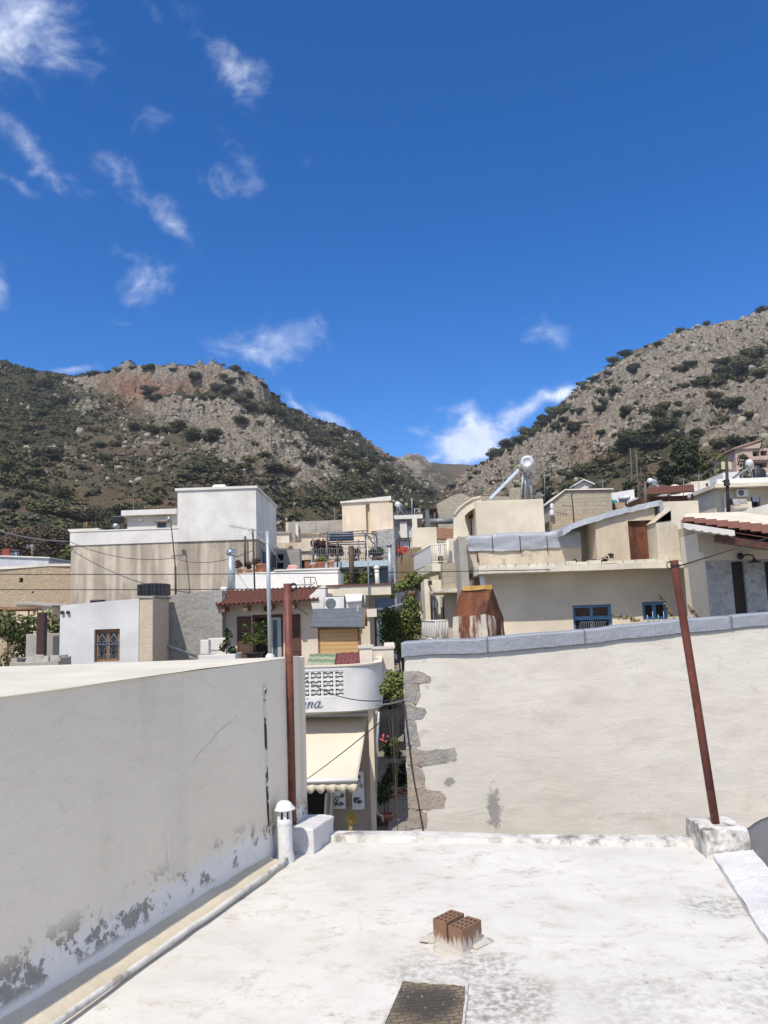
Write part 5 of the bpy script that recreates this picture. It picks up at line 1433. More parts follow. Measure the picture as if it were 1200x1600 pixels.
# windows in the shaded side, reached across the side wall
SX = F.at(F.L, 0, 0)
def side(u, w, z): return F.at(F.L + w, u, z)
class SideF(Frame):
    def __init__(s, F, u): s.A = F.at(u, 0, 0); s.U = F.N.copy(); s.L = 10; s.N = -F.U.copy()
S_ = SideF(F, F.L)
for (x0, y0, x1, y1) in ((408.5, 860, 414.5, 884), (424, 865, 430, 889)):
    r_ = S_.rect(x0, y0, x1, y1)
    win(big, S_, (r_[0], r_[1], r_[2], r_[3]), -.06, paint('blue_grey_frame', (.2, .26, .33), .5), M_dark, 2, 1, .07, 'window', .12, pw=.03)
zb_, zt_ = F.px(195, 852)[1] + .002, F.px(195, 829)[1]
u2 = F.px(281, 830)[0]
mb = MB(); F.box(mb, -.04, u2, -.05, .2, ztA + .003, zt_); F.box(mb, -.04, .2, .2, WD, ztA + .003, zt_); F.box(mb, -.06, u2, -.08, .25, zt_ + .002, zt_ + .06); mb.build('parapet', M_wht, big)
mb = MB(); q = F.px(109, 838); F.box(mb, -.16, 1.3, -.02, .5, zt_ + .065, zt_ + .16); mb.build('parapet_cap', M_pale, big)
tb = F.px(340, 768)
mb = MB(); F.box(mb, u2 - .09, F.L + .05, -.07, WD, ztA + .003, tb[1] + .08); mb.build('upper_block', M_wht, big)
mb = MB(); F.box(mb, u2 - .2, F.L + .12, -.14, .25, tb[1] + .083, tb[1] + .2); F.box(mb, F.L - .1, F.L + .12, .25, WD, tb[1] + .083, tb[1] + .2); mb.build('roof_edge', M_wht, big)
F2 = Frame(199, D + 2.6, 279, D + 2.6)
r_ = F2.rect(199, 798, 279, 832); op = F2.rect(245, 815, 260, 830)
mb = MB(); panel(mb, lambda u, w, z: F2.at(u, w, z), r_[0], r_[1], ztA, r_[3] - .25, [(*op, .25)])
F2.box(mb, r_[0], r_[1], .26, 3, ztA, r_[3] - .25); mb.face([F2.at(r_[0], 0, ztA), F2.at(r_[0], .26, ztA), F2.at(r_[0], .26, r_[3] - .25), F2.at(r_[0], 0, r_[3] - .25)]); mb.build('roof_room', M_wht, big)
win(big, F2, op, .12, M_galv, M_glass, 1, 1, .05)
mb = MB(); F2.box(mb, r_[0] - .2, r_[1], -.35, 3, r_[3] - .246, r_[3] + .02); mb.build('roof_room_slab', M_wht, big)
mb = MB(); F2.pbox(mb, 240, 813, 262, 815, -.35, 0); mb.build('window_canopy', M_woodl, big)
mb = MB(); c = F2.at(F2.px(221, 811)[0], -.15, F2.px(221, 811)[1]); mb.lathe(c, [(.001, .03), (.09, .02), (.13, -.05)], 14, axis=Vector((.3, -1, .2))); mb.build('dish', M_whitep, big)
wt = thing('water_tank', 'white rounded water tank on top of the tall white block', 'water tank', tuple(P(343, 769, D + 2)), 'roof water tanks')
c = P(343, 768, D + 2); c.z = tb[1] + .09
mb = MB(); mb.lathe(c + Vector((-.38, 0, .3)), [(.001, 0), (.22, .03), (.3, .12), (.3, .64), (.22, .73), (.001, .76)], 18, axis=Vector((1, 0, 0))); mb.build('tank', M_whitep, wt)
mb = MB(); mb.box(c + Vector((-.2, 0, .04)), (.1, .5, .12)); mb.box(c + Vector((.2, 0, .04)), (.1, .5, .12)); mb.build('cradle', M_grey2, wt)
wt2 = thing('water_tank', 'square black water tank on a frame above the white parapet', 'water tank', tuple(P(182, 829, D + 1.5)), 'roof water tanks')
F3 = Frame(174, D + 1.5, 191, D + 1.5)
mb = MB(); F3.pbox(mb, 175, 806, 190, 817, 0, .45); mb.build('tank', M_plast, wt2, bevel=.05)
mb = MB(); c = P(180, 822, D + 1.4); mb.lathe(c, [(.001, -.05), (.13, -.03), (.15, .03), (.15, .25), (.001, .28)], 14, axis=Vector((0, 1, 0))); mb.build('boiler', M_galv, wt2)
mb = MB()
for x in (174.5, 190.5):
    for w in (0, .45):
        a, b = F3.px(x, 817), F3.px(x, 830); mb.tube([F3.at(a[0], w, a[1]), F3.at(b[0], w, ztA)], .02, 5)
a = F3.px(174, 818); b = F3.px(191, 818); mb.tube([F3.at(a[0], 0, a[1]), F3.at(b[0], 0, b[1])], .02, 5); mb.build('stand', M_iron, wt2)
bt = thing('water_tank', 'ribbed black plastic water tank on the roof behind the white annex', 'water tank', tuple(P(235, 932, 31)), 'roof water tanks')
F3 = Frame(213, 31, 257, 31); r_ = F3.rect(214, 912, 257, 940)
mb = MB(); nrib = 7
for i in range(nrib):
    a = r_[0] + (r_[1] - r_[0]) * i / nrib; b = r_[0] + (r_[1] - r_[0]) * (i + 1) / nrib; F3.box(mb, a, b, .03 * (i % 2), .9, r_[2], r_[3] + .03 * math.sin(i / (nrib - 1) * 3.14))
mb.build('tank', M_plast, bt, bevel=.03)
mb = MB(); F3.box(mb, r_[0] - .05, r_[1] + .05, -.05, 1, gfloor(31), r_[2] - .003); mb.build('stand', M_grey2, bt)
bt2 = MB(); F3 = Frame(140, 27, 160, 27); F3.pbox(bt2, 140, 937, 159, 945, 0, .4); setp(bt2.build('black_crate', M_plast, None, origin=F3.base(), bevel=.03), 'low black crate showing over the roof of the white annex', 'crate')
ap = thing('aerial_mast', 'thin dark mast with a small bracketed aerial standing before the stained wall', 'mast', tuple(P(274, 931, 35)))
mb = MB(); pole(mb, 275, 965, 274, 885, 35, .05, 8); pole(mb, 274, 885, 266, 806, 35, .025, 8); mb.build('mast', M_iron, ap)
mb = MB(); pole(mb, 243, 815, 266, 812, 35, .015, 5); mb.tube([P(262, 808, 35), P(268, 814, 35)], .03, 5); mb.lathe(P(263, 810, 35), [(.001, .02), (.07, .01), (.1, -.04)], 10, axis=Vector((-.5, -1, .2)))
for i in range(6): pole(mb, 244 + i * 3.4, 811, 244 + i * 3.4, 818, 35, .01, 4)
mb.build('aerial', M_galv, ap)
mb = MB(); pole(mb, 318, 767, 317, 738, D + 3, .02, 6); pole(mb, 318, 767, 318, 800, D + 3, .02, 6); setp(mb.build('whip_aerial', M_iron, None, origin=P(318, 767, D + 3)), 'bare whip aerial rising behind the tall white block', 'aerial')
mb = MB(); pole(mb, 383, 886, 383, 838, 35.8, .05, 8); setp(mb.build('rusty_pipe', M_brn, None, origin=P(383, 886, 35.8)), 'rusty vertical pipe against the right end of the stained wall', 'pipe')
lad = thing('ladder', 'short wooden ladder propped on the white parapet', 'ladder', tuple(P(133, 832, D + .5)))
mb = MB()
for a, b in (((128, 833), (133, 816)), ((134, 833), (136, 815))): pole(mb, *a, *b, D + .4, .025, 5)
for i in range(4):
    s = .15 + i * .22; mb.tube([P(128 + 5 * s, 833 - 17 * s, D + .4), P(134 + 2 * s, 833 - 18 * s, D + .4)], .018, 5)
mb.build('rails_and_rungs', M_woodl, lad)
# ---- white roof-terrace parapet with pots
D = 28; F = Frame(367, D, 530, D); gb = gfloor(D) - .3
wp = thing('white_terrace', 'bright white roof terrace parapet lined with pots behind the tiled porch', 'terrace', F.base())
zl_, zr_ = F.px(367, 896)[1], F.px(527, 889)[1]
zm_ = F.px(430, 892)[1]
mb = MB(); mb.hexa([F.at(0, 0, gb), F.at(F.L, 0, gb), F.at(F.L, 3.5, gb), F.at(0, 3.5, gb), F.at(0, 0, zl_), F.at(F.L, 0, zr_), F.at(F.L, 3.5, zr_), F.at(0, 3.5, zl_)]); mb.build('wall', M_whitep, wp, bevel=.02)
mb = MB(); u, z = F.px(480, 892); F.box(mb, u - 1.2, F.L + .04, -.04, .3, zr_ + .002, zr_ + .05); mb.build('coping', M_wht, wp)
def pot(x, y, d, w, h, label, mat=M_terra, leaf=None, name='flower_pot', ph=0.5, n=160):
    c = P(x, y, d)
    if leaf is None:
        mb = MB(); mb.lathe(c, [(w * .35, 0), (w * .48, h * .85), (w * .54, h * .86), (w * .54, h), (w * .45, h), (w * .42, h * .8), (.001, h * .8)], 16)
        o = mb.build(name, mat, None, origin=c); setp(o, label, 'flower pot', 'flower pots'); return o
    return plantobj('potted_plant', label, 'plant', c, w * 1.3, ph, n, .05, leaf, 'potted plants', int(x), None, .012, (w / 2, h, mat))
pot(410, 894, 28.3, .44, .3, 'wide terracotta pot on the white parapet left of the grey pole')
pot(375, 895, 28.3, .24, .12, 'reddish straggly plant in a pot at the left end of the white parapet', M_terra, M_leafr, ph=.35)
pot(389, 896, 28.3, .26, .12, 'bushier red brown plant in a pot second on the white parapet', M_terra, M_leafr, ph=.36)
pot(401, 894, 28.3, .22, .13, 'narrow dark plant between terracotta pots on the white parapet', M_terra, M_leafr, ph=.5)
pot(482, 890, 28.4, .28, .17, 'squat brown pot on the white parapet, right of the pink cushion', M_terra)
pot(490, 889, 28.4, .26, .18, 'rounded pinkish pot on the white parapet', paint('pink_clay', (.5, .26, .2), .8))
pot(501, 889, 28.4, .38, .24, 'terracotta pot with a spiky yellow green plant on the white parapet', M_terra, M_leafy, ph=.3)
pot(517, 889, 28.6, .3, .3, 'pale terracotta pot at the right end of the white parapet', paint('pale_clay', (.5, .3, .2), .8))
c = P(457, 890, 28.15); mb = MB()
for i, (dx, zz) in enumerate(((0, .03), (.02, .12))): mb.box(c + Vector((dx, 0, zz)), (.38 - .04 * i, .3, .09))
setp(mb.build('pink_cushion', paint('pink_fabric', (.62, .36, .34), .9), None, origin=c, bevel=.03), 'pair of folded pink cushions lying on the white parapet', 'cushion')
rk_ = thing('wire_rack', 'small dark wire rack leaning in front of the white parapet', 'rack', tuple(P(487, 917, 27.6)))
mb = MB()
for a, b in (((477, 917), (475, 902)), ((486, 917), (485, 902)), ((496, 915), (492, 902)), ((475, 902), (492, 902)), ((485, 916), (492, 910))): pole(mb, *a, *b, 27.6, .014, 5)
mb.build('wires', M_iron, rk_)
mb = MB(); mb.box(P(470, 914, 27.6), (.7, .2, .03), .2); mb.build('shelf', M_galvd, rk_)
# ---- chrome flue on the white terrace end
fl2 = thing('steel_flue', 'shiny round steel flue with a ball cowl left of the white parapet', 'flue', tuple(P(361, 923, 27)), 'metal flues')
mb = MB(); pole(mb, 362, 935, 361, 866, 27, .135, 16); mb.build('flue_pipe', M_galv, fl2)
mb = MB(); mb.lathe(P(361, 866, 27), [(.135, -.03), (.17, 0), (.19, .08), (.15, .16), (.001, .2)], 18); mb.build('cowl', M_chrome, fl2)
# ---- house with the tiled porch and shutters
D = 24; F = Frame(345, D, 496, D); gb = gfloor(D) - .3; G0 = -.55
th = thing('shuttered_house', 'cream house with a small red tiled porch roof and brown shutters round a glass door', 'house', F.base())
op = F.rect(394, 960, 443, 1060); op = (op[0], op[1], G0, op[3])
zt = F.px(420, 930)[1]
M_pink = plaster('warm_cream_render', (.66, .585, .49), None, .2, .1, bump=.1)
fbody(th, F, 0, F.L + .4, gb, zt, 4, M_pink, [(*op, .35)], mats_back=M_dark)
def shutter(F, x0, y0, x1, y1, w, par, zmin=None):
    u0, u1, z0, z1 = F.rect(x0, y0, x1, y1)
    if zmin is not None: z0 = zmin
    mb = MB(); f_ = .055
    F.box(mb, u0, u0 + f_, w, w + .04, z0, z1); F.box(mb, u1 - f_, u1, w, w + .04, z0, z1)
    for a, b in ((z0, z0 + .1), ((z0 + z1) / 2 - .04, (z0 + z1) / 2 + .04), (z1 - .45, z1)): F.box(mb, u0 + f_, u1 - f_, w + .003, w + .037, a, b)
    n = int((z1 - z0) / .06)
    for i in range(n):
        z = z0 + .03 + (z1 - z0 - .06) * i / n
        mb.hexa([F.at(u0 + f_, w + .004, z), F.at(u1 - f_, w + .004, z), F.at(u1 - f_, w + .016, z), F.at(u0 + f_, w + .016, z), F.at(u0 + f_, w + .026, z + .055), F.at(u1 - f_, w + .026, z + .055), F.at(u1 - f_, w + .037, z + .055), F.at(u0 + f_, w + .037, z + .055)])
    return mb.build('shutter', M_wood, par, weld=False)
shutter(F, 371, 963, 393, 1060, -.05, th, G0); shutter(F, 447, 960, 470, 1060, -.05, th, G0)
mb = MB(); F.box(mb, op[0] + .002, op[0] + .08, .1, .2, op[2], op[3]); F.box(mb, op[1] - .08, op[1] - .002, .1, .2, op[2], op[3]); F.box(mb, op[0] + .08, op[1] - .08, .1, .2, op[3] - .1, op[3]); mb.build('door_frame', M_wood, th)
um = op[0] + (op[1] - op[0]) * .58
gd = MB(); F.box(gd, um, um + .06, .12, .17, op[2], op[3] - .1); F.box(gd, op[1] - .2, op[1] - .08, .12, .17, op[2], op[3] - .1); F.box(gd, um + .06, op[1] - .2, .12, .17, op[2], op[2] + .2); F.box(gd, um + .06, op[1] - .2, .12, .17, op[3] - .18, op[3] - .1)
gdo = gd.build('glass_door', paint('grey_door_frame', (.38, .42, .44), .5), th)
mb = MB(); mb.face([F.at(um + .06, .15, op[2] + .2), F.at(op[1] - .2, .15, op[2] + .2), F.at(op[1] - .2, .15, op[3] - .18), F.at(um + .06, .15, op[3] - .18)]); mb.build('pane', glass('blue_glass', (.05, .075, .095)), gdo, weld=False)
e0, e1, r1, r0 = F.px(337, 946, -.75), F.px(495, 940, -.75), F.px(497, 917, .35), F.px(370, 923, .35)
A_, B_, C_, D_ = F.at(e0[0], -.75, e0[1]), F.at(e1[0] + .05, -.75, e0[1] + .06), F.at(r1[0], .35, r1[1]), F.at(r0[0] - .55, .35, r1[1] - .04)
tile_roof(th, A_, B_, C_, D_, 22, 6, 'roof', .05, .035)
for i in range(5):
    s = (.06, .28, .52, .74, .95)[i]; q = A_.lerp(B_, s)
    mb = MB(); mb.box(q + Vector((0, .45, -.13)), (.14, .75, .15)); mb.build('rafter', M_woodl, th)
mb = MB(); pa, pb_ = A_ + Vector((.12, 0, .07)), D_ + Vector((.12, 0, .07)); 
for i in range(8):
    s0_, s1_ = i / 8, (i + 1) / 8; b_ = lambda s: .12 * math.sin(s * 1.5)
    a_, c_ = pa.lerp(pb_, .25 + .8 * s0_), pa.lerp(pb_, .25 + .8 * s1_)
    mb.hexa([a_ - Vector((.1, 0, .1)), a_ + Vector((.14, 0, -.1)), c_ + Vector((.14, 0, -.1)), c_ - Vector((.1, 0, .1)), a_ + Vector((-.08, 0, .05)), a_ + Vector((.1, 0, .05)), c_ + Vector((.1, 0, .05)), c_ + Vector((-.08, 0, .05))])
mb.build('verge', M_wht, th)
mb = MB(); ol = [F.px(x, y) for x, y in ((487, 932), (494, 926), (500, 920), (508, 915.5), (511, 916), (511, 960), (494, 960))]
mb.prism([F.at(u, -.7, z) for u, z in ol], F.N * 1.1); mb.build('curved_gable', M_wht, th)
lp = MB(); F.pbox(lp, 412, 948, 425, 955, -.18, .0); lp.build('wall_lamp', M_iron, th, bevel=.02)
c = P(398, 1032, 21.2)
plantobj('potted_shrub', 'airy green shrub in a pot in front of the glass door', 'plant', c, .8, .9, 700, .035, M_leaf, 'potted plants', 31, [(0, 0, .35, .2), (.18, 0, .5, .16), (-.2, 0, .4, .16), (.26, 0, .75, .1), (-.25, 0, .7, .1), (.05, 0, .72, .14), (.3, .05, .3, .13), (-.3, .02, .25, .13)], .015, (.25, .22, M_iron))
# ---- terrace floor and the balcony over the shop
D = 17.5; F = Frame(440, D, 597, D); gb = -3.65
shop = thing('shop_house', 'corner shop with a white curved balcony of pierced blocks over its cream awning', 'shop', F.base())
z0b = F.px(520, 1112)[1]; z1b = F.px(520, 1042)[1]; uR = F.px(596, 1075)[0]; rad = .85
# balcony parapet: straight front then a quarter round back into the lane
bl = F.rect(446, 1049, 541.6, 1089)
bw = (bl[1] - bl[0]) / 5; bh = (bl[3] - bl[2]) / 3
FRW = .14
mb = MB()
panel(mb, lambda u, w, z: F.at(u, w, z), -.4, uR - rad, z0b, z1b, [(bl[0], bl[1], bl[2], bl[3], FRW)])
mb2 = MB()
rings = []
for i in range(15):
    a = i / 14 * math.pi / 2
    rings.append((uR - rad + rad * math.sin(a), rad - rad * math.cos(a)))
rings.append((uR, 5.5))
for (a, b), (c, d) in zip(rings, rings[1:]):
    mb2.face([F.at(a, b, z0b), F.at(c, d, z0b), F.at(c, d, z1b), F.at(a, b, z1b)], 0, True)
# inner skin
for (a, b), (c, d) in zip(rings, rings[1:]):
    mb2.face([F.at(a - .13, b + .13, z0b + .2), F.at(a - .13, b + .13, z1b), F.at(c - .13, d + .1, z1b), F.at(c - .13, d + .1, z0b + .2)], 0, True)
mb.merge(mb2); mb.face([F.at(-.4, .145, z0b + .2), F.at(-.4, .145, z1b), F.at(uR - rad, .145, z1b), F.at(uR - rad, .145, bl[3]), F.at(bl[1], .145, bl[3]), F.at(bl[1], .145, z0b + .2)])
panelM = M_whitep
mb.build('balcony_parapet', plaster('balcony_white', (.68, .67, .65), None, .15, 0, bump=.08), shop, weld=False)
# the pierced blocks: a dark sheet behind them is coloured as terrace shade
mb = MB()
for i in range(5):
    for j in range(3):
        u0, z0 = bl[0] + i * bw, bl[2] + j * bh
        def bar(a, b, c, d): F.box(mb, u0 + a * bw, u0 + b * bw, .01, FRW - .01, z0 + c * bh, z0 + d * bh)
        bar(0, 1, 0, .12); bar(0, 1, .88, 1); bar(0, .09, .12, .88); bar(.91, 1, .12, .88)
        bar(.36, .64, .12, .22); bar(.36, .64, .78, .88); bar(.09, .17, .42, .58); bar(.83, .91, .42, .58)
        bar(.28, .72, .38, .46); bar(.28, .72, .54, .62); bar(.28, .36, .46, .54); bar(.64, .72, .46, .54)
        bar(.2, .28, .30, .70); bar(.72, .8, .30, .70)
mb.build('pierced_blocks', M_whitep, shop, weld=False)
mb = MB(); F.box(mb, bl[0] - .05, bl[1] + .05, FRW + .25, FRW + .3, bl[2] - .1, bl[3] + .1); mb.build('painted_shade_sheet', M_dark, shop)  # near-black sheet standing in for the shade behind the blocks
mb = MB()
cpz = z1b + .003
mb.prism([F.at(-.4, -.02, cpz)] + [F.at(a + .02, b - .02, cpz) for a, b in rings] + [F.at(a - .16, b + .15, cpz) for a, b in rings[::-1]] + [F.at(-.4, .16, cpz)], (0, 0, .035)); mb.build('balcony_coping', M_cream, shop)
mb = MB(); mb.prism([F.at(-.4, .01, z0b + .02)] + [F.at(a - .005, b + .005, z0b + .02) for a, b in rings] + [F.at(-.4, 5.5, z0b + .02)], (0, 0, .18)); mb.build('balcony_slab', M_beige, shop)
# shop wall beneath, set back
WS = 1.3
op = F.rect(455, 1225, 511, 1300, WS); dz = gb + .15
fbody(shop, F, -.6, F.px(577, 1200, WS)[0], gb, z0b + .018, 4, plaster('tan_shop_wall', (.40, .31, .235), None, .4, .1), [(op[0], op[1], dz, -1.45, .5)], mats_back=M_dark, name='shop_wall') if False else None
mb = MB(); uE = F.px(584, 1200, WS)[0]
panel(mb, lambda u, w, z: F.at(u, w + WS, z), -.6, uE, gb, z0b + .018, [(op[0], op[1], dz, -1.35, .6)], 0, 1)
mb.face([F.at(uE, WS, gb), F.at(uE, 5.5, gb), F.at(uE, 5.5, z0b + .018), F.at(uE, WS, z0b + .018)])
mb.build('shop_wall', [plaster('tan_shop_wall', (.42, .335, .26), None, .4, .1), M_dark], shop)
mb = MB(); F.box(mb, F.px(468, 1130, WS)[0] - .8, uE - .02, WS - .03, WS - .002, F.px(500, 1122, WS)[1], z0b + .015); mb.build('fascia', plaster('fascia_buff', (.52, .45, .36), None, .2), shop)
mb = MB(); a, b = F.px(511, 1237, WS), F.px(516, 1285, WS)
for s in (0, .13): mb.tube([F.at(a[0] + s, WS - .15, a[1]), F.at(a[0] + s - .08, WS - .3, gb)], .035, 6)
mb.build('folded_door', M_beige, shop)
# awning
aw = thing('awning', 'cream fabric awning with a scalloped hem, let down over the shop door', 'awning', tuple(P(520, 1146, 18.2)))
TL, TR_ = P(440, 1121, 18.4), P(574, 1119, 18.4); BL, BR = P(443, 1221, 16.25), P(558, 1219, 16.25)
M_aw = plaster('awning_canvas', (.60, .54, .43), (.5, .42, .3), .25, 0, bump=.05, var=.05)
mb = MB(); n_ = 20
for i in range(n_):
    for j in range(8):
        f_ = lambda s, v: TL.lerp(TR_, s).lerp(BL.lerp(BR, s), v) - Vector((0, 0, .05 * math.sin(v * math.pi) + .012 * math.sin(s * 22) * v * (1 - v)))
        mb.face([f_(i / n_, j / 8), f_((i + 1) / n_, j / 8), f_((i + 1) / n_, (j + 1) / 8), f_(i / n_, (j + 1) / 8)], 0, True)
o = mb.build('canopy', M_aw, aw); s_ = o.modifiers.new('t', 'SOLIDIFY'); s_.thickness = .006
mb = MB(); nS = 7
for i in range(nS * 10):
    s0_, s1_ = i / (nS * 10), (i + 1) / (nS * 10)
    h_ = lambda s: .13 + .085 * abs(math.sin(s * nS * math.pi))
    a_, b_ = BL.lerp(BR, s0_), BL.lerp(BR, s1_)
    wv_ = lambda s: Vector((0, .03 * math.sin(s * nS * math.pi * 2), 0))
    mb.face([a_ - Vector((0, 0, .04)), b_ - Vector((0, 0, .04)), b_ - Vector((0, 0, .04 + h_(s1_))) + wv_(s1_), a_ - Vector((0, 0, .04 + h_(s0_))) + wv_(s0_)], 0, True)
o = mb.build('scalloped_valance', M_aw, aw); s_ = o.modifiers.new('t', 'SOLIDIFY'); s_.thickness = .006
mb = MB(); mb.tube([BL, BR + Vector((.02, 0, 0))], .045, 10); mb.build('front_bar', M_whitep, aw)
mb = MB(); mb.tube([TL + Vector((0, .05, .03)), TR_ + Vector((0, .05, .03))], .05, 10); mb.tube([TR_ + Vector((-.1, .1, -.02)), (TR_ + BR) / 2 + Vector((-.3, .2, -.12)), BR + Vector((-.06, .03, -.02))], .025, 6); mb.build('arm', M_whitep, aw)
# painted script on the balcony: r i n a, slanted with a drop shadow
def stroke(mb, pts, w0=.018, sl=.35, ox=0, oz=0, k_=1, dw=0):
    """brush ribbon following a soft curve through letter-space points"""
    P_ = [Vector((p[0], p[1])) for p in pts]; out = []
    n = len(P_)
    for i in range(n - 1):
        p0, p1, p2, p3 = P_[max(i - 1, 0)], P_[i], P_[i + 1], P_[min(i + 2, n - 1)]
        for s in range(6):
            t_ = s / 6; out.append(.5 * ((2 * p1) + (p2 - p0) * t_ + (2 * p0 - 5 * p1 + 4 * p2 - p3) * t_ * t_ + (3 * p1 - p0 - 3 * p2 + p3) * t_ ** 3))
    out.append(P_[-1])
    for a, b in zip(out, out[1:]):
        d = (b - a)
        if d.length < 1e-6: continue
        ws = lambda: w0 * (.55 + .75 * abs(d.normalized().y))
        nn = Vector((1, .0)) * ws()
        q = [a - nn, b - nn, b + nn, a + nn]
        mb.face([F.at(ox + (v.x + v.y * sl) * k_, -.006 - dw, oz + v.y * k_) for v in q])
        nn = Vector((0, 1)) * ws() * .5
        q = [a - nn, b - nn, b + nn, a + nn]
        mb.face([F.at(ox + (v.x + v.y * sl) * k_, -.0065 - dw, oz + v.y * k_) for v in q])
LET = [[(-.22, .03), (-.1, .02), (-.02, .2), (.0, .3)], [(.0, .3), (.0, .0)], [(.0, .17), (.07, .28), (.15, .27)], [(.24, .28), (.235, .05), (.31, .01)], [(.245, .41), (.25, .44)],
       [(.38, .29), (.38, .0)], [(.38, .16), (.45, .28), (.53, .26), (.53, .05), (.6, .01)], [(.84, .25), (.75, .3), (.66, .15), (.72, .0), (.83, .1)], [(.85, .3), (.84, .05), (.93, .02), (1.0, .1)]]
tx = F.px(465, 1110); k_ = (F.px(504, 1105)[0] - tx[0]) / 1.08
M_let = paint('slate_blue_lettering', (.075, .10, .145), .6); M_let2 = paint('pale_grey_lettering', (.34, .37, .40), .6)
mb = MB()
for L_ in LET: stroke(mb, L_, .021, .32, tx[0] + .02, tx[1] + .03, k_, 0)
mb2 = MB()
for L_ in LET: stroke(mb2, L_, .012, .32, tx[0] + .045, tx[1] + .012, k_, -.003)
mb2.build('lettering_shadow', M_let2, shop, weld=False)
mb.build('lettering', M_let, shop, weld=False)
# downpipes at the shop corner
dp_ = thing('corner_pillar', 'slim cream pillar under the right end of the curved balcony', 'pillar', tuple(P(580, 1290, 17.9)))
q0, q1 = P(580, 1290, 17.9), P(578, 1113, 17.9); q0 = Vector((q1.x + .03, q1.y, gb))
mb = MB(); mb.box((q0 + q1) / 2 + Vector((0, 0, .1)), (.11, .11, (q1 - q0).length + .1)); mb.build('post_tube', M_beige, dp_)
mb = MB(); mb.tube([P(592, 1112, 17.8), P(588, 1180, 18), P(587, 1262, 18.2), P(590, 1272, 18.2), P(597, 1275, 18.2), P(598, 1284, 18.2)], .028, 8); setp(mb.build('downpipe', M_galv, None, origin=P(592, 1112, 17.8)), 'thin grey downpipe with a bent foot beside the lane', 'downpipe')
# display boards and mosaic table under the awning
def scribble(F, r, w, par, sd):
    rg = random.Random(sd); u0, u1, z0, z1 = r
    for i in range(9):
        mb = MB(); u, z = rg.uniform(u0 + .06, u1 - .06), rg.uniform(z0 + .06, z1 - .06); a, b = rg.uniform(.018, .04), rg.uniform(.025, .06)
        mb.tube([F.at(u + a * math.cos(q), w, z + b * math.sin(q)) for q in np.linspace(0, 6.28 if i % 3 else 3.6, 12)], .008, 5)
        mb.build('jewel', M_iron, par)
for i, (x0, y0, x1, y1, lb) in enumerate(((519, 1236, 540, 1264, 'square white display board of jewellery, hung low beside the folded shop door'), (550, 1206, 569, 1265, 'tall white display board of jewellery next to the cream pillar'))):
    r_ = F.rect(x0, y0, x1, y1, WS - .1); bd = thing('display_board', lb, 'display board', F.at(r_[0], WS, r_[2]), 'jewellery display boards')
    mb = MB(); F.box(mb, r_[0], r_[1], WS - .1, WS - .06, r_[2], r_[3]); mb.build('panel', M_ac, bd); scribble(F, r_, WS - .112, bd, 4 + i)
tb_ = P(546, 1292, 16.8); tb_.z = gb
tab = thing('mosaic_table', 'round mosaic topped metal table in front of the shop', 'table', tuple(tb_))
m, t = newmat('mosaic'); vz = t.voro(t.pos(), 16, 'F1', 'Color'); s_ = t.sep(vz)
finish(t, t.mix(t.sstep(s_[0], .45, .55), (.55, .54, .48), t.mix(s_[1], (.06, .14, .32), (.45, .33, .1))), .4)
mb = MB(); zt2 = .74; mb.lathe(tb_, [(.001, zt2 + .02), (.30, zt2 + .02), (.31, zt2), (.30, zt2 - .03), (.001, zt2 - .03)], 26); mb.build('table_top', m, tab)
for i in range(3):
    a = i * 2.09 + .5; mb = MB(); mb.tube([tb_ + Vector((.26 * math.cos(a), .26 * math.sin(a), zt2 - .02)), tb_ + Vector((.1 * math.cos(a), .1 * math.sin(a), .4)), tb_ + Vector((.28 * math.cos(a), .28 * math.sin(a), 0))], .014, 6); mb.build('leg', M_iron, tab)
vs = tb_ + Vector((.02, .05, zt2 + .021)); vase = thing('sponge_ornament', 'round yellow sponge ornament standing on the mosaic table', 'ornament', tuple(vs))
mb = MB(); mb.lathe(vs, [(.001, 0), (.04, .0), (.045, .12), (.02, .16), (.001, .16)], 12); mb.build('foot', paint('ochre', (.55, .4, .14), .8), vase)
mb = MB(); mb.lathe(vs + Vector((.02, 0, .27)), [(.001, -.13), (.08, -.1), (.13, 0), (.1, .09), (.001, .13)], 14); mb.build('sponge', paint('sponge_yellow', (.34, .23, .06), .95, 0, .3, 0, .6, 20), vase, rough=(.02, 20, 0))
# ---- garden shed, blankets, pillars on the terrace
TZ = -.56
mb = MB(); mb.prism([F.at(-.4, .3, TZ - .06), F.at(uR - .1, .9, TZ - .06), F.at(uR - .1, 5.6, TZ - .06), F.at(-.4, 6.4, TZ - .06)], (0, 0, .06)); mb.build('terrace_floor', M_pale, shop)
D = 21.5; F = Frame(486, D, 562, D)
sd_ = thing('garden_shed', 'little pine garden shed with a grey felt roof on the terrace', 'shed', F.base())
m, t = newmat('pine_boards')
p = t.pos(); zz = t.sep(p)[2]; fr = t.math('FRACT', t.math('MULTIPLY', zz, 1 / .115)); n1 = t.noise(t.mapv(p, (1.5, 1.5, 22)), 1, 6, .6, .5); kn = t.voro(t.mapv(p, (1.6, 1.6, 5)), 1.2)
col = t.mix(n1, (.44, .25, .10), (.60, .39, .19)); col = t.mix(t.math('MULTIPLY', t.math('SUBTRACT', 1.0, t.sstep(kn, .04, .09)), .8), col, (.2, .09, .04))
gap = t.sstep(t.math('ABSOLUTE', t.math('SUBTRACT', fr, .5)), .44, .485)
finish(t, t.mix(t.math('MULTIPLY', gap, .8), col, (.14, .08, .04)), .7, t.bump(t.math('SUBTRACT', n1, t.math('MULTIPLY', gap, 1.5)), .4, .02)); M_pine = m
u0, u1, z0, z1 = F.rect(497, 975, 562, 1022)
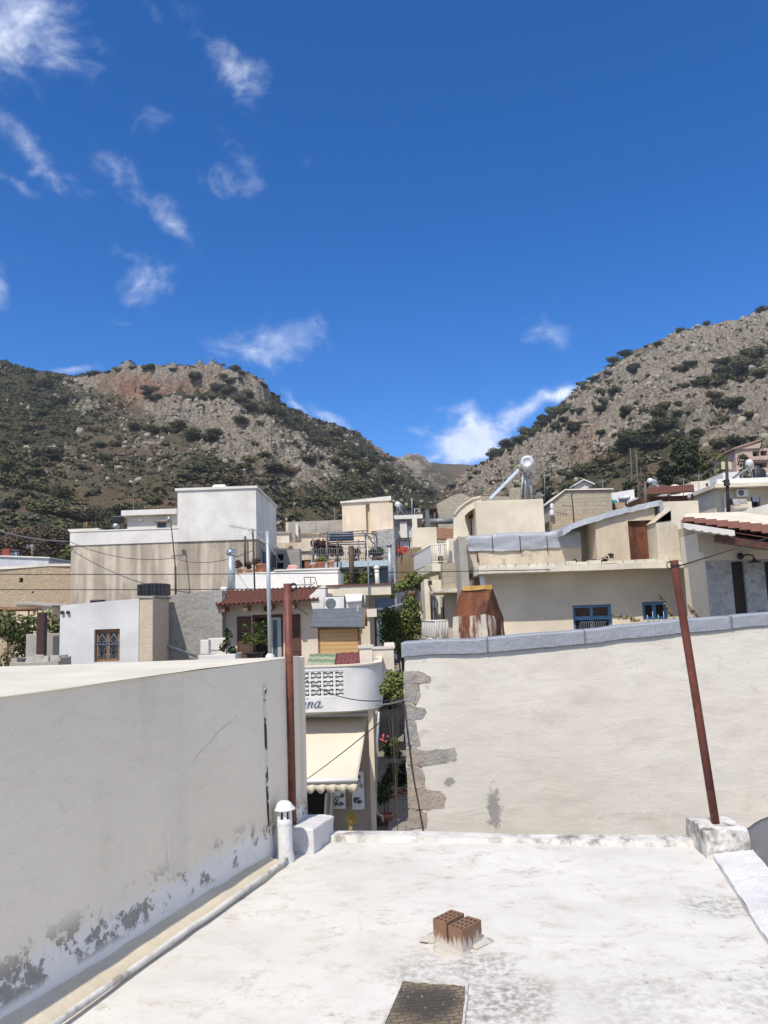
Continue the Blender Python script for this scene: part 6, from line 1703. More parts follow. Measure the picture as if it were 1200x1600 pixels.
mb = MB(); F.box(mb, u0, u1, 0, 1.1, TZ, z1); mb.prism([F.at(u1 - .03, 0, z1), F.at(u1 - .03, 1.1, z1), F.at(u1 - .03, .55, z1 + .5)], F.U * -.03); mb.build('wall', M_pine, sd_)
mb = MB(); F.box(mb, u0 - .005, u0 + .05, -.012, 0, TZ, z1); F.box(mb, u1 - .05, u1 + .005, -.012, 0, TZ, z1); F.box(mb, u0 + .05, u1 - .05, -.012, 0, z1 - .14, z1); mb.build('corner_trim', M_woodl, sd_)
M_felt = masonry('felt_shingles', (.10, .115, .13), (.125, .14, .155), (.06, .07, .08), .25, .12, .008, .5)
a, b, c, d = (F.px(485, 981, -.25), F.px(566, 981, -.25), F.px(567, 951, .55), F.px(491, 953, .55))
A_, B_, C_, D_ = F.at(a[0], -.25, a[1]), F.at(b[0] + .02, -.25, b[1]), F.at(b[0] + .05, .55, c[1]), F.at(a[0] + .02, .55, d[1])
mb = MB(); n_ = (B_ - A_).cross(D_ - A_).normalized(); mb.prism([A_, B_, C_, D_], n_ * .035)
E_, G_ = F.at(b[0] + .05, 1.35, a[1]), F.at(a[0], 1.35, a[1]); mb.prism([D_, C_, E_, G_], Vector((0, .01, .03))); mb.build('roof', M_felt, sd_)
mb = MB(); mb.tube([B_ + Vector((.02, 0, .0)), C_ + Vector((.02, 0, 0)), E_ + Vector((.02, 0, 0))], .045, 4); mb.build('barge_board', M_woodl, sd_)
# chest draped with a striped blanket and a patterned mat
D = 19.2; F = Frame(479, D, 562, D); r_ = F.rect(479, 1018, 562, 1044)
def drape(x0, x1, mat, name, label):
    mb = MB(); a, b = F.px(x0, 1040)[0], F.px(x1, 1040)[0]; n_ = 14
    zt_ = F.px(520, 1021, .9)[1]; z0_ = F.px(520, 1044)[1]
    prof = [(-.02, z0_ - .25), (-.04, z0_ + .02), (.0, z0_ + .10), (.45, (z0_ + zt_) / 2 + .06), (.9, zt_), (1.0, zt_ - .05), (1.0, zt_ - .6)]
    for i in range(n_):
        for (w1_, q1), (w2_, q2) in zip(prof, prof[1:]):
            g_ = lambda i_, w, z: F.at(a + (b - a) * i_ / n_, w + .012 * math.sin(i_ * 1.9 + w * 5), z + .012 * math.sin(i_ * 1.3 + w * 3))
            mb.face([g_(i, w1_, q1), g_(i + 1, w1_, q1), g_(i + 1, w2_, q2), g_(i, w2_, q2)], 0, True)
    o = mb.build(name, mat, None, origin=F.at(a, .5, z0_)); s_ = o.modifiers.new('t', 'SOLIDIFY'); s_.thickness = .012; s_.offset = 1
    setp(o, label, name.replace('_', ' ').split()[-1]); return o
m, t = newmat('green_striped_blanket'); p = t.pos(); y = t.sep(p)[1]; x = t.sep(p)[0]
st = t.math('FRACT', t.math('ADD', t.math('MULTIPLY', y, 2.2), t.math('MULTIPLY', x, .35))); s1_ = t.sstep(st, .45, .5); sq = t.math('FRACT', t.math('MULTIPLY', x, 8))
col = t.mix(s1_, (.155, .185, .11), (.33, .31, .235)); col = t.mix(t.math('MULTIPLY', t.sstep(sq, .6, .7), .35), col, (.2, .3, .16)); col = t.mix(t.math('MULTIPLY', t.sstep(st, .85, .9), .8), col, (.14, .30, .17))
finish(t, col, .95, t.bump(t.noise(p, 60, 3), .3, .01)); drape(479, 523, m, 'striped_blanket', 'green and cream striped blanket spread over a low chest before the shed')
m, t = newmat('dark_red_scale_mat'); p = t.pos(); q = t.mapv(p, (1, 1, 1)); bk = t.n.new('ShaderNodeTexBrick'); t.put(bk.inputs['Vector'], q)
for kk, v in (('Scale', 1.), ('Mortar Size', .02), ('Mortar Smooth', .6), ('Brick Width', .2), ('Row Height', .17)): bk.inputs[kk].default_value = v
t.put(bk.inputs['Color1'], (.20, .065, .06)); t.put(bk.inputs['Color2'], (.17, .055, .055)); t.put(bk.inputs['Mortar'], (.075, .025, .028)); finish(t, bk.outputs[0], .9)
drape(524, 561, m, 'patterned_mat', 'dark red scale patterned mat hung beside the striped blanket')
mb = MB(); F.box(mb, .03, F.L - .03, .03, .95, TZ, r_[2] - .1); setp(mb.build('storage_chest', M_woodl, None, origin=F.base()), 'low wooden chest hidden under the striped blanket and dark red mat', 'chest')
D = 19; F = Frame(560, D, 584, D); r_ = F.rect(562, 1013, 582, 1044)
pi_ = thing('terrace_pillar', 'square cream pillar with a flat cap beside the dark red mat', 'pillar', F.base())
mb = MB(); F.box(mb, r_[0], r_[1], 0, .35, TZ, r_[3]); mb.build('shaft', M_pink, pi_); mb = MB(); F.box(mb, r_[0] - .03, r_[1] + .03, -.03, .38, r_[3] + .002, r_[3] + .07); mb.build('cap', M_pale, pi_)
# ---- flat slab house with the outdoor units
D = 25; F = Frame(496, D, 612, D); gb = gfloor(D) - .3
fs = thing('slab_roof_house', 'cream house with a thick flat overhanging roof slab at the lane corner', 'house', F.base())
r_ = F.rect(496, 915, 611, 931); uW = F.px(571, 960, .8)[0]
mb = MB(); F.box(mb, r_[0] - .2, r_[1], 0, 4.2, r_[2], r_[3]); mb.build('roof_slab', M_cream, fs, bevel=.01)
mb = MB(); n_ = 34
for i in range(n_):
    a = r_[0] + (r_[1] - r_[0]) * i / n_; F.box(mb, a, a + (r_[1] - r_[0]) / n_ * .9, -.05, .3, r_[3] + .002, r_[3] + .045)
mb.build('tile_edging', M_tile, fs, weld=False)
fbody(fs, F, -.3, uW, gb, r_[2] - .003, 3, M_cream, w0=0) if False else None
mb = MB(); F.box(mb, -.3, uW, .8, 3.6, gb, r_[2] - .002); F.box(mb, uW, uW + .28, 1.0, 3.5, gb, r_[2] - .002); mb.build('wall', M_cream, fs)
S_ = SideF(F, uW + .28)
mb = MB(); a = F.px(587, 961, 1.2)
F.box(mb, uW + .281, uW + .33, 1.1, 2.0, G0, a[1]); F.box(mb, uW + .281, uW + .33, 2.05, 2.9, G0, a[1]); mb.build('shutter', M_wood, fs)
mb = MB(); F.box(mb, uW + .05, uW + .6, .6, .9, a[1] + .18, a[1] + .23); mb.build('lintel_stone', M_whitep, fs)
mb = MB(); F.pbox(mb, 566, 926, 578, 1030, .55, .79, zmin=-.5); mb.build('pier', M_cream, fs)
mb = MB(); a = F.px(562, 951, .5); F.box(mb, F.px(556, 951, .5)[0], F.px(580, 951, .5)[0], .4, .79, a[1] - .02, a[1] + .03); mb.build('ledge', M_pale, fs)
b1 = F.px(583, 1020, -2)
Fw = Frame(583, 20.5, 616, 20.5); r2 = Fw.rect(583, 1014, 616, 1060)
lwl = thing('terrace_wall', 'low cream wall with a flat coping at the edge of the dark lane', 'wall', Fw.base())
mb = MB(); Fw.box(mb, r2[0], r2[1], 0, .22, r2[2] - .1, r2[3]); Fw.box(mb, r2[1] - .22, r2[1], .22, 3, r2[2] - .1, r2[3]); Fw.box(mb, r2[0] - .3, r2[1] - .23, .23, 3, r2[2] - .1, r2[2] + .05); mb.build('wall', M_pink, lwl); mb = MB(); Fw.box(mb, r2[0] - .02, r2[1] + .03, -.03, .26, r2[3] + .002, r2[3] + .06); Fw.box(mb, r2[1] - .26, r2[1] + .03, .26, 3, r2[3] + .002, r2[3] + .06); mb.build('coping', M_pale, lwl)
Fa = Frame(504, 23.3, 540, 23.3); r_ = Fa.rect(505, 933, 531, 953); ac_unit(Fa, r_[0], r_[2], (r_[1] - r_[0]) * 1.25, r_[3] - r_[2], 0, 'cream air conditioner with a round fan grille above the garden shed roof')
mb = MB(); Fa.box(mb, r_[0] - .2, r_[0] + 1.6, .0, .5, r_[2] - .25, r_[2] - .01); mb.build('unit_shelf', M_cream, fs)
bx = thing('meter_box', 'white box with a sloping tin cover right of the cream air conditioner', 'box', Fa.at(Fa.px(552, 945)[0], 0, 0)); r_ = Fa.rect(541, 938, 564, 953)
mb = MB(); Fa.box(mb, r_[0], r_[1], .1, .5, r_[2] - .2, r_[3]); mb.build('box_body', M_ac, bx)
mb = MB(); a, b, c, d = Fa.px(541, 941, -.1), Fa.px(565, 939, -.1), Fa.px(566, 929, .4), Fa.px(539, 930, .4); mb.prism([Fa.at(a[0], -.1, a[1]), Fa.at(b[0], -.1, b[1]), Fa.at(c[0], .5, c[1]), Fa.at(d[0], .5, d[1])], (0, 0, .03)); mb.build('cover', M_whitep, bx)
mb = MB(); pole(mb, 577, 952, 574, 838, 24.9, .022, 6); pole(mb, 571, 950, 570, 930, 24.7, .03, 6); setp(mb.build('thin_mast', M_galv, None, origin=P(577, 952, 24.9)), 'thin pale mast rising past the front of the roof slab', 'mast')
# ---- poles, aerial
gp = thing('aerial_pole', 'tall grey galvanised aerial pole standing on the cream roof edge', 'pole', tuple(P(422, 1027, 5.95)))
mb = MB(); pole(mb, 422, 1030, 418, 830, 5.95, .0155, 12); mb.build('pole_tube', M_galv, gp)
mb = MB(); mb.lathe(P(422, 1027, 5.95), [(.035, -.02), (.034, .012), (.017, .03)], 12); mb.build('roof_collar', M_wht2, gp)
mb = MB(); mb.tube([P(400, 840, 5.95), P(419, 849, 5.94), P(435, 857, 5.93)], .006, 6); mb.tube([P(419, 849, 5.94), P(437, 876, 5.93)], .003, 5); mb.tube([P(404, 838, 5.9), P(404, 845, 5.9)], .005, 5); mb.tube([P(430, 851, 5.9), P(430, 859, 5.9)], .006, 5); mb.build('cross_arm', M_galvd, gp)
ya = thing('yagi_aerial', 'toothed television aerial on a thin dark mast behind the tiled porch', 'aerial', tuple(P(398, 920, 25.5)), 'television aerials')
mb = MB(); pole(mb, 398, 922, 395, 827, 25.5, .028, 8); mb.box(P(397, 876, 25.4), (.12, .1, .1)); mb.build('mast', M_iron, ya)
mb = MB(); pole(mb, 360, 822, 419, 832, 25.5, .016, 6)
for i in range(17):
    s = i / 16; a = P(360 + 58 * s, 822 + 10 * s, 25.5); mb.tube([a - Vector((.0, .1 + .1 * s, .07)), a + Vector((0, .1 + .1 * s, .07))], .008, 4)
pole(mb, 395, 836, 388, 828, 25.5, .01, 5); pole(mb, 388, 828, 386, 825, 25.5, .01, 5); mb.build('dipoles', M_galv, ya)
# ================================================================== right of the lane
class LaneF(Frame):
    """wall facing the lane (towards -x), u running away from the viewer"""
    def __init__(s, a, d0=None):
        s.A = Vector((a.x, a.y, 0)); s.U = Vector((0, 1, 0)); s.N = Vector((1, 0, 0)); s.L = 10
# ---- long beige house with the blue windows
D = 22.87; F = Frame(757, D, 1112, D); gb = gfloor(D) - .3
bh_ = thing('beige_house', 'long beige house with blue windows under a deep cream roof ledge', 'house', F.base())
zs0 = F.px(900, 897, -.89)[1]
w1 = F.rect(896, 945, 957, 1000); w2 = F.rect(1004, 940, 1043, 968)
fbody(bh_, F, 0, F.L + .3, gb, zs0 + .12, 5.5, M_beige, [(*w1, .22), (*w2, .18)])
# roller-shutter window
wn1 = win(bh_, F, w1, .10, M_blue, M_dark, 2, 1, .08, label='blue wooden window with a roller shutter')
mb = MB(); F.box(mb, w1[0] + .08, w1[1] - .08, .08, .16, w1[3] - .44, w1[3] - .33); mb.build('transom', M_blue, wn1)
mb = MB()
for i in range(6):
    z = w1[3] - .09 - .04 * (i + 1); F.box(mb, w1[0] + .085, w1[1] - .085, .115, .127, z, z + .03)
mb.build('roller_shutter', M_brn, wn1)
mb = MB()
for i in range(13):
    u = w1[0] + .2 + (w1[1] - w1[0] - .4) * i / 12; mb.tube([F.at(u, .06, w1[2]), F.at(u, .06, w1[3] - .52), F.at(u + .04, .06, w1[3] - .48), F.at(u + .08, .06, w1[3] - .52)], .009, 4)
mb.build('window_bars', M_galv, wn1)
wn2 = win(bh_, F, w2, .07, M_blue, M_dark, 2, 1, .09, label='small blue two leaf window')
mb = MB()
for i in range(5):
    u = w2[0] + .1 + .16 * i; mb.tube([F.at(u, -.08, w2[2] - .12), F.at(u, -.08, w2[2] + (.24 if i % 2 else .14))], .012, 4)
mb.tube([F.at(w2[0], -.08, w2[2] - .06), F.at(w2[1], -.08, w2[2] - .06)], .014, 4); mb.tube([F.at(w2[0], -.08, w2[2] - .12), F.at(w2[1], -.08, w2[2] - .12)], .012, 4); mb.build('flower_rail', paint('pale_blue_iron', (.3, .47, .58), .5), wn2)
F0 = Frame(757, 21.98, 1092, 21.98)
mb = MB(); a = F0.px(754, 890); b = F0.px(1092, 882); c = F0.px(1092, 891); d = F0.px(754, 897)
za = (d[1] + c[1]) / 2
mb.hexa([F0.at(-.1, 0, d[1]), F0.at(F0.L + .3, 0, d[1]), F0.at(F0.L + .3, 6.4, d[1]), F0.at(-.1, 6.4, d[1]), F0.at(-.1, 0, d[1] + .17), F0.at(F0.L + .3, 0, d[1] + .17), F0.at(F0.L + .3, 6.4, d[1] + .17), F0.at(-.1, 6.4, d[1] + .17)])
mb.build('roof_slab', M_slab, bh_, rough=(.03, 1.3, 6))
mb = MB(); rg = random.Random(3); u = -.1; zt = d[1] + .175
while u < F0.L + .1:
    w_ = rg.uniform(.22, .4)
    F0.box(mb, u, u + w_ - .025, .02 + rg.uniform(0, .05), .3, zt, zt + rg.uniform(.05, .12))
    u += w_
mb.build('stone_edging', M_slab, bh_, rough=(.012, 5, 0)); mb = MB(); u = .3
while u < 6.3:
    w_ = rg.uniform(.25, .45); F0.box(mb, -.08, .25, u, u + w_ - .03, zt, zt + rg.uniform(.06, .12)); u += w_
mb.build('stone_edging', M_slab, bh_, rough=(.012, 5, 0))
mb = MB(); pole(mb, 753.5, 899, 755.5, 925, 22.5, .085, 10); mb.tube([P(755.5, 925, 22.5), Vector((P(755.5, 925, 22.5).x, P(755.5, 925, 22.5).y, gb))], .085, 10); mb.build('downpipe', M_ac, bh_)
# ---- parapet wall with silver sheeting above it
D = 23.6; F = Frame(735, D, 915, D)
sp = thing('sheeted_parapet', 'blotched parapet wall topped with crinkled silver sheeting above the beige house', 'wall', F.base())
zt = F.px(820, 858)[1]; z0 = zs0 + .2
mb = MB(); F.box(mb, 0, F.L, 0, .3, z0, zt + .2); mb.build('wall', M_stainy, sp)
mb = MB(); nu, nv = 60, 8
rw = [F.px(735, 837)[1], F.px(890, 829)[1]]
def sheet(i, j):
    u = F.L * i / nu; zt_ = rw[0] + (rw[1] - rw[0]) * i / nu + (.03 if (i // 15) % 2 else 0); zb_ = zt - .02 + .03 * float(fbm(u * 2, 0, 0, 3, 91))
    wv = -.05 + .022 * float(fbm(u * 2.2, j * .9, 0, 3, 90))
    if j == nv: return F.at(u, .36, zt_ - .02)
    return F.at(u, wv + (.12 if j == nv - 1 else 0) * .5, zb_ + (zt_ - zb_) * j / (nv - 1))
for i in range(nu):
    for j in range(nv): mb.face([sheet(i, j), sheet(i + 1, j), sheet(i + 1, j + 1), sheet(i, j + 1)], 0, True)
mb.build('silver_sheet', M_silver, sp)
mb = MB()
for x in (768, 811, 853): 
    a = F.px(x, 833); mb.tube([F.at(a[0], -.075, a[1] - .08), F.at(a[0] + .01, -.075, a[1] - .62)], .012, 5)
mb.build('seam', M_iron, sp)
mb = MB(); a = F.px(746, 879); b = F.px(743, 870); mb.tube([F.at(a[0], -.1, a[1]), F.at(a[0], -.1, a[1] + .25), F.at(b[0], -.1, a[1] + .35)], .02, 6); mb.build('bent_rebar', M_rust, sp)
F = Frame(722, 23, 735, 23)
cp_ = thing('cement_pillar', 'rough grey cement pillar at the left end of the silver sheeting', 'pillar', F.base())
mb = MB(); F.box(mb, 0, F.L, 0, 1.6, zs0 - .8, F.px(728, 838)[1]); mb.build('shaft', M_grey2, cp_, rough=(.03, 3, 4))
# concrete block wall over a cement ledge
D = 24.5; F = Frame(692, D, 724, D)
bw_ = thing('block_wall', 'grey concrete block wall on a cement ledge beside the lane', 'wall', F.base())
mb = MB(); F.pbox(mb, 692, 879, 724, 920, 0, .9); mb.build('wall', M_blocks, bw_)
u0, u1, z0, z1 = F.rect(677, 920, 726, 929)
mb = MB(); F.box(mb, u0, u1, -.2, 2.4, z0 + .06, z1 - .003); mb.build('ledge', M_slab, bw_, rough=(.03, 3, 4))
fbody(bw_, F, F.px(701, 930)[0], u1 + .6, gfloor(D) - .3, z0 + .055, 2.2, M_grey2, name='lower_wall', w0=0) if False else None
mb = MB(); F.box(mb, F.px(701, 930)[0], u1 + .7, .5, 2.2, gfloor(D) - .3, z0 + .055); mb.build('lower_wall', M_stainy, bw_)
# ---- rusty chimney hood
hd = thing('rusty_hood', 'rust streaked sheet metal chimney hood standing on the stone house roof', 'chimney hood', tuple(P(740, 1004, 14)))
FL_, FR_, BR_ = P(708, 1008, 14.2), P(764, 1008, 13.75), P(791, 1004, 14.35)
BL_ = FL_ + BR_ - FR_
def at_h(p, y, x): 
    q = P(x, y, p.y); return q
m1 = [at_h(FL_, 965, 707.5), at_h(FR_, 961, 759.5), at_h(BR_, 966, 787)]; m1.append(m1[0] + m1[2] - m1[1])
mb = MB(); lo = [q - Vector((0, 0, .25)) for q in (FL_, FR_, BR_, BL_)]
def sub_quad(mb, a, b, c, d, n, m_, k_): 
    grid_quad(mb, [a, b, c, d], n, n, lambda x, y: 0, k_, False)
for i in range(4):
    j = (i + 1) % 4; grid_quad(mb, [lo[i], lo[j], m1[j], m1[i]], 6, 6, None, 0, False)
mb.build('lower_skirt', M_rustw, hd, rough=(.022, 4, 0))
t1 = [P(722, 921, 14.15), P(768, 918, 13.95), P(770, 918, 14.3)]; t1.append(t1[0] + t1[2] - t1[1])
mb = MB()
for i in range(4):
    j = (i + 1) % 4; grid_quad(mb, [m1[i], m1[j], t1[j], t1[i]], 6, 6, None, 0, False)
mb.build('tapered_hood', M_rust, hd, rough=(.018, 4, 0))
mb = MB(); q = [p + Vector((0, 0, -.03)) for p in t1]; mb.hexa([p - Vector((0, .03, 0)) for p in q[:2]] + q[2:] + [p + Vector((0, -.03, .08)) for p in q[:2]] + [p + Vector((0, .03, .08)) for p in q[2:]]); mb.build('yellow_cap', paint('ochre_cap', (.42, .26, .08), .8, 0, .25, .3), hd, rough=(.01, 9, 3))
# ---- sloping shed with rusted door on the roof
D = 22.9; F = Frame(940, D, 1036, D)
rs_ = thing('rooftop_shed', 'weathered beige shed with a sloping silver roof and a rusted metal door', 'shed', F.base())
tp = [F.px(x, y) for x, y in ((940, 811), (985, 800), (1026, 790), (1034, 790))]; zb_ = zs0 + .185
u_d = F.rect(983, 813, 1022, 877)
def topz(u): return float(np.interp(u, [a for a, b in tp], [b for a, b in tp]))
mb = MB(); us_ = [0, u_d[0], u_d[1], F.L]
for a, b in ((0, u_d[0]), (u_d[1], F.L)): mb.hexa([F.at(a, 0, zb_), F.at(b, 0, zb_), F.at(b, 2.2, zb_), F.at(a, 2.2, zb_), F.at(a, 0, topz(a)), F.at(b, 0, topz(b)), F.at(b, 2.2, topz(b)), F.at(a, 2.2, topz(a))])
a, b = u_d[0], u_d[1]; mb.hexa([F.at(a, 0, u_d[3]), F.at(b, 0, u_d[3]), F.at(b, 2.2, u_d[3]), F.at(a, 2.2, u_d[3]), F.at(a, 0, topz(a)), F.at(b, 0, topz(b)), F.at(b, 2.2, topz(b)), F.at(a, 2.2, topz(a))])
ua = F.px(892, 840, 1.3)[0]; za_, zb2 = F.px(895, 826, 1.3)[1], F.px(942, 812, 1.3)[1]
mb.hexa([F.at(ua, 1.3, zb_), F.at(.02, 1.3, zb_), F.at(.02, 2.2, zb_), F.at(ua, 2.2, zb_), F.at(ua, 1.3, za_), F.at(.02, 1.3, zb2), F.at(.02, 2.2, zb2), F.at(ua, 2.2, za_)])
mb.build('wall', plaster('weathered_beige', (.52, .44, .33), (.3, .25, .18), .6, .3, (.2, .16, .12), .5, 1.2, .35), rs_)
mb = MB(); grid_quad(mb, [F.at(u_d[0], .12, zb_), F.at(u_d[1], .12, zb_), F.at(u_d[1], .12, u_d[3]), F.at(u_d[0], .12, u_d[3])], 8, 8, None, 0, False); mb.build('rusted_door', M_rust, rs_, rough=(.012, 5, 0), label='rusted brown sheet metal door')
mb = MB()
rp_ = [(878, 828), (896, 817), (940, 802.5), (985, 791.5), (1031, 781.5)]
def rib(x, y, w, up): u, z = F.px(x, y); return F.at(u, w, z + up)
for (x0, y0), (x1, y1) in zip(rp_, rp_[1:]):
    for s in range(5):
        xa, ya, xb, yb = [p + (q - p) * t_ for t_ in (s / 5, (s + 1) / 5) for p, q in ((x0, x1), (y0, y1))]
        j = lambda x: .02 * float(fbm(x * .12, 0, 0, 3, 50))
        mb.hexa([rib(xa, ya, -.14, -.17 + j(xa)), rib(xb, yb, -.14, -.17 + j(xb)), rib(xb, yb, 2.3, -.1), rib(xa, ya, 2.3, -.1), rib(xa, ya, -.10, j(xa)), rib(xb, yb, -.10, j(xb)), rib(xb, yb, 2.3, .05), rib(xa, ya, 2.3, .05)])
a = F.px(1027, 783); b = F.px(1036, 807); F.box(mb, a[0], b[0] - .02, -.16, .3, b[1], a[1] - .02)
mb.build('silver_roof', M_silver, rs_, rough=(.012, 4, 0))
# dry climber left on the ledge
c = F0.at(F0.px(922, 880, .5)[0], .5, zt)
plantobj('withered_creeper', 'withered dark creeper lying on the ledge by the silver sheeting', 'plant', F0.at(F0.px(922, 880, .6)[0], .45, d[1] + .18), 1.2, .4, 120, .07, M_iron, None, 3, [(-.5, 0, .05, .12), (-.2, 0, .06, .12), (.1, 0, .08, .1), (.4, 0, .12, .1), (.6, 0, .25, .09)], .02)
# ---- chimney with a tent top
Dc = 22.2; Fc = Frame(1037, Dc, 1072, Dc)
ch = thing('chimney', 'broad rendered chimney with a tent shaped top and dark triangular mouth', 'chimney', Fc.base())
zb_ = zs0 + .18; cw = Fc.L; zc = Fc.px(1050, 813)[1]; zr_ = Fc.px(1067, 820)[1]
ol = [(-.0, zb_), (cw + .03, zb_), (cw - .02, zr_), (cw * .62, zc + .02), (0.0, zc)]
mb = MB(); mb.prism([Fc.at(u, 0, z) for u, z in ol], Fc.N * .95); 
M_chim = plaster('chimney_render', (.58, .51, .40), (.34, .28, .19), .6, .2, (.3, .25, .18), .6, 1.6, .3)
mb.build('stack', M_chim, ch, bevel=.02)
mb = MB(); ap = Fc.px(1047.5, 792.5); la = (-.04, zc - .04); ra = (cw * .68, zc)
th_ = .05
mb.prism([Fc.at(la[0], -.02, la[1]), Fc.at(la[0] + .07, -.02, la[1] + .01), Fc.at(ap[0], -.02, ap[1] - .09), Fc.at(ra[0] - .08, -.02, ra[1]), Fc.at(ra[0], -.02, ra[1]), Fc.at(ap[0], -.02, ap[1])], Fc.N * 1.0); mb.build('tent_cap', M_chim, ch)
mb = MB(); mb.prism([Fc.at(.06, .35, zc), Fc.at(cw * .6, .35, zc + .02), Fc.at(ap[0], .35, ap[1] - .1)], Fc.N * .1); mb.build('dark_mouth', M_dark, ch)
# ---- cream house with stone ground floor and tiled roof
D = 19.75; F = Frame(1078, D, 1330, D); gb = gfloor(D) - .3
ch2 = thing('tiled_house', 'cream house with a stone faced ground floor, red tiled eave and dark door', 'house', F.base())
zm = F.px(1150, 875)[1]; zt = F.px(1150, 826)[1]
us_ = F.px(1104, 890)[0]; dr = F.rect(1147, 877, 1167, 962); dr2 = F.rect(1199, 877, 1220, 962)
f = lambda u, w, z: F.at(u, w, z)
mb = MB(); panel(mb, lambda u, w, z: F.at(u, w + .04, z), us_, F.L, gb, zm, [(dr[0], dr[1], -.6, dr[3], .25), (dr2[0], dr2[1], -.6, dr2[3], .25)]); mb.face([F.at(us_, .04, gb), F.at(us_, 1.5, gb), F.at(us_, 1.5, zm), F.at(us_, .04, zm)], 1); mb.build('stone_wall', [M_rubw, M_beige], ch2)
ledge = F.px(1110, 863)[1]
mb = MB(); F.box(mb, us_ - .03, F.L, .0, 1.5, zm + .002, zt - .05); F.box(mb, us_ - .2, F.L, -.10, -.002, ledge, zt - .1); Fb = Frame(1074, 22.15, 1112, 22.15); Fb.pbox(mb, 1074, 823, 1112, 880, 0, 1.5); mb.build('upper_wall', M_cream, ch2)
for q in (dr, dr2):
    mb = MB(); F.box(mb, q[0], q[1], .14, .2, -.6, q[3] - .003); o = mb.build('door', paint('dark_brown_door', (.035, .025, .02), .6), ch2)
dF, bF = (P(1066, 819, 18.35), P(1330, 858, 18.35)), (P(1066, 812, 21.2), P(1330, 836, 21.2))
tile_roof(ch2, dF[1], bF[1], bF[0], dF[0], 7, 15, 'roof', .07, .045)
mb = MB()
for i in range(24):
    a_, b_ = [dF[0].lerp(dF[1], .30 * (i + q) / 24) for q in (0, 1)]; h_ = .10 + .03 * abs(math.sin(i * .8))
    mb.hexa([a_ + Vector((0, -.1, -h_)), b_ + Vector((0, -.1, -h_)), b_ + Vector((0, .1, -h_)), a_ + Vector((0, .1, -h_)), a_ + Vector((0, -.1, .02)), b_ + Vector((0, -.1, .02)), b_ + Vector((0, .1, .05)), a_ + Vector((0, .1, .05))])
mb.build('verge', M_wht, ch2)
mb = MB(); a_, b_ = dF[0].lerp(dF[1], .2), dF[1]; dn = Vector((0, 0, -.16))
mb.hexa([a_ + dn * 1.9 + Vector((0, .02, 0)), b_ + dn * 1.9 + Vector((0, .02, 0)), b_ + dn * 1.9 + Vector((0, .16, 0)), a_ + dn * 1.9 + Vector((0, .16, 0)), a_ + dn + Vector((0, .02, .02)), b_ + dn + Vector((0, .02, .02)), b_ + dn + Vector((0, .16, .02)), a_ + dn + Vector((0, .16, .02))]); mb.build('eave_beam', M_wood, ch2)
mb = MB(); mb.prism([dF[0] + Vector((.3, .3, -.12)), dF[1] + Vector((0, .3, -.12)), bF[1] + Vector((0, 0, -.12)), bF[0] + Vector((.3, 0, -.12))], (0, 0, .05)); mb.build('soffit', M_wood, ch2)
mb = MB(); mb.prism([P(1064, 812, 21.3), P(1330, 836, 21.3), P(1330, 824, 26), P(1156, 799.5, 26), P(1072, 802.5, 24)], (0, .05, -.12)); mb.build('roof_slab', plaster('cream_membrane', (.62, .565, .45), None, .2, 0), ch2)
lm = thing('wall_lamp', 'black gooseneck lamp on the cream wall above the dark door', 'lamp', F.at(F.px(1158, 868)[0], 0, F.px(1158, 868)[1]))
a, b = F.px(1158, 869, -.1), F.px(1170, 874, -.45)
mb = MB(); c0 = F.at(a[0], -.1, a[1]); mb.lathe(c0, [(.001, -.03), (.07, -.02), (.09, .04), (.06, .1), (.001, .11)], 12, axis=F.N); mb.tube([c0, c0 + Vector((.12, -.12, .03)), c0 + Vector((.2, -.2, .0)), c0 + Vector((.22, -.22, -.08))], .018, 6); mb.build('arm', M_iron, lm)
mb = MB(); mb.lathe(c0 + Vector((.22, -.22, -.17)), [(.001, .1), (.03, .09), (.05, .04), (.17, 0), (.165, -.012), (.001, .0)], 16); mb.build('shade', M_iron, lm)
mb = MB(); F.pbox(mb, 1187, 953, 1199, 963, -.03, .035); mb.build('wall_vent', M_galvd, ch2)
# flowering creeper along the coping
cr = thing('creeper', 'straggly creeper with small dark leaves trailing along the silver coping under the blue windows', 'plant', tuple(P(1010, 978, 19)))
rg = np.random.RandomState(5); cs = []
mb = MB()
for (x0, y0, x1, y1, n) in ((955, 984, 1060, 978, 240), (1040, 976, 1140, 966, 200), (960, 962, 1000, 970, 40), (1030, 930, 1052, 965, 40), (1076, 948, 1090, 962, 14), (925, 982, 945, 990, 20)):
    for i in range(n):
        s = rg.rand(); q = P(x0 + (x1 - x0) * s + rg.normal() * 1.5, y0 + (y1 - y0) * s + rg.normal() * (3.2 if n > 50 else 1.5), 19.5 + rg.normal() * .12)
        a = Vector(rg.normal(size=3)).normalized() * .055; b = a.orthogonal().normalized() * .04
        cs += [tuple(q - a - cr.location), tuple(q - b - cr.location), tuple(q + a - cr.location), tuple(q + b - cr.location)]
    mb.tube([P(x0 + (x1 - x0) * s / 8, y0 + (y1 - y0) * s / 8 + 2 * math.sin(s * 2.2), 19.5) for s in range(9)], .012, 5)
o = bpy.data.objects.new('foliage', leafmesh('foliage', np.array(cs), leafmat('creeper_leaves', (.10, .085, .045), .5))); COL.objects.link(o); o.parent = cr
mb.build('stem', M_bark, cr)
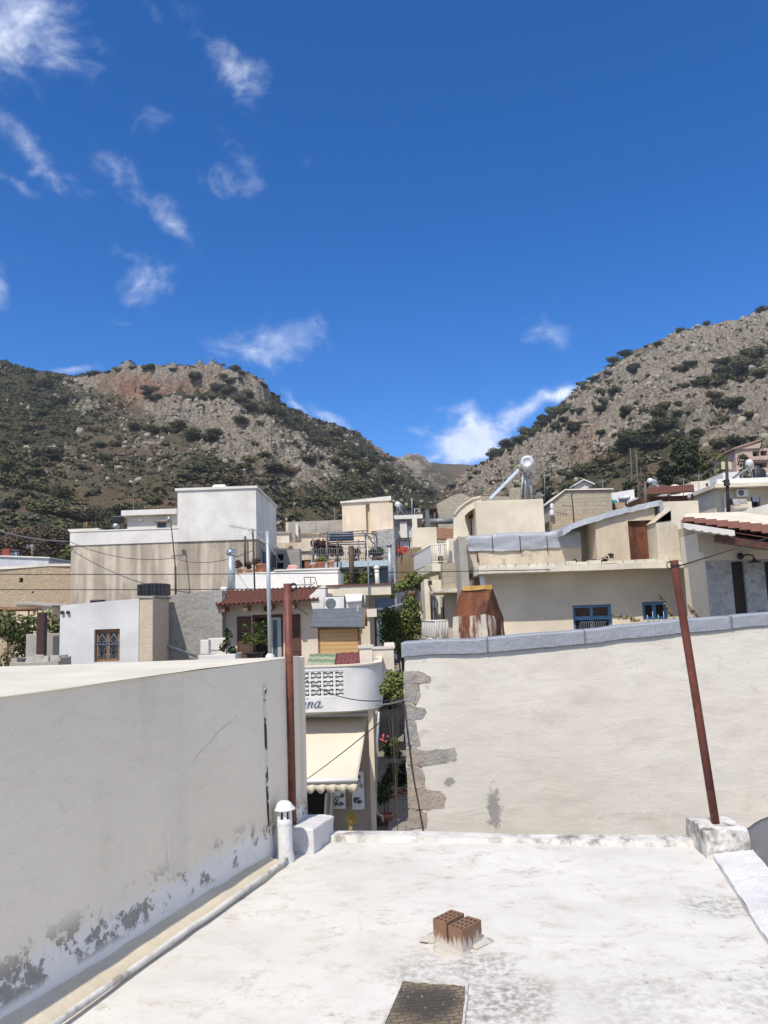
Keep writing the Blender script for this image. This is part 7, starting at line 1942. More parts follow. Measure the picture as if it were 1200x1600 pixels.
# ---- cream house with the curved parapet, solar heater above
D = 33; F = Frame(752, D, 860, D); gb = gfloor(D) - .3
cb = thing('cream_house', 'smooth cream house with a plain upper box, curved stair parapet and railed balcony', 'house', F.base())
zt = (F.px(752, 783)[1] + F.px(858, 779)[1]) / 2
mb = MB(); F.box(mb, 0, F.L, 0, 5, F.px(800, 850)[1] - 2, zt); mb.build('upper_box', M_cream, cb, bevel=.02)
D2 = 33.4; F2 = Frame(709, D2, 752, D2)
ol = [(709, 845), (709, 803), (716, 794), (726, 786), (738, 779), (750, 776), (752, 779), (752, 790), (743, 793), (733, 799), (726, 806), (727, 814), (734, 838), (734, 845)]
mb = MB(); mb.prism([F2.at(F2.px(x, y)[0], 0, F2.px(x, y)[1]) for x, y in ol], F2.N * .35); mb.build('stair_parapet', M_cream, cb)
mb = MB(); ol = [(708, 804), (715.5, 793.5), (726, 785), (738, 778), (750.5, 775), (750, 777.5), (738, 780.5), (726.5, 787.5), (717, 795.5), (710.5, 804)]; mb.prism([F2.at(F2.px(x, y)[0], -.08, F2.px(x, y)[1]) for x, y in ol], F2.N * .5); mb.build('parapet_cap', M_cream, cb)
mb = MB(); F2.box(mb, F2.px(722, 800)[0], F2.L + .3, 1.6, 3, F2.px(740, 850)[1], F2.px(740, 786)[1]); mb.build('stair_wall', M_beige, cb)
mb = MB(); F2.box(mb, F2.px(741, 800)[0], F2.L - .03, 1.4, 1.57, F2.px(740, 850)[1], F2.px(740, 799)[1]); mb.build('stair_door', M_wood, cb)
mb = MB(); mb.prism([F2.at(F2.px(x, y)[0], .36, F2.px(x, y)[1]) for x, y in ((724, 803), (737, 795), (752, 789), (752, 781), (738, 786), (724, 796))], F2.N * 2.6); mb.build('stair_ceiling', M_beige, cb)
mb = MB(); F2.pbox(mb, 733, 804, 745, 809, .9, 1.2); F2.pbox(mb, 737, 800, 749, 804, 1.0, 1.3); mb.build('hanging_shelf', M_wood, cb)
D = 32; F3 = Frame(654, D, 724, D); r_ = F3.rect(654, 840, 724, 905)
mb = MB(); F3.box(mb, r_[0], F3.px(700, 850)[0], 6.7, 8, r_[2], r_[3] + 1.2); mb.build('rear_wall', M_cream, cb); mb = MB(); F3.box(mb, F3.px(700, 850)[0], r_[1], .3, 3.2, r_[2], r_[3] - .02); mb.build('lower_wall', M_cream, cb)
mb = MB(); F3.box(mb, F3.px(664, 900)[0], r_[1], 6.7, 8, gfloor(D) - .3, r_[2] - .003); mb.build('ground_wall', M_cream, cb)
# balcony
BA, BB, BC = P(645, 890, 38), P(675, 881, 32), P(701, 881, 32)
mb = MB(); fl_ = [BA, BB, BC, BC + Vector((0, 1.5, 0)), BA + Vector((.6, .2, 0))]; zf = BB.z
fl_ = [Vector((q.x, q.y, zf - .32)) for q in fl_]; mb.prism(fl_, (0, 0, .32)); mb.build('balcony_slab', M_cream, cb)
rl = MB(); h_ = .80
pa, pb_, pc = Vector((BA.x, BA.y, zf)), Vector((BB.x, BB.y, zf)), Vector((BC.x, BC.y, zf))
for a, b in ((pa, pb_), (pb_, pc)): rl.tube([a + Vector((0, 0, h_)), b + Vector((0, 0, h_))], .03, 6)
for i in range(9): q = pb_.lerp(pc, i / 8); rl.tube([q + Vector((0, 0, .05)), q + Vector((0, 0, h_))], .012, 5)
rl.tube([pb_ + Vector((0, 0, .08)), pc + Vector((0, 0, .08))], .02, 5)
rl.tube([pc, pc + Vector((0, 0, h_ + .15))], .05, 6); rlo = rl.build('balcony_rail', M_creamp, cb)
mb = MB(); mb.prism([pa + Vector((0, 0, .05)), pb_ + Vector((0, 0, .05)), pb_ + Vector((0, 0, h_ - .04)), pa + Vector((0, 0, h_ - .04))], (.03, .02, 0)); mb.build('white_panel', M_whitep, rlo)
chair = thing('plastic_chair', 'white slatted plastic chair on the cream balcony', 'chair', tuple(P(692, 881, 32.4)))
F4 = Frame(687, 32.4, 699, 32.4); z = zf + .003; w_ = F4.L
mb = MB(); F4.box(mb, 0, w_, 0, .4, z + .36, z + .40); mb.build('seat', M_whitep, chair)
mb = MB()
for i in range(5): F4.box(mb, w_ * i / 5, w_ * i / 5 + w_ * .12, .36, .40, z + .4, z + .85)
F4.box(mb, 0, w_, .355, .405, z + .85, z + .9); mb.build('backrest', M_whitep, chair)
for u in (0, w_ - .04):
    for w in (0, .36): mb = MB(); F4.box(mb, u, u + .04, w, w + .04, z, z + .36); mb.build('leg', M_whitep, chair)
# solar water heater, end-on drum on tall legs
sh2 = thing('solar_water_heater', 'large solar heater, round drum end raised on legs above the cream box', 'solar heater', tuple(P(810, 782, 35)), 'solar water heaters on the roofs')
c = P(822, 723, 34.6)
mb = MB(); mb.lathe(c - Vector((.0, .25, .0)), [(.001, .03), (.17, .03), (.18, 0), (.24, 0), (.25, .02), (.255, .06), (.30, .08), (.31, .10), (.31, 1.5), (.28, 1.6), (.001, 1.62)], 28, axis=Vector((.25, 1, 0))); mb.build('tank', M_chromed, sh2)
mb = MB(); a, b = P(768, 780, 34.8), P(812, 735, 34.8); dv = (b - a).normalized(); nv_ = Vector((-dv.z, 0, dv.x))
mb.prism([a, b, b + nv_ * .13, a + nv_ * .13], Vector((0, 1.3, 0))); mb.build('collector', paint('collector_edge', (.55, .62, .70), .35, .2, .05), sh2)
for x1, x0, y, d, r in ((821, 821, 738, 34.9, .045), (830, 831, 738, 34.9, .045), (818, 813, 738, 34.9, .045), (822, 833, 740, 34.9, .03), (822, 826, 738, 36, .04)):
    mb = MB(); mb.tube([P(x1, y, d), P(x0, 781, d)], r, 6); mb.build('leg', M_galv, sh2)
mb = MB(); pole(mb, 851, 782, 851, 739, 35.5, .02, 6); mb.lathe(P(851, 738, 35.5), [(.001, 0), (.06, .03), (.06, .1), (.001, .12)], 8); setp(mb.build('whip_aerial', M_galvd, None, origin=P(851, 782, 35.5)), 'thin mast with a small knob on the cream box right of the solar heater', 'aerial')
mb = MB(); c = P(842, 780, 36); mb.lathe(c, [(.17, -.1), (.17, .12), (.26, .13), (.26, .18), (.12, .22), (.1, .3), (.001, .31)], 14); setp(mb.build('roof_vent', M_pale, None, origin=c), 'squat capped vent at the right rear of the cream box', 'vent')
mb = MB(); ppoly([(798, 782), (799, 762), (813, 762), (813, 782)], 37, .6, mb); setp(mb.build('stone_chimney', M_rub, None, origin=P(805, 782, 37), rough=(.03, 3, 3)), 'stub of rough stone chimney behind the solar heater collector', 'chimney')
# ---- lower balcony and lane front of the next house
D = 26; F = Frame(652, D, 706, D)
ln = thing('lane_house', 'narrow house on the lane with grey doors and a low white railed balcony', 'house', F.base())
mb = MB(); F.box(mb, F.px(664, 950, 1.4)[0], F.px(706, 950, 1.4)[0], 1.4, 4, gfloor(D) - .3, F.px(680, 906, 1.4)[1]); mb.build('wall', M_cream, ln)
mb = MB()
for x0, x1 in ((675, 682), (689, 698)): F.pbox(mb, x0, 931, x1, 985, 1.25, 1.38)
mb.build('door', paint('bluish_door', (.36, .40, .44), .5), ln)
mb = MB()
for x0, x1 in ((677.5, 680), (691.5, 696.5)): F.pbox(mb, x0, 933, x1, 968, 1.2, 1.245)
mb.build('dark_pane', M_glass, ln)
mb = MB(); F.pbox(mb, 664, 905, 672, 975, 1.0, 1.39, zmin=gfloor(D)); mb.build('pier', M_cream, ln)
mb = MB(); F.pbox(mb, 669, 907, 675, 914, .9, .99); mb.build('wall_lantern', M_iron, ln)
q0, q1, q2 = P(647, 1000, 28.5), P(682, 1003, 24.5), P(701, 1004, 24.5)
zf2 = P(682, 1003, 24.5).z
q0, q1, q2 = [Vector((q.x, q.y, zf2)) for q in (q0, q1, q2)]
mb = MB(); mb.prism([q0 - Vector((0, 0, .25)), q1 - Vector((0, 0, .25)), q2 - Vector((0, 0, .25)), q2 + Vector((0, 2.8, -.25)), q0 + Vector((.3, .2, -.25))], (0, 0, .24)); mb.build('balcony_slab', M_cream, ln)
rl = MB(); h_ = .66
for a, b in ((q0, q1), (q1, q2)):
    rl.tube([a + Vector((0, 0, h_)), b + Vector((0, 0, h_))], .025, 6); rl.tube([a + Vector((0, 0, .07)), b + Vector((0, 0, .07))], .02, 6)
    n_ = 14 if a is q0 else 8
    for i in range(n_ + 1): s = a.lerp(b, i / n_); rl.tube([s, s + Vector((0, 0, h_))], .014, 5)
rlo = rl.build('balcony_rail', M_whitep, ln)
mb = MB(); mb.prism([q0 + Vector((0, 0, .14)), q1 + Vector((0, 0, .14)), q1 + Vector((0, 0, h_ - .04)), q0 + Vector((0, 0, h_ - .04))], (.03, .03, 0)); mb.build('white_panel', M_whitep, rlo)
mb = MB(); c = P(655, 974, 27.5)
for i in range(2): mb.box(P(655 + i * 3, 975, 27.3) - Vector((0, 0, .02 * i)), (.12, .06, .5 - .12 * i), .2)
setp(mb.build('hung_towel', paint('grey_towel', (.16, .15, .15), .95), None, origin=c, rough=(.03, 5, 3)), 'small grey towel hung over the low white balcony rail', 'towel')
# brown brick wall past the lane, and planting along it
mb = MB(); a, b = P(621, 898, 44), P(646, 890, 37.5)
mb.prism([Vector((a.x, a.y, a.z - .7)), Vector((b.x, b.y, b.z - .45)), P(646, 855, 37.5), P(621, 872, 44)], (.4, .2, 0)); setp(mb.build('brick_wall', masonry('brown_brick', (.40, .29, .17), (.33, .235, .14), (.26, .19, .12), .3, .14, .015, .6), None, origin=a), 'brown brick retaining wall left of the white balcony panel', 'wall')
c = P(640, 927, 33)
bk = thing('hanging_basket', 'woven brown basket with bushy green plant on a bracket over the lane', 'basket', tuple(c))
mb = MB(); mb.lathe(c + Vector((.06, 0, -.25)), [(.001, 0), (.16, .02), (.23, .2), (.26, .34), (.22, .34), (.001, .28)], 16); mb.build('basket', paint('wicker', (.16, .10, .06), .95, 0, .3, 0, .8, 30), bk)
o = bpy.data.objects.new('foliage', leafmesh('foliage', leafcloud(900, [(0, 0, .4, .4), (-.4, 0, .3, .35), (.35, 0, .5, .4), (-.75, 0, .0, .25), (.6, 0, .3, .3), (.1, 0, .75, .3)], .075, 44), M_leafy)); COL.objects.link(o); o.parent = bk
# lemon tree and the lane's greenery
D = 27; c = P(628, 1010, D); c.z = gfloor(D)
hz = P(622, 975, D).z - c.z
lob = [(0, 0, hz, .5), (.35, 0, hz + .35, .42), (-.3, .1, hz + .25, .42), (.1, -.1, hz - .4, .45), (.45, .1, hz - .1, .4), (-.35, 0, hz - .25, .38), (.3, 0, hz + .75, .32), (.05, .1, hz - .85, .35), (.5, 0, hz + .55, .25), (.25, 0, hz - .7, .4)]
plantobj('lemon_tree', 'bright green lemon tree rising out of the dark lane', 'tree', c, 1, 3, 3800, .058, M_leaf, None, 8, lob, .06)
c = P(604, 960, 31); c.z = gfloor(31)
plantobj('ivy_bush', 'dark ivy bush in shade between roof slab and lemon tree', 'bush', c, 1, 3, 1800, .08, M_leafd, None, 9, [(0, 0, z_, .45) for z_ in (.3, .8, 1.2, 1.8, 2.4, 3.0, 3.5)] + [(.3, 0, 2.9, .35), (.35, 0, 3.6, .3)], .04)
mb = MB(); mb.hexa([P(607, 950, 25), P(629, 944, 25), P(629, 944, 26), P(607, 950, 26), P(607, 948.5, 25), P(629, 941.5, 25), P(629, 941.5, 26), P(607, 948.5, 26)]); setp(mb.build('awning_board', M_galv, None, origin=P(618, 946, 25.5)), 'pale narrow board sticking out in front of the lemon tree', 'board')
c = P(613, 1092, 15.6); c.z = -3.6; hz = P(613, 1070, 15.6).z + 3.6
plantobj('climbing_rose', 'sunlit light green climber at the rendered wall corner above the lane', 'plant', c, .8, 4, 1100, .045, M_leafy, None, 14, [(0, 0, hz, .18), (.13, 0, hz + .12, .16), (-.12, 0, hz - .08, .15), (.05, 0, hz - .2, .17), (.16, 0, hz - .15, .14), (-.02, .1, hz + .2, .1)], .01)
# potted plants down in the lane
for i, (x, y, d, w, h, lf, lb) in enumerate(((601, 1280, 19.4, .42, .36, M_leafd, 'large terracotta pot with a dark bush by the bent downpipe'), (606, 1250, 21.6, .4, .34, M_leafd, 'shaded pot with a leafy shrub farther along the lane wall'), (611, 1200, 25.5, .4, .34, M_leafd, 'pot of pink flowers in the deep shade of the lane'), (631, 1240, 22, .34, .3, M_leafd, 'terracotta pot standing against the rendered house in the lane'))):
    c = P(x, y, d); c.z = -3.53
    o = plantobj('potted_plant', lb, 'plant', c, .6, .9, 420, .055, lf, 'potted plants', 60 + i, None, .015, (w / 2, h, M_terra))
    if i == 2:
        mb = MB()
        for q in range(9): mb.lathe(c + Vector((random.uniform(-.3, .3), random.uniform(-.2, .1), 1.1 + random.uniform(-.15, .2))), [(.001, -.04), (.05, 0), (.001, .04)], 6)
        mb.build('flowers', paint('pink_petals', (.6, .12, .2), .8), o)
ln_g = MB(); ln_g.prism([Vector((-.35, 8, -3.52)), Vector((.7, 8, -3.52)), Vector((1.4, 40, -3.0)), Vector((.2, 40, -3.0))], (0, 0, .02))
m, t = newmat('lane_paving'); bk_ = t.n.new('ShaderNodeTexBrick'); t.put(bk_.inputs['Vector'], t.pos())
for kk, v in (('Scale', 1.), ('Mortar Size', .012), ('Brick Width', .5), ('Row Height', .4)): bk_.inputs[kk].default_value = v
t.put(bk_.inputs['Color1'], (.22, .20, .18)); t.put(bk_.inputs['Color2'], (.28, .26, .235)); t.put(bk_.inputs['Mortar'], (.12, .11, .1)); finish(t, bk_.outputs[0], .85)
setp(ln_g.build('path', m), kind='structure')
# ---- overhead wires
W_ = 'overhead wires'
cable('cable', 'upper taut wire running across in front of the stained building', P(-40, 897, 20), P(860, 890, 20), .05, .011, M_wire)
cable('cable', 'lower taut wire running across to the tiled porch', P(-40, 921, 20), P(530, 919, 20), .02, .011, M_wire)
cable('cable', 'thick grey cable swinging in at the upper left towards the white parapet', P(-20, 824, 34), P(108, 846, 35.8), .15, .03, M_galvd)
cable('cable', 'thin cable drooping across the stained wall to the mast', P(108, 846, 35.7), P(272, 872, 35), .35, .014, M_wire)
cable('cable', 'thin cable sagging from the dark mast to the steel flue', P(272, 872, 34.9), P(396, 860, 25.6), .3, .011, M_wire)
cable('cable', 'black wire sagging across the white balcony to the rendered corner', P(462, 1049, 14), P(632, 1091, 8.6), .2, .007, M_wire)
cable('cable', 'black wire running steeply across the cream awning', P(470, 1224, 14), P(632, 1096, 8.6), .03, .007, M_wire)
cable('cable', 'short bundled wire bridging the lane at the rendered corner', P(588, 1102, 12), P(632, 1094, 8.55), .01, .012, M_galvd)
cable('cable', 'wire from the leaning red post up to the tiled eave', P(1055, 886, 5.2), P(1420, 752, 9.5), .05, .005, M_wire)
# ================================================================== village behind, up the valley
def simple_house(name, label, x0, x1, ytl, ytr, d, W, mat, cat='house', roofmat=None, ops=(), over=.08, th=.12, zmin=None, back=None):
    F = Frame(x0, d, x1, d); zl_, zr_ = F.px(x0, ytl)[1], F.px(x1, ytr)[1]
    root = thing(name, label, cat, F.base())
    gb = gfloor(d) - .5 if zmin is None else zmin
    os_ = [(*F.rect(*o[:4]), .25) for o in ops]
    fbody(root, F, 0, F.L, gb, min(zl_, zr_), W, mat, os_, zt=(zl_, zr_), mats_back=back or M_dark)
    if roofmat:
        mb = MB(); mb.hexa([F.at(-over, -over, zl_ + .003), F.at(F.L + over, -over, zr_ + .003), F.at(F.L + over, W, zr_ + .003), F.at(-over, W, zl_ + .003), F.at(-over, -over, zl_ + th), F.at(F.L + over, -over, zr_ + th), F.at(F.L + over, W, zr_ + th), F.at(-over, W, zl_ + th)]); mb.build('roof', roofmat, root)
    return root, F
# ---- middle left: old terraces
ow, F = simple_house('old_house', 'long old house front with a grey stained parapet, left of the tall streaky block', 449, 545, 816, 815, 48, 6, M_old, roofmat=None)
mb = MB(); r_ = F.rect(450, 815, 545, 831); F.box(mb, r_[0], r_[1], -.06, .2, r_[2], r_[3] + .03); mb.build('parapet', M_grey2, ow, rough=(.04, 1.2, 4))
mb = MB(); F.pbox(mb, 462, 818, 466, 846, -.35, -.07); mb.build('buttress', M_pale, ow)
mb = MB(); F.pbox(mb, 440, 831, 545, 832.5, -.2, -.07); mb.build('string_course', M_grey2, ow)
bx_, F = simple_house('grey_annex', 'small flat grey annex against the shaded side of the big building', 432, 454, 834, 834, 46, 3, M_pale, roofmat=M_grey2)
mb = MB(); F.pbox(mb, 453, 834, 461, 847, .2, 3); mb.build('side_wall', M_grey2, bx_)
lt_, F = simple_house('terrace_house', 'yellowed low house front with peeling patches below the old stained parapet', 432, 585, 848, 846, 44, 3.5, M_old, ops=[(465, 875, 486, 890)])
mb = MB(); F.pbox(mb, 432, 861, 490, 862, -.12, -.002); mb.build('string_course', M_grey2, lt_)
mb = MB(); F.pbox(mb, 476, 877, 484, 890, .02, .08); mb.build('door', M_woodl, lt_)
sh_, F = simple_house('shaded_shed', 'low grey shed front in shade with two dark openings, above the pink cushions', 433, 470, 861, 857, 40, 1.0, M_grey, ops=[(433, 866, 443, 876), (433, 879, 443, 888)])
tb_, F = simple_house('tall_block', 'tall peach streaked block with a white sloping top edge and a shaded recess', 539, 615, 785, 777, 47, 5, M_old, ops=[(572, 788, 578, 833)], back=M_old)
tmp = tb_; zl_, zr_ = F.px(539, 785)[1], F.px(615, 777)[1]
mb = MB(); mb.hexa([F.at(-.1, -.12, zl_ - .05), F.at(F.L + .1, -.12, zr_ - .2), F.at(F.L + .1, 5, zr_ - .2), F.at(-.1, 5, zl_ - .05), F.at(-.1, -.12, zl_ + .05), F.at(F.L + .1, -.12, zr_ + .08), F.at(F.L + .1, 5, zr_ + .08), F.at(-.1, 5, zl_ + .05)]); mb.build('roof_edge', M_wht, tb_)
mb = MB(); F.pbox(mb, 540, 790, 572, 833, -.02, -.003); F.pbox(mb, 579, 786, 614, 829, -.30, -.003); mb.build('render_panel', plaster('peach_streaked', (.70, .58, .44), (.4, .36, .3), .5, .6, (.36, .33, .29), .2, .8, .15, streak_scale=2.4), tb_)
mb = MB(); mb.hexa([F.at(F.px(588, 830)[0], -1.0, gfloor(44)), F.at(F.L + .2, -1.0, gfloor(44)), F.at(F.L + .2, -.31, gfloor(44)), F.at(F.px(588, 830)[0], -.31, gfloor(44)), F.at(F.px(588, 830)[0], -1.0, F.px(600, 831)[1]), F.at(F.L + .2, -1.0, F.px(600, 829)[1]), F.at(F.L + .2, -.31, F.px(600, 829)[1]), F.at(F.px(588, 830)[0], -.31, F.px(600, 831)[1])]); mb.build('rubble_base', M_rubw, tb_)
# pergola, railing and blue slab terrace
D = 37; F = Frame(484, D, 607, D)
bt_ = thing('blue_terrace', 'railed roof terrace on a pale blue slab over a blue painted room', 'terrace', F.base())
r_ = F.rect(484, 877, 607, 886)
mb = MB(); F.box(mb, r_[0], r_[1], 0, 5, r_[2], r_[3]); mb.build('slab', paint('pale_blue_paint', (.40, .475, .51), .7, 0, .15), bt_)
mb = MB(); F.box(mb, F.px(568, 900)[0], F.px(616, 900)[0], 1.6, 5, gfloor(D) - .5, r_[2] - .003); F.box(mb, r_[0] + .5, F.px(568, 900)[0], 1.9, 5, gfloor(D) - .5, r_[2] - .003); mb.build('room_wall', paint('blue_room', (.15, .21, .28), .8, 0, .2), bt_)
mb = MB(); F.pbox(mb, 560, 887, 568, 905, .4, .8, zmin=gfloor(D)); mb.build('stone_pier', M_stn, bt_)
mb = MB()
rr_ = F.rect(484, 856, 607, 877)
for i in range(36): u = r_[0] + (r_[1] - r_[0]) * i / 35; mb.tube([F.at(u, .05, r_[3]), F.at(u, .05, rr_[3])], .012, 4)
for z in (rr_[3], rr_[3] - .28, r_[3] + .12): mb.tube([F.at(r_[0], .05, z), F.at(r_[1], .05, z)], .016, 5)
mb.build('railing', M_galvd, bt_)
for i, x in enumerate((577, 588)):
    mb = MB(); pole(mb, x, 886, x, 912, D + .3, .05, 6); mb.build('support_post', M_galv, bt_)
pgr = thing('iron_pergola', 'rusty iron pergola frame over the blue terrace carrying a rolled dark panel', 'pergola', tuple(P(540, 877, D + 1)))
PST = [(489, 837, D + .1, 884), (499, 834, D + 3, 878), (510, 839, D + .2, 884), (512, 830, D + .1, 890), (527, 843, D - .3, 893), (560, 843, D + 2, 878), (571, 832, D + .1, 880), (587, 832, D + 2.2, 878)]
for x, y0, d, y1 in PST:
    mb = MB(); pole(mb, x, y0, x + .6, y1, d, .04 if x != 587 else .1, 6); mb.build('post', M_brn if x in (512, 527) else M_galvd, pgr)
mb = MB()
for (x0, y0, d0, x1, y1, d1) in ((499, 834, D + 3, 573, 829, D + 3), (499, 836, D + 3, 513, 842, D), (512, 834, D, 575, 834, D), (512, 838, D, 576, 837, D), (514, 848, D, 572, 846, D), (514, 851, D, 572, 850, D), (575, 834, D, 587, 834, D + 2.2), (566, 830, D, 582, 842, D), (574, 838, D, 584, 850, D + 1)):
    mb.tube([P(x0, y0, d0), P(x1, y1, d1)], .03, 5)
mb.build('beams', M_galvd, pgr)
mb = MB(); a, b, c, d = P(514, 843, D - .2), P(553, 842, D - .2), P(552, 831, D + .6), P(516, 832, D + .6); nn = (b - a).cross(d - a).normalized(); mb.prism([a, b, c, d], nn * -.1); mb.build('dark_panel', M_panel, pgr, bevel=.02)
mb = MB()
for s in (.33, .66): mb.tube([a.lerp(d, s) + nn * .02 - Vector((0, .03, 0)), b.lerp(c, s) + nn * .02 - Vector((0, .03, 0))], .02, 5)
mb.build('panel_seams', M_galvd, pgr)
for i, (x, y, w, h, n, mt, lb) in enumerate(((496, 877, .9, 1.0, 500, M_leafr, 'dark red brown leafy plant behind the railing at the left of the blue terrace'), (512, 877, 1.2, .9, 700, M_leafr, 'spreading dark shrub in the middle of the pergola behind the railing'), (502, 880, .6, .5, 200, M_leafy, 'yellowing spiky plant before the dark shrub on the blue terrace'), (554, 877, .8, .6, 260, M_leafr, 'rounded brown potted plant in the middle of the blue terrace'), (585, 877, 1.0, .5, 300, M_leafd, 'low dark plants at the right of the blue terrace'), (594, 874, .6, .5, 160, M_leafr, 'reddish plants beside the steel pipe on the blue terrace'), (527, 876, .8, .7, 300, M_leafr, 'dark shrub by the rusty post on the blue terrace'))):
    c = F.at(F.px(x, y, .8)[0], .8 + .2 * (i % 2), r_[3])
    plantobj('potted_plant', lb, 'plant', c, w, h, n, .09, mt, 'potted plants', 80 + i, None, .02, (.16, .22, M_terra))
c = P(550, 915, 33); c.z = gfloor(33); hz = P(550, 905, 33).z - c.z
plantobj('grape_vine', 'green vine spreading low along the front of the blue terrace', 'plant', c, 1, 2, 1300, .09, M_leafy, None, 17, [(-.55 + .2 * i, 0, hz + .12 * math.sin(i * 2.3), .22) for i in range(7)], .03)
mb = MB(); pole(mb, 550, 930, 548.5, 853, 32.5, .11, 8); setp(mb.build('rusty_post', M_brn, None, origin=P(550, 930, 32.5)), 'thick rusty post standing before the blue terrace railing', 'post')
fl3 = thing('steel_flue', 'tall slim steel flue with a conical cowl at the right of the blue terrace', 'flue', tuple(P(609, 918, 31)), 'metal flues')
mb = MB(); pole(mb, 610.5, 925, 608.5, 854, 31, .085, 12); mb.build('flue_pipe', M_galv, fl3); mb = MB(); mb.lathe(P(608.5, 853, 31), [(.085, -.02), (.13, .0), (.13, .03), (.03, .1), (.001, .1)], 14); mb.build('cowl', M_galvd, fl3)
fl4 = thing('steel_flue', 'short white flue with a flat cap on the roof slab', 'flue', tuple(P(589, 912, 26)), 'metal flues')
mb = MB(); pole(mb, 590, 914, 588.5, 888, 26, .075, 12); mb.build('flue_pipe', M_whitep, fl4); mb = MB(); mb.lathe(P(588.5, 888, 26), [(.075, -.02), (.11, .0), (.11, .03), (.03, .1), (.001, .1)], 14); mb.build('cowl', M_pale, fl4)
gz_ = thing('gazebo', 'thin metal gazebo frame with red cushions inside, right of the tall flue', 'gazebo', tuple(P(631, 868, 42)))
mb = MB()
for x, d in ((620, 41), (644, 41), (624, 43.5), (640, 43.5)): mb.tube([P(x, 870, d), P(x, 845, d), P(x + (3 if x < 630 else -3), 841, d)], .035, 5)
for (x0, d0, x1, d1) in ((620, 41, 644, 41), (624, 43.5, 640, 43.5), (620, 41, 624, 43.5), (644, 41, 640, 43.5)): mb.tube([P(x0, 845, d0), P(x1, 845, d1)], .03, 5)
mb.tube([P(623, 841, 41), P(641, 841, 41)], .03, 5); mb.build('frame', M_iron, gz_)
mb = MB(); mb.box(P(629, 860, 42), (.6, .4, .4), .2); mb.box(P(633, 863, 42), (.4, .4, .3), .5); mb.build('cushions', paint('red_fabric', (.38, .07, .05), .9), gz_, rough=(.05, 3, 3))
wh_, F = simple_house('white_house', 'white house with a thin roof slab and deep shaded porch behind the gazebo', 617, 650, 822, 822, 52, 5, M_wht2)
mb = MB(); r_ = F.rect(612, 806, 660, 812); F.box(mb, r_[0], r_[1], -.5, 5, r_[2], r_[3]); mb.build('roof_slab', M_whitep, wh_)
mb = MB(); F.pbox(mb, 617, 812, 652, 842, 2.4, 2.7); mb.build('back_wall', M_wht2, wh_)
mb = MB(); F.pbox(mb, 625, 815, 636, 842, -.3, .3); mb.build('partition', M_wht, wh_)
mb = MB(); Fq = Frame(640, 40, 655, 40); Fq.pbox(mb, 645, 809, 652.5, 866, 0, .25, zmin=gfloor(40)); setp(mb.build('concrete_column', M_pale, None, origin=Fq.base()), 'tall pale concrete column in front of the white porch', 'column')
mb = MB(); Fq.pbox(mb, 665, 797, 671, 826, 5, 5.3); setp(mb.build('dark_pillar', paint('slate_pillar', (.13, .15, .17), .8), None, origin=Fq.at(1, 5, 5)), 'dark slate pillar right of the white porch', 'pillar')
solar_heater(P(634, 807, 53).x, 54, P(634, 806, 53).z, .8, 'solar water heater with a bright ball shaped tank end on the white porch roof', 1.35)
fr = thing('roof_frame', 'open metal frame on the roof behind the concrete column', 'frame', tuple(P(650, 806, 53)))
mb = MB(); pole(mb, 648, 806, 648, 795, 53, .03, 5); pole(mb, 656, 806, 656, 795, 53, .03, 5); pole(mb, 648, 795, 657, 795, 53, .03, 5); pole(mb, 649, 805, 655, 796, 53, .02, 5); pole(mb, 644, 806, 643.5, 778, 53, .03, 5); mb.build('tubes', M_galv, fr)
# stone gable house
D = 56; F = Frame(682, D, 860, D)
sg = thing('stone_gable_house', 'rubble stone house gable behind the curved cream parapet', 'house', F.base())
ol = [(684, 850), (683, 787), (692, 782), (710, 773), (722, 771), (735, 777), (755, 775), (800, 776), (800, 850)]
mb = MB(); mb.prism([F.at(F.px(x, y)[0], 0, F.px(x, y)[1]) for x, y in ol], F.N * 5); mb.build('wall', M_rub, sg, rough=None)
mb = MB(); F.pbox(mb, 672, 792, 682, 795, -.4, 3); F.pbox(mb, 676, 795, 678, 824, 0, .2); F.pbox(mb, 681, 795, 684, 824, 0, .2); mb.build('lean_to', M_wood, sg)
mb = MB(); pole(mb, 672, 815, 710, 814, 44, .17, 10); setp(mb.build('pipe', M_galvd, None, origin=P(690, 815, 44)), 'fat grey pipe lying level above the broken red brick wall', 'pipe')
mb = MB(); Fq = Frame(660, 42, 712, 42); ol = [(663, 842), (663, 830), (670, 826), (680, 827), (690, 824.5), (700, 826), (711, 825), (711, 842)]
mb.prism([Fq.at(Fq.px(x, y)[0], 0, Fq.px(x, y)[1]) for x, y in ol], Fq.N * .5); setp(mb.build('brick_ruin', masonry('red_brick', (.42, .20, .11), (.34, .155, .09), (.42, .34, .26), .3, .11, .02, .8, warp=.05), None, origin=Fq.base()), 'ragged remains of a red brick wall on the cream terrace', 'wall')
# ---- right: concrete-block shed and neighbours
D = 42; F = Frame(876, D, 955, D)
bs = thing('block_shed', 'concrete block shed with its roof slanting at one end', 'shed', F.base())
ol = [(862, 812), (862, 783), (883, 767), (955, 766), (958, 812)]
mb = MB(); mb.prism([F.at(F.px(x, y)[0], 0, F.px(x, y)[1]) for x, y in ol], F.N * 4); mb.build('wall', M_blocks, bs)
mb = MB(); a, b, c = F.px(858, 786), F.px(882.5, 766.5), F.px(958, 765.3)
for p, q in ((a, b), (b, c)): mb.hexa([F.at(p[0], -.12, p[1]), F.at(q[0], -.12, q[1]), F.at(q[0], 4, q[1]), F.at(p[0], 4, p[1]), F.at(p[0], -.12, p[1] + .07), F.at(q[0], -.12, q[1] + .07), F.at(q[0], 4, q[1] + .07), F.at(p[0], 4, p[1] + .07)])
mb.build('roof', M_pale, bs)
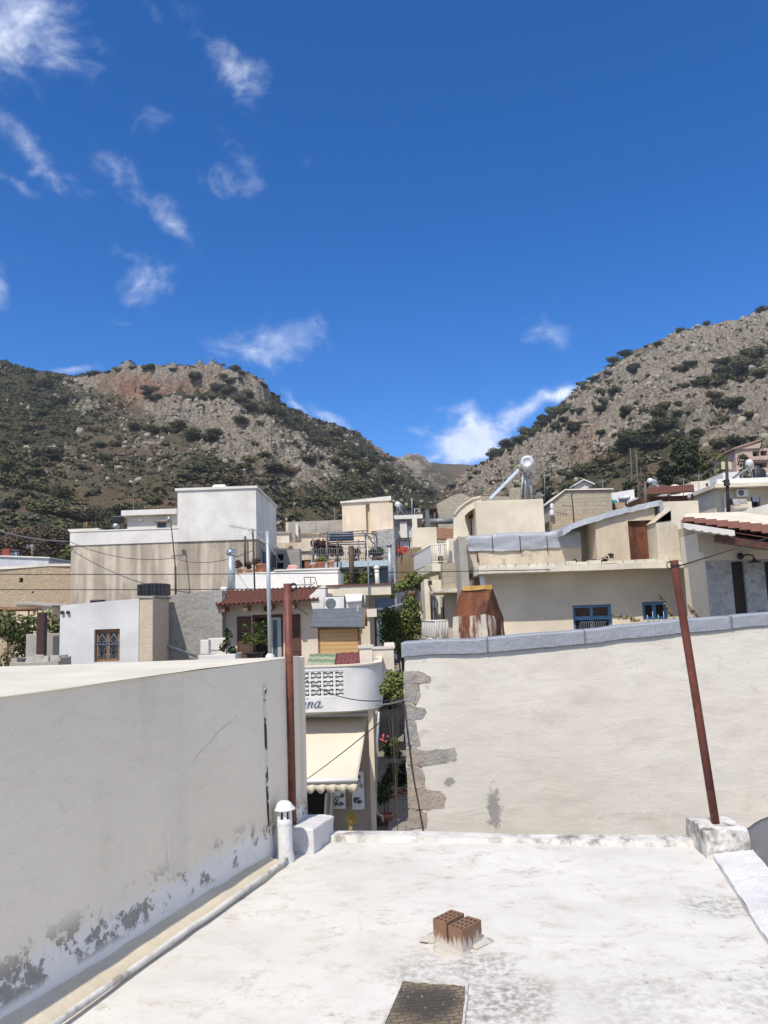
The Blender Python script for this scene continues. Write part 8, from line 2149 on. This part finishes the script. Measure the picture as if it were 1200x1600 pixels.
mb = MB(); F.box(mb, F.px(858, 820)[0], F.px(925, 820)[0], -.7, -.02, gfloor(D) - .5, F.px(880, 806.5)[1]); mb.build('lower_wall', masonry('patched_stone', (.46, .38, .27), (.40, .31, .21), (.44, .36, .27), .6, .35, .02, .7, warp=.06), bs)
ae = thing('roof_aerial', 'crooked old television aerial in front of the block shed', 'aerial', tuple(P(897, 815, 40)), 'television aerials')
mb = MB(); mb.tube([P(897, 818, 40), P(895, 790, 40), P(893, 772, 40)], .03, 6); mb.build('mast', M_iron, ae)
mb = MB(); pole(mb, 868, 800, 888, 804, 40, .015, 5); pole(mb, 878, 789, 894, 791, 40, .014, 5); pole(mb, 893, 773, 899, 769, 40, .014, 5)
for i in range(4): pole(mb, 872 + i * 4, 798, 872 + i * 4, 807, 40, .012, 4)
mb.build('dipoles', M_iron, ae)
mb = MB(); Fq = Frame(855, 41, 870, 41); Fq.pbox(mb, 860, 796, 866, 806, 0, .4); Fq.pbox(mb, 860.5, 786, 865.5, 795.8, .05, .35); setp(mb.build('white_boiler', M_whitep, None, origin=Fq.base(), bevel=.08), 'white boiler drum at the foot of the block shed slope', 'boiler')
ww, F = simple_house('white_wall_house', 'bright white stepped house end right of the block shed', 962, 1006, 771, 764, 46, 4, M_whitep)
mb = MB(); F.pbox(mb, 992, 778, 1007, 800, -1.2, -.02); mb.build('stepped_wall', M_whitep, ww)
solar_heater(P(976, 795, 43).x, 43.2, P(976, 792, 43).z, .5, 'small solar heater with dark glass collector on the brick stub beside the block shed', -.6)
mb = MB(); c = P(970, 803, 42.8); Fq = Frame(960, 42.6, 978, 42.6); Fq.pbox(mb, 961, 785, 977, 806, 0, .8); setp(mb.build('brick_stub', masonry('orange_block', (.48, .36, .24), (.42, .3, .19), (.46, .38, .28), .4, .2), None, origin=Fq.base()), 'stub wall of sandy blocks carrying the small solar heater', 'wall')
mb = MB(); pole(mb, 957, 790, 958, 782, 43, .25, 10); setp(mb.build('blue_drum', paint('turquoise_plastic', (.03, .25, .28), .5), None, origin=P(957, 788, 43)), 'turquoise drum beside the block shed', 'drum')
D = 40; F = Frame(1008, D, 1086, D)
pr = thing('brown_terrace_house', 'dark brown roof terrace shelter with a red tiled rim and a cream wall in front', 'house', F.base())
r_ = F.rect(1010, 771, 1084, 784)
mb = MB(); F.box(mb, r_[0], r_[1], .8, 3.5, gfloor(D) - .5, r_[3] - .02); mb.build('shelter_wall', M_wood, pr)
a, b, c, d = F.px(1009, 773, -.2), F.px(1085, 768, -.2), F.px(1084, 764.5, 1.5), F.px(1013, 769, 1.5)
tile_roof(pr, F.at(a[0], -.2, a[1]), F.at(b[0], -.2, b[1]), F.at(c[0], 1.5, c[1] + .25), F.at(d[0], 1.5, d[1] + .25), 16, 4, 'roof', .05, .04)
mb = MB()
for x in (1013, 1046, 1083): F.pbox(mb, x - 1, 772, x + 1, 787, .0, .15)
mb.build('post', M_wood, pr)
mb = MB(); Fq = Frame(1034, 37, 1092, 37); Fq.pbox(mb, 1032, 783, 1092, 812, 0, 3, zmin=gfloor(37)); mb.build('front_wall', M_cream, pr)
hh = thing('water_tank', 'fat round pinkish white water tank on the brown terrace roof', 'water tank', tuple(P(1055, 768, 42)), 'roof water tanks')
c = P(1055, 769, 42); mb = MB(); mb.lathe(c - Vector((0, 0, .1)), [(.001, 0), (.28, .0), (.31, .1), (.31, .32), (.24, .46), (.1, .52), (.001, .53)], 18); mb.build('tank', paint('pinkish_white', (.72, .64, .63), .5), hh)
solar_heater(P(1030, 770, 42).x, 42, P(1030, 771, 42).z, .62, 'silver solar heater lying low on the brown terrace roof', .9, False)
mb = MB(); pole(mb, 1009, 800, 1008, 752, 39, .08, 7, r2=.06); setp(mb.build('utility_pole', M_pole, None, origin=P(1009, 800, 39)), 'weathered wooden utility pole left of the brown terrace', 'pole')
mb = MB()
for x, y in ((985, 720), (992, 726)): pass
wl2, F = simple_house('white_block_house', 'low white block with a strip of red tiles under its wall', 1066, 1115, 765, 760, 52, 5, M_whitep)
mb = MB(); a, b = F.px(1086, 775), F.px(1112, 772); tile_roof(wl2, F.at(a[0], -1.0, a[1]), F.at(b[0], -1.0, a[1]), F.at(b[0], -.02, a[1] + .3), F.at(a[0], -.02, a[1] + .3), 8, 3, 'tile_strip', .05, .03)
# house with laundry
D = 44; F = Frame(1133, D, 1260, D)
lh = thing('laundry_house', 'cream house with a flat roof, shaded front and laundry on its terrace', 'house', F.base())
zr0 = F.px(1133, 765)[1]
r_ = F.rect(1133, 764, 1260, 800); op = F.rect(1174, 776, 1188, 792)
panel_m = MB(); panel(panel_m, lambda u, w, z: F.at(u, w, z), 0, F.L, gfloor(D) - .5, zr0, [(*op, .4)], 0, 1)
a = F.px(1092, 786, 4.5); panel_m.face([F.at(0, 0, gfloor(D)), F.at(0, 8, gfloor(D)), F.at(0, 8, zr0), F.at(0, 0, zr0)]); panel_m.build('wall', [M_cream, M_dark], lh)
mb = MB(); mb.prism([F.at(-.3, -.9, zr0 + .003), F.at(F.L, -.9, zr0 + .003), F.at(F.L, 8, zr0 + .003), F.at(-.3, 8, zr0 + .003)], (0, 0, .22)); mb.build('roof_slab', M_cream, lh)
mb = MB(); F.box(mb, .3, F.L, .1, .4, zr0 + .225, zr0 + .65); mb.build('roof_parapet', M_whitep, lh)
mb = MB(); F.pbox(mb, 1138, 757.5, 1152, 762.5, .05, .098); mb.build('roof_opening', paint('maroon', (.10, .035, .03), .7), lh)
q0, q1 = P(1094, 789, 50), P(1134, 763, 44)
mb = MB(); a_, b_ = q0, Vector((q1.x - .3, q1.y, q1.z)); mb.prism([a_ - Vector((0, 0, .2)), b_ - Vector((0, 0, .2)), b_ + Vector((0, 6, -.2)), a_ + Vector((0, 3, -.2))], (0, 0, .2)); mb.build('sloping_slab', M_cream, lh)
mb = MB(); mb.prism([Vector((a_.x + .4, a_.y - .2, gfloor(45))), Vector((b_.x, b_.y + .2, gfloor(45))), b_ - Vector((0, -.2, .21)), a_ - Vector((-.4, .2, .21))], (0, .3, 0)); mb.build('side_wall', M_beige, lh)
mb = MB(); F.pbox(mb, 1118, 775, 1120, 800, .4, .55); F.pbox(mb, 1132, 772, 1134.5, 800, -.2, -.05); mb.build('downpipe', M_whitep, lh)
r_ = F.rect(1147, 765.5, 1165.5, 777); ac_unit(F, r_[0], r_[2], r_[1] - r_[0], r_[3] - r_[2], -.35, 'white air conditioner under the roof edge above the hanging laundry')
r_ = F.rect(1194.5, 768, 1212, 781); ac_unit(F, r_[0], r_[2], r_[1] - r_[0], r_[3] - r_[2], -.9, 'white air conditioner cut off at the picture edge by the dark opening')
M_blk = paint('black_cloth', (.02, .02, .022), .95); M_pat = plaster('patterned_cloth', (.45, .42, .44), (.1, .08, .1), .9, 0, speck=.6, scale=6)
def pc(x0, y0, x1, y1, w, mat, lb, wv=2): r_ = F.rect(x0, y0, x1, y1, w); cloth(F, r_[0], r_[1], r_[2], r_[3], w, .06, mat, 'laundry', lb, 'laundry', wv, 'washing on the lines')
pc(1136, 779, 1146, 789, -1.2, M_blk, 'black garment hanging at the left end of the washing line')
pc(1145, 780, 1156, 790, -1.25, M_pat, 'patterned grey blouse hanging next to the black garment', 3)
pc(1156, 780, 1167, 787, -1.22, M_pat, 'shorter patterned cloth hanging right of the grey blouse', 3)
pc(1176, 776, 1186, 784, -.2, paint('lilac_cloth', (.52, .52, .6), .95), 'pale lilac shirt hanging in the dark opening')
pc(1169, 748, 1174, 757, .3, paint('pink_cloth', (.62, .2, .25), .95), 'pink towel hanging on the roof by the solar heater')
pc(1174.5, 748, 1179, 755, .32, paint('rose_cloth', (.6, .4, .42), .95), 'paler rose towel hanging beside the pink one')
mb = MB(); a, b = F.px(1133, 779, -1.2), F.px(1170, 779, -1.2); mb.tube(sag(F.at(a[0], -1.2, a[1]), F.at(b[0], -1.2, b[1]), .05), .01, 4); setp(mb.build('washing_line', M_wire, None, origin=F.at(a[0], -1.2, a[1])), 'washing line stretched before the cream house', 'line')
tw_ = thing('terrace_wall', 'cream terrace wall lit by the sun under the hanging laundry', 'wall', F.at(2, -1.5, 5)); mb = MB(); F.pbox(mb, 1146, 784, 1175, 799, -.9, -.6, zmin=gfloor(D) - .5); mb.build('wall', M_cream, tw_)
solar_heater(P(1160, 752, 46).x, 46, P(1160, 751, 46).z, .85, 'solar heater tilted steeply on the roof of the laundry house', -2.0)
mb = MB(); pole(mb, 1138, 806, 1135, 716, 36, .09, 8, r2=.07); ut = thing('utility_pole', 'dark utility pole with sign boards rising before the laundry house', 'pole', tuple(P(1138, 800, 36))); mb.build('shaft', paint('creosoted_wood', (.05, .04, .035), .9), ut)
for i, (x0, x1) in enumerate(((1127.5, 1134), (1137, 1143))):
    mb = MB(); ppoly([(x0, 733), (x0, 721), (x1, 722), (x1, 733)], 36.2, .05, mb); mb.build('sign_board', paint('yellowed_board', (.55, .5, .36), .7, 0, .12), ut)
mb = MB(); mb.box(P(1134, 755, 36) - Vector((0, .1, 0)), (.2, .2, .3)); pole(mb, 1128, 752, 1141, 756, 36, .03, 5); mb.build('bracket', M_iron, ut)
gr, F = simple_house('grey_roof_house', 'grey cement roof edge rising towards the picture edge before the laundry house', 1164, 1260, 802, 775, 30, 4, M_pale)
wb, F = simple_house('white_shuttered_house', 'white house with a blue shutter at the picture edge above the laundry house', 1189, 1250, 748, 730, 54, 4, M_whitep, ops=[])
mb = MB(); F.pbox(mb, 1197, 741, 1203, 754, -.06, -.003); mb.build('shutter', M_blue, wb)
# pink house up the hill
def hill_house():
    D = 120; F = Frame(1173, D, 1260, D)
    r = thing('pink_house', 'pinkish house with a gabled roof and recessed balcony standing up on the hillside', 'house', F.base())
    b = F.rect(1178, 704, 1200, 713, 0); z0 = tz(F.A.x + 2, D) - 3; pk = plaster('pink_render', (.50, .37, .30), None, .2, .1)
    zt = F.px(1180, 701)[1]
    fbody(r, F, 0, F.L, z0, zt, 8, pk, [(*F.rect(1176, 705, 1187, 713), 1.5), (*F.rect(1188, 704, 1199, 712), 1.5), (*F.rect(1178, 722, 1200, 731), 2)], mats_back=M_dark)
    ap = F.px(1189, 690); mb = MB(); mb.prism([F.at(-.3, -.3, zt + .003), F.at(F.L * .45, -.3, zt + .003), F.at(ap[0], -.3, ap[1])], F.N * 8); mb.build('gable', pk, r)
    mb = MB()
    for sx in (-.5, F.L * .5): mb.prism([F.at(sx, -.5, zt - .1), F.at(ap[0], -.5, ap[1] + .15), F.at(ap[0], -.5, ap[1] + .4), F.at(sx, -.5, zt + .15)], F.N * 9)
    mb.build('roof', plaster('pink_brown_roof', (.36, .24, .19)), r)
    mb = MB(); F.box(mb, .2, F.L, -.25, -.05, b[2] - .6, b[2] - .05); mb.build('balcony_front', pk, r)
hill_house()
sm = thing('hut', 'small hut with a white pitched roof among the trees behind the block shed', 'hut', tuple(P(910, 762, 70)))
Fq = Frame(898, 70, 924, 70); ol = [(898, 759), (911, 751.5), (925, 757), (925, 770), (898, 770)]
mb = MB(); mb.prism([Fq.at(Fq.px(x, y)[0], 0, Fq.px(x, y)[1]) for x, y in ol], Fq.N * 3); mb.build('wall', M_pale, sm)
mb = MB()
for (x0, y0), (x1, y1) in (((895, 760.5), (911, 751)), ((911, 751), (928, 758))): a, b = Fq.px(x0, y0), Fq.px(x1, y1); mb.hexa([Fq.at(a[0], -.3, a[1]), Fq.at(b[0], -.3, b[1]), Fq.at(b[0], 3.3, b[1]), Fq.at(a[0], 3.3, a[1]), Fq.at(a[0], -.3, a[1] + .12), Fq.at(b[0], -.3, b[1] + .12), Fq.at(b[0], 3.3, b[1] + .12), Fq.at(a[0], 3.3, a[1] + .12)])
mb.build('roof', M_whitep, sm)
# ---- trees on the lower slopes
def tree(px, yfoot, ytop, w, d, n, leaf, mat, name, label, seed, shape='round', group=None):
    c = P(px, yfoot, d); tzv = tz(c.x, c.y); H = P(px, ytop, d).z - tzv; wid = w * d / FPX
    if H < 1.2: H = 1.2
    c.z = tzv - .1
    rg = np.random.RandomState(seed); root = thing(name, label, 'tree', tuple(c), group)
    L = []
    if shape == 'cypress':
        for i in range(14):
            z = .12 + .86 * i / 13; r = wid / 2 * (1.05 - abs(z - .4) * 1.25) ; L.append((rg.normal() * .05 * wid, rg.normal() * .05 * wid, z * H, max(r, .08 * wid)))
    else:
        for i in range(26):
            z = rg.uniform(.25, .95); e = math.sqrt(max(.05, 1 - ((z - .5) / .55) ** 2)); a = rg.uniform(0, 6.28); q = rg.uniform(.15, .62) * wid / 2 * e * 1.3
            L.append((q * math.cos(a), q * math.sin(a), z * H, rg.uniform(.16, .27) * wid))
    o = bpy.data.objects.new('crown', leafmesh('crown', leafcloud(n, L, leaf, seed, .8), mat)); COL.objects.link(o); o.parent = root
    mb = MB(); base = Vector(c); tr = wid * .035 + .05
    mb.tube([base, base + Vector((.02 * wid, 0, H * .3)), base + Vector((-.02 * wid, 0, H * .75))], tr, 7, r2=tr * .3)
    if shape != 'cypress':
        for l in L[::3]: mb.tube([base + Vector((0, 0, H * .2)), base + Vector((l[0] * .5, l[1] * .5, l[2] * .65)), base + Vector(l[:3])], tr * .45, 5, r2=tr * .1)
    mb.build('trunk', M_bark, root); return root
M_pine = leafmat('pine_needles', (.020, .030, .014), .5)
TG = 'trees on the lower slopes'
tree(1072, 762, 683, 56, 78, 9000, .19, M_pine, 'pine_tree', 'big dark pine tree on the slope above the brown terrace', 201)
tree(1046, 762, 716, 42, 77, 4200, .18, M_pine, 'pine_tree', 'lower dark pine leaning out left of the big pine', 202)
tree(1097, 757, 706, 28, 84, 1500, .16, M_leaf, 'olive_tree', 'mid green tree at the right flank of the big pine', 203)
tree(1143, 712, 683, 9, 125, 700, .14, M_pine, 'cypress_tree', 'slim cypress standing left of the pink house', 204, 'cypress')
tree(1185, 690, 664, 8, 132, 500, .14, M_pine, 'cypress_tree', 'slim cypress rising behind the pink house roof', 205, 'cypress')
tree(1163, 720, 698, 28, 105, 1300, .16, M_leafg, 'olive_tree', 'yellow green round tree in front of the pink house', 206)
tree(1128, 722, 704, 26, 105, 1000, .16, M_leafg, 'olive_tree', 'yellow green tree between big pine and cypress', 207)
tree(1118, 748, 728, 30, 85, 1000, .14, M_leaf, 'olive_tree', 'green tree at the left of the pole with sign boards', 208)
tree(1000, 716, 698, 22, 110, 900, .16, M_bushg, 'olive_tree', 'grey green olive left of the big pine', 209)
tree(1012, 770, 735, 34, 66, 1500, .13, M_leaf, 'olive_tree', 'leafy green tree behind the wooden utility pole', 210)
tree(985, 768, 745, 34, 66, 1400, .13, M_leafd, 'olive_tree', 'dark green tree behind the white stepped house', 211)
tree(948, 768, 748, 40, 66, 1500, .13, M_leafd, 'olive_tree', 'dark tree right of the white roofed hut', 212)
tree(885, 776, 752, 40, 68, 1500, .13, M_pine, 'olive_tree', 'dark tree left of the white roofed hut', 213)
tree(855, 770, 738, 30, 75, 1300, .14, M_pine, 'olive_tree', 'dark tree behind the aerial of the cream box', 214)
tree(925, 768, 755, 36, 64, 1000, .12, M_leafd, 'olive_tree', 'small dark tree just before the white roofed hut', 215)
for i, (x, yf, yt, w, d, mt, lb) in enumerate(((40, 880, 815, 70, 62, M_bushb, 'bare brown tree behind the low white roof at the picture edge'), (85, 872, 818, 60, 64, M_bushb, 'bare brown tree beside the stained building'), (10, 880, 826, 50, 60, M_bushb, 'bare brown bushy tree farthest to the picture edge'), (118, 850, 812, 50, 70, M_leafd, 'dark green tree just behind the white parapet'), (105, 880, 846, 26, 60, M_leafg, 'light green small tree in the gap by the stained building'), (160, 826, 788, 60, 80, M_bush, 'dark evergreen behind the black tank'), (235, 806, 782, 50, 84, M_bush, 'dark evergreen behind the small white roof room'))):
    tree(x, yf, yt, w, d, 4200, .1, mt, 'roadside_tree', lb, 230 + i)
for (x, y0, y1, d) in ((985, 740, 700, 95), (994, 742, 704, 95), (209, 800, 772, 85), (523, 815, 793, 60)):
    c = P(x, y0, d); c.z = tz(c.x, c.y) - .2
    mb = MB(); mb.tube([c, P(x - .5, y1, d)], .07, 6); pole(mb, x - 3, y1 + 2, x + 3, y1 + 2, d, .05, 4)
    setp(mb.build('utility_pole', M_pole, None, origin=c), {985: 'left pole of two on the slope before the big pine', 994: 'right pole of two on the slope before the big pine', 209: 'lone pole on the slope above the black tank', 523: 'pale lone pole behind the old stained parapet'}[x], 'pole', 'poles on the slopes')

# a few more roof things among the far right houses
mb = MB(); c = P(1186, 752, 47); mb.lathe(c, [(.001, 0), (.42, 0), (.44, .1), (.44, .62), (.3, .78), (.001, .8)], 18); setp(mb.build('water_tank', M_plast, None, origin=c), 'round black water tank on the laundry house roof by the pink towels', 'water tank', 'roof water tanks')
for x, yb, yt, d, lb in ((1181, 752, 728, 46.5, 'tall aerial behind the pink towels on the laundry house roof'), (1068, 770, 748, 45, 'thin aerial between the round pinkish tank and the white block'), (1092, 772, 742, 50, 'bent aerial in front of the low white block'), (942, 766, 750, 44, 'short aerial on the block shed roof')):
    an = thing('roof_aerial', lb, 'aerial', tuple(P(x, yb, d)), 'television aerials'); mb = MB(); pole(mb, x, yb + 4, x, yt, d, .022, 6); mb.build('mast', M_galvd, an)
    mb = MB(); pole(mb, x - 7, yt + 3, x + 6, yt + 1, d, .014, 5)
    for i in range(5): pole(mb, x - 6 + i * 2.6, yt - 1, x - 6 + i * 2.6, yt + 5, d, .01, 4)
    mb.build('dipoles', M_galvd, an)
wh3, F = simple_house('white_cube_house', 'small white cube house with one dark window higher up behind the laundry house', 1150, 1176, 738, 736, 62, 4, M_whitep, ops=[(1156, 741, 1161, 748)])
wh4, F = simple_house('cream_cube_house', 'small cream house with two dark windows behind the white block house', 1098, 1128, 752, 750, 60, 4, M_cream, ops=[(1103, 755, 1107, 760), (1116, 754, 1120, 760)])
# ------------------------------------------------------------------ a little air between here and the hills
mb = MB(); mb.hexa([(-3100, -3100, -200), (3100, -3100, -200), (3100, 3100, -200), (-3100, 3100, -200), (-3100, -3100, 185), (3100, -3100, 185), (3100, 3100, 185), (-3100, 3100, 185)])
m = bpy.data.materials.new('thin_air'); m.use_nodes = True; m.node_tree.nodes.clear()
vo = m.node_tree.nodes.new('ShaderNodeVolumePrincipled'); vo.inputs['Color'].default_value = (.86, .91, 1, 1); vo.inputs['Density'].default_value = .00022; vo.inputs['Anisotropy'].default_value = .2
ou = m.node_tree.nodes.new('ShaderNodeOutputMaterial'); m.node_tree.links.new(vo.outputs[0], ou.inputs['Volume'])
setp(mb.build('haze', m), kind='stuff')
SC.cycles.volume_bounces = 0
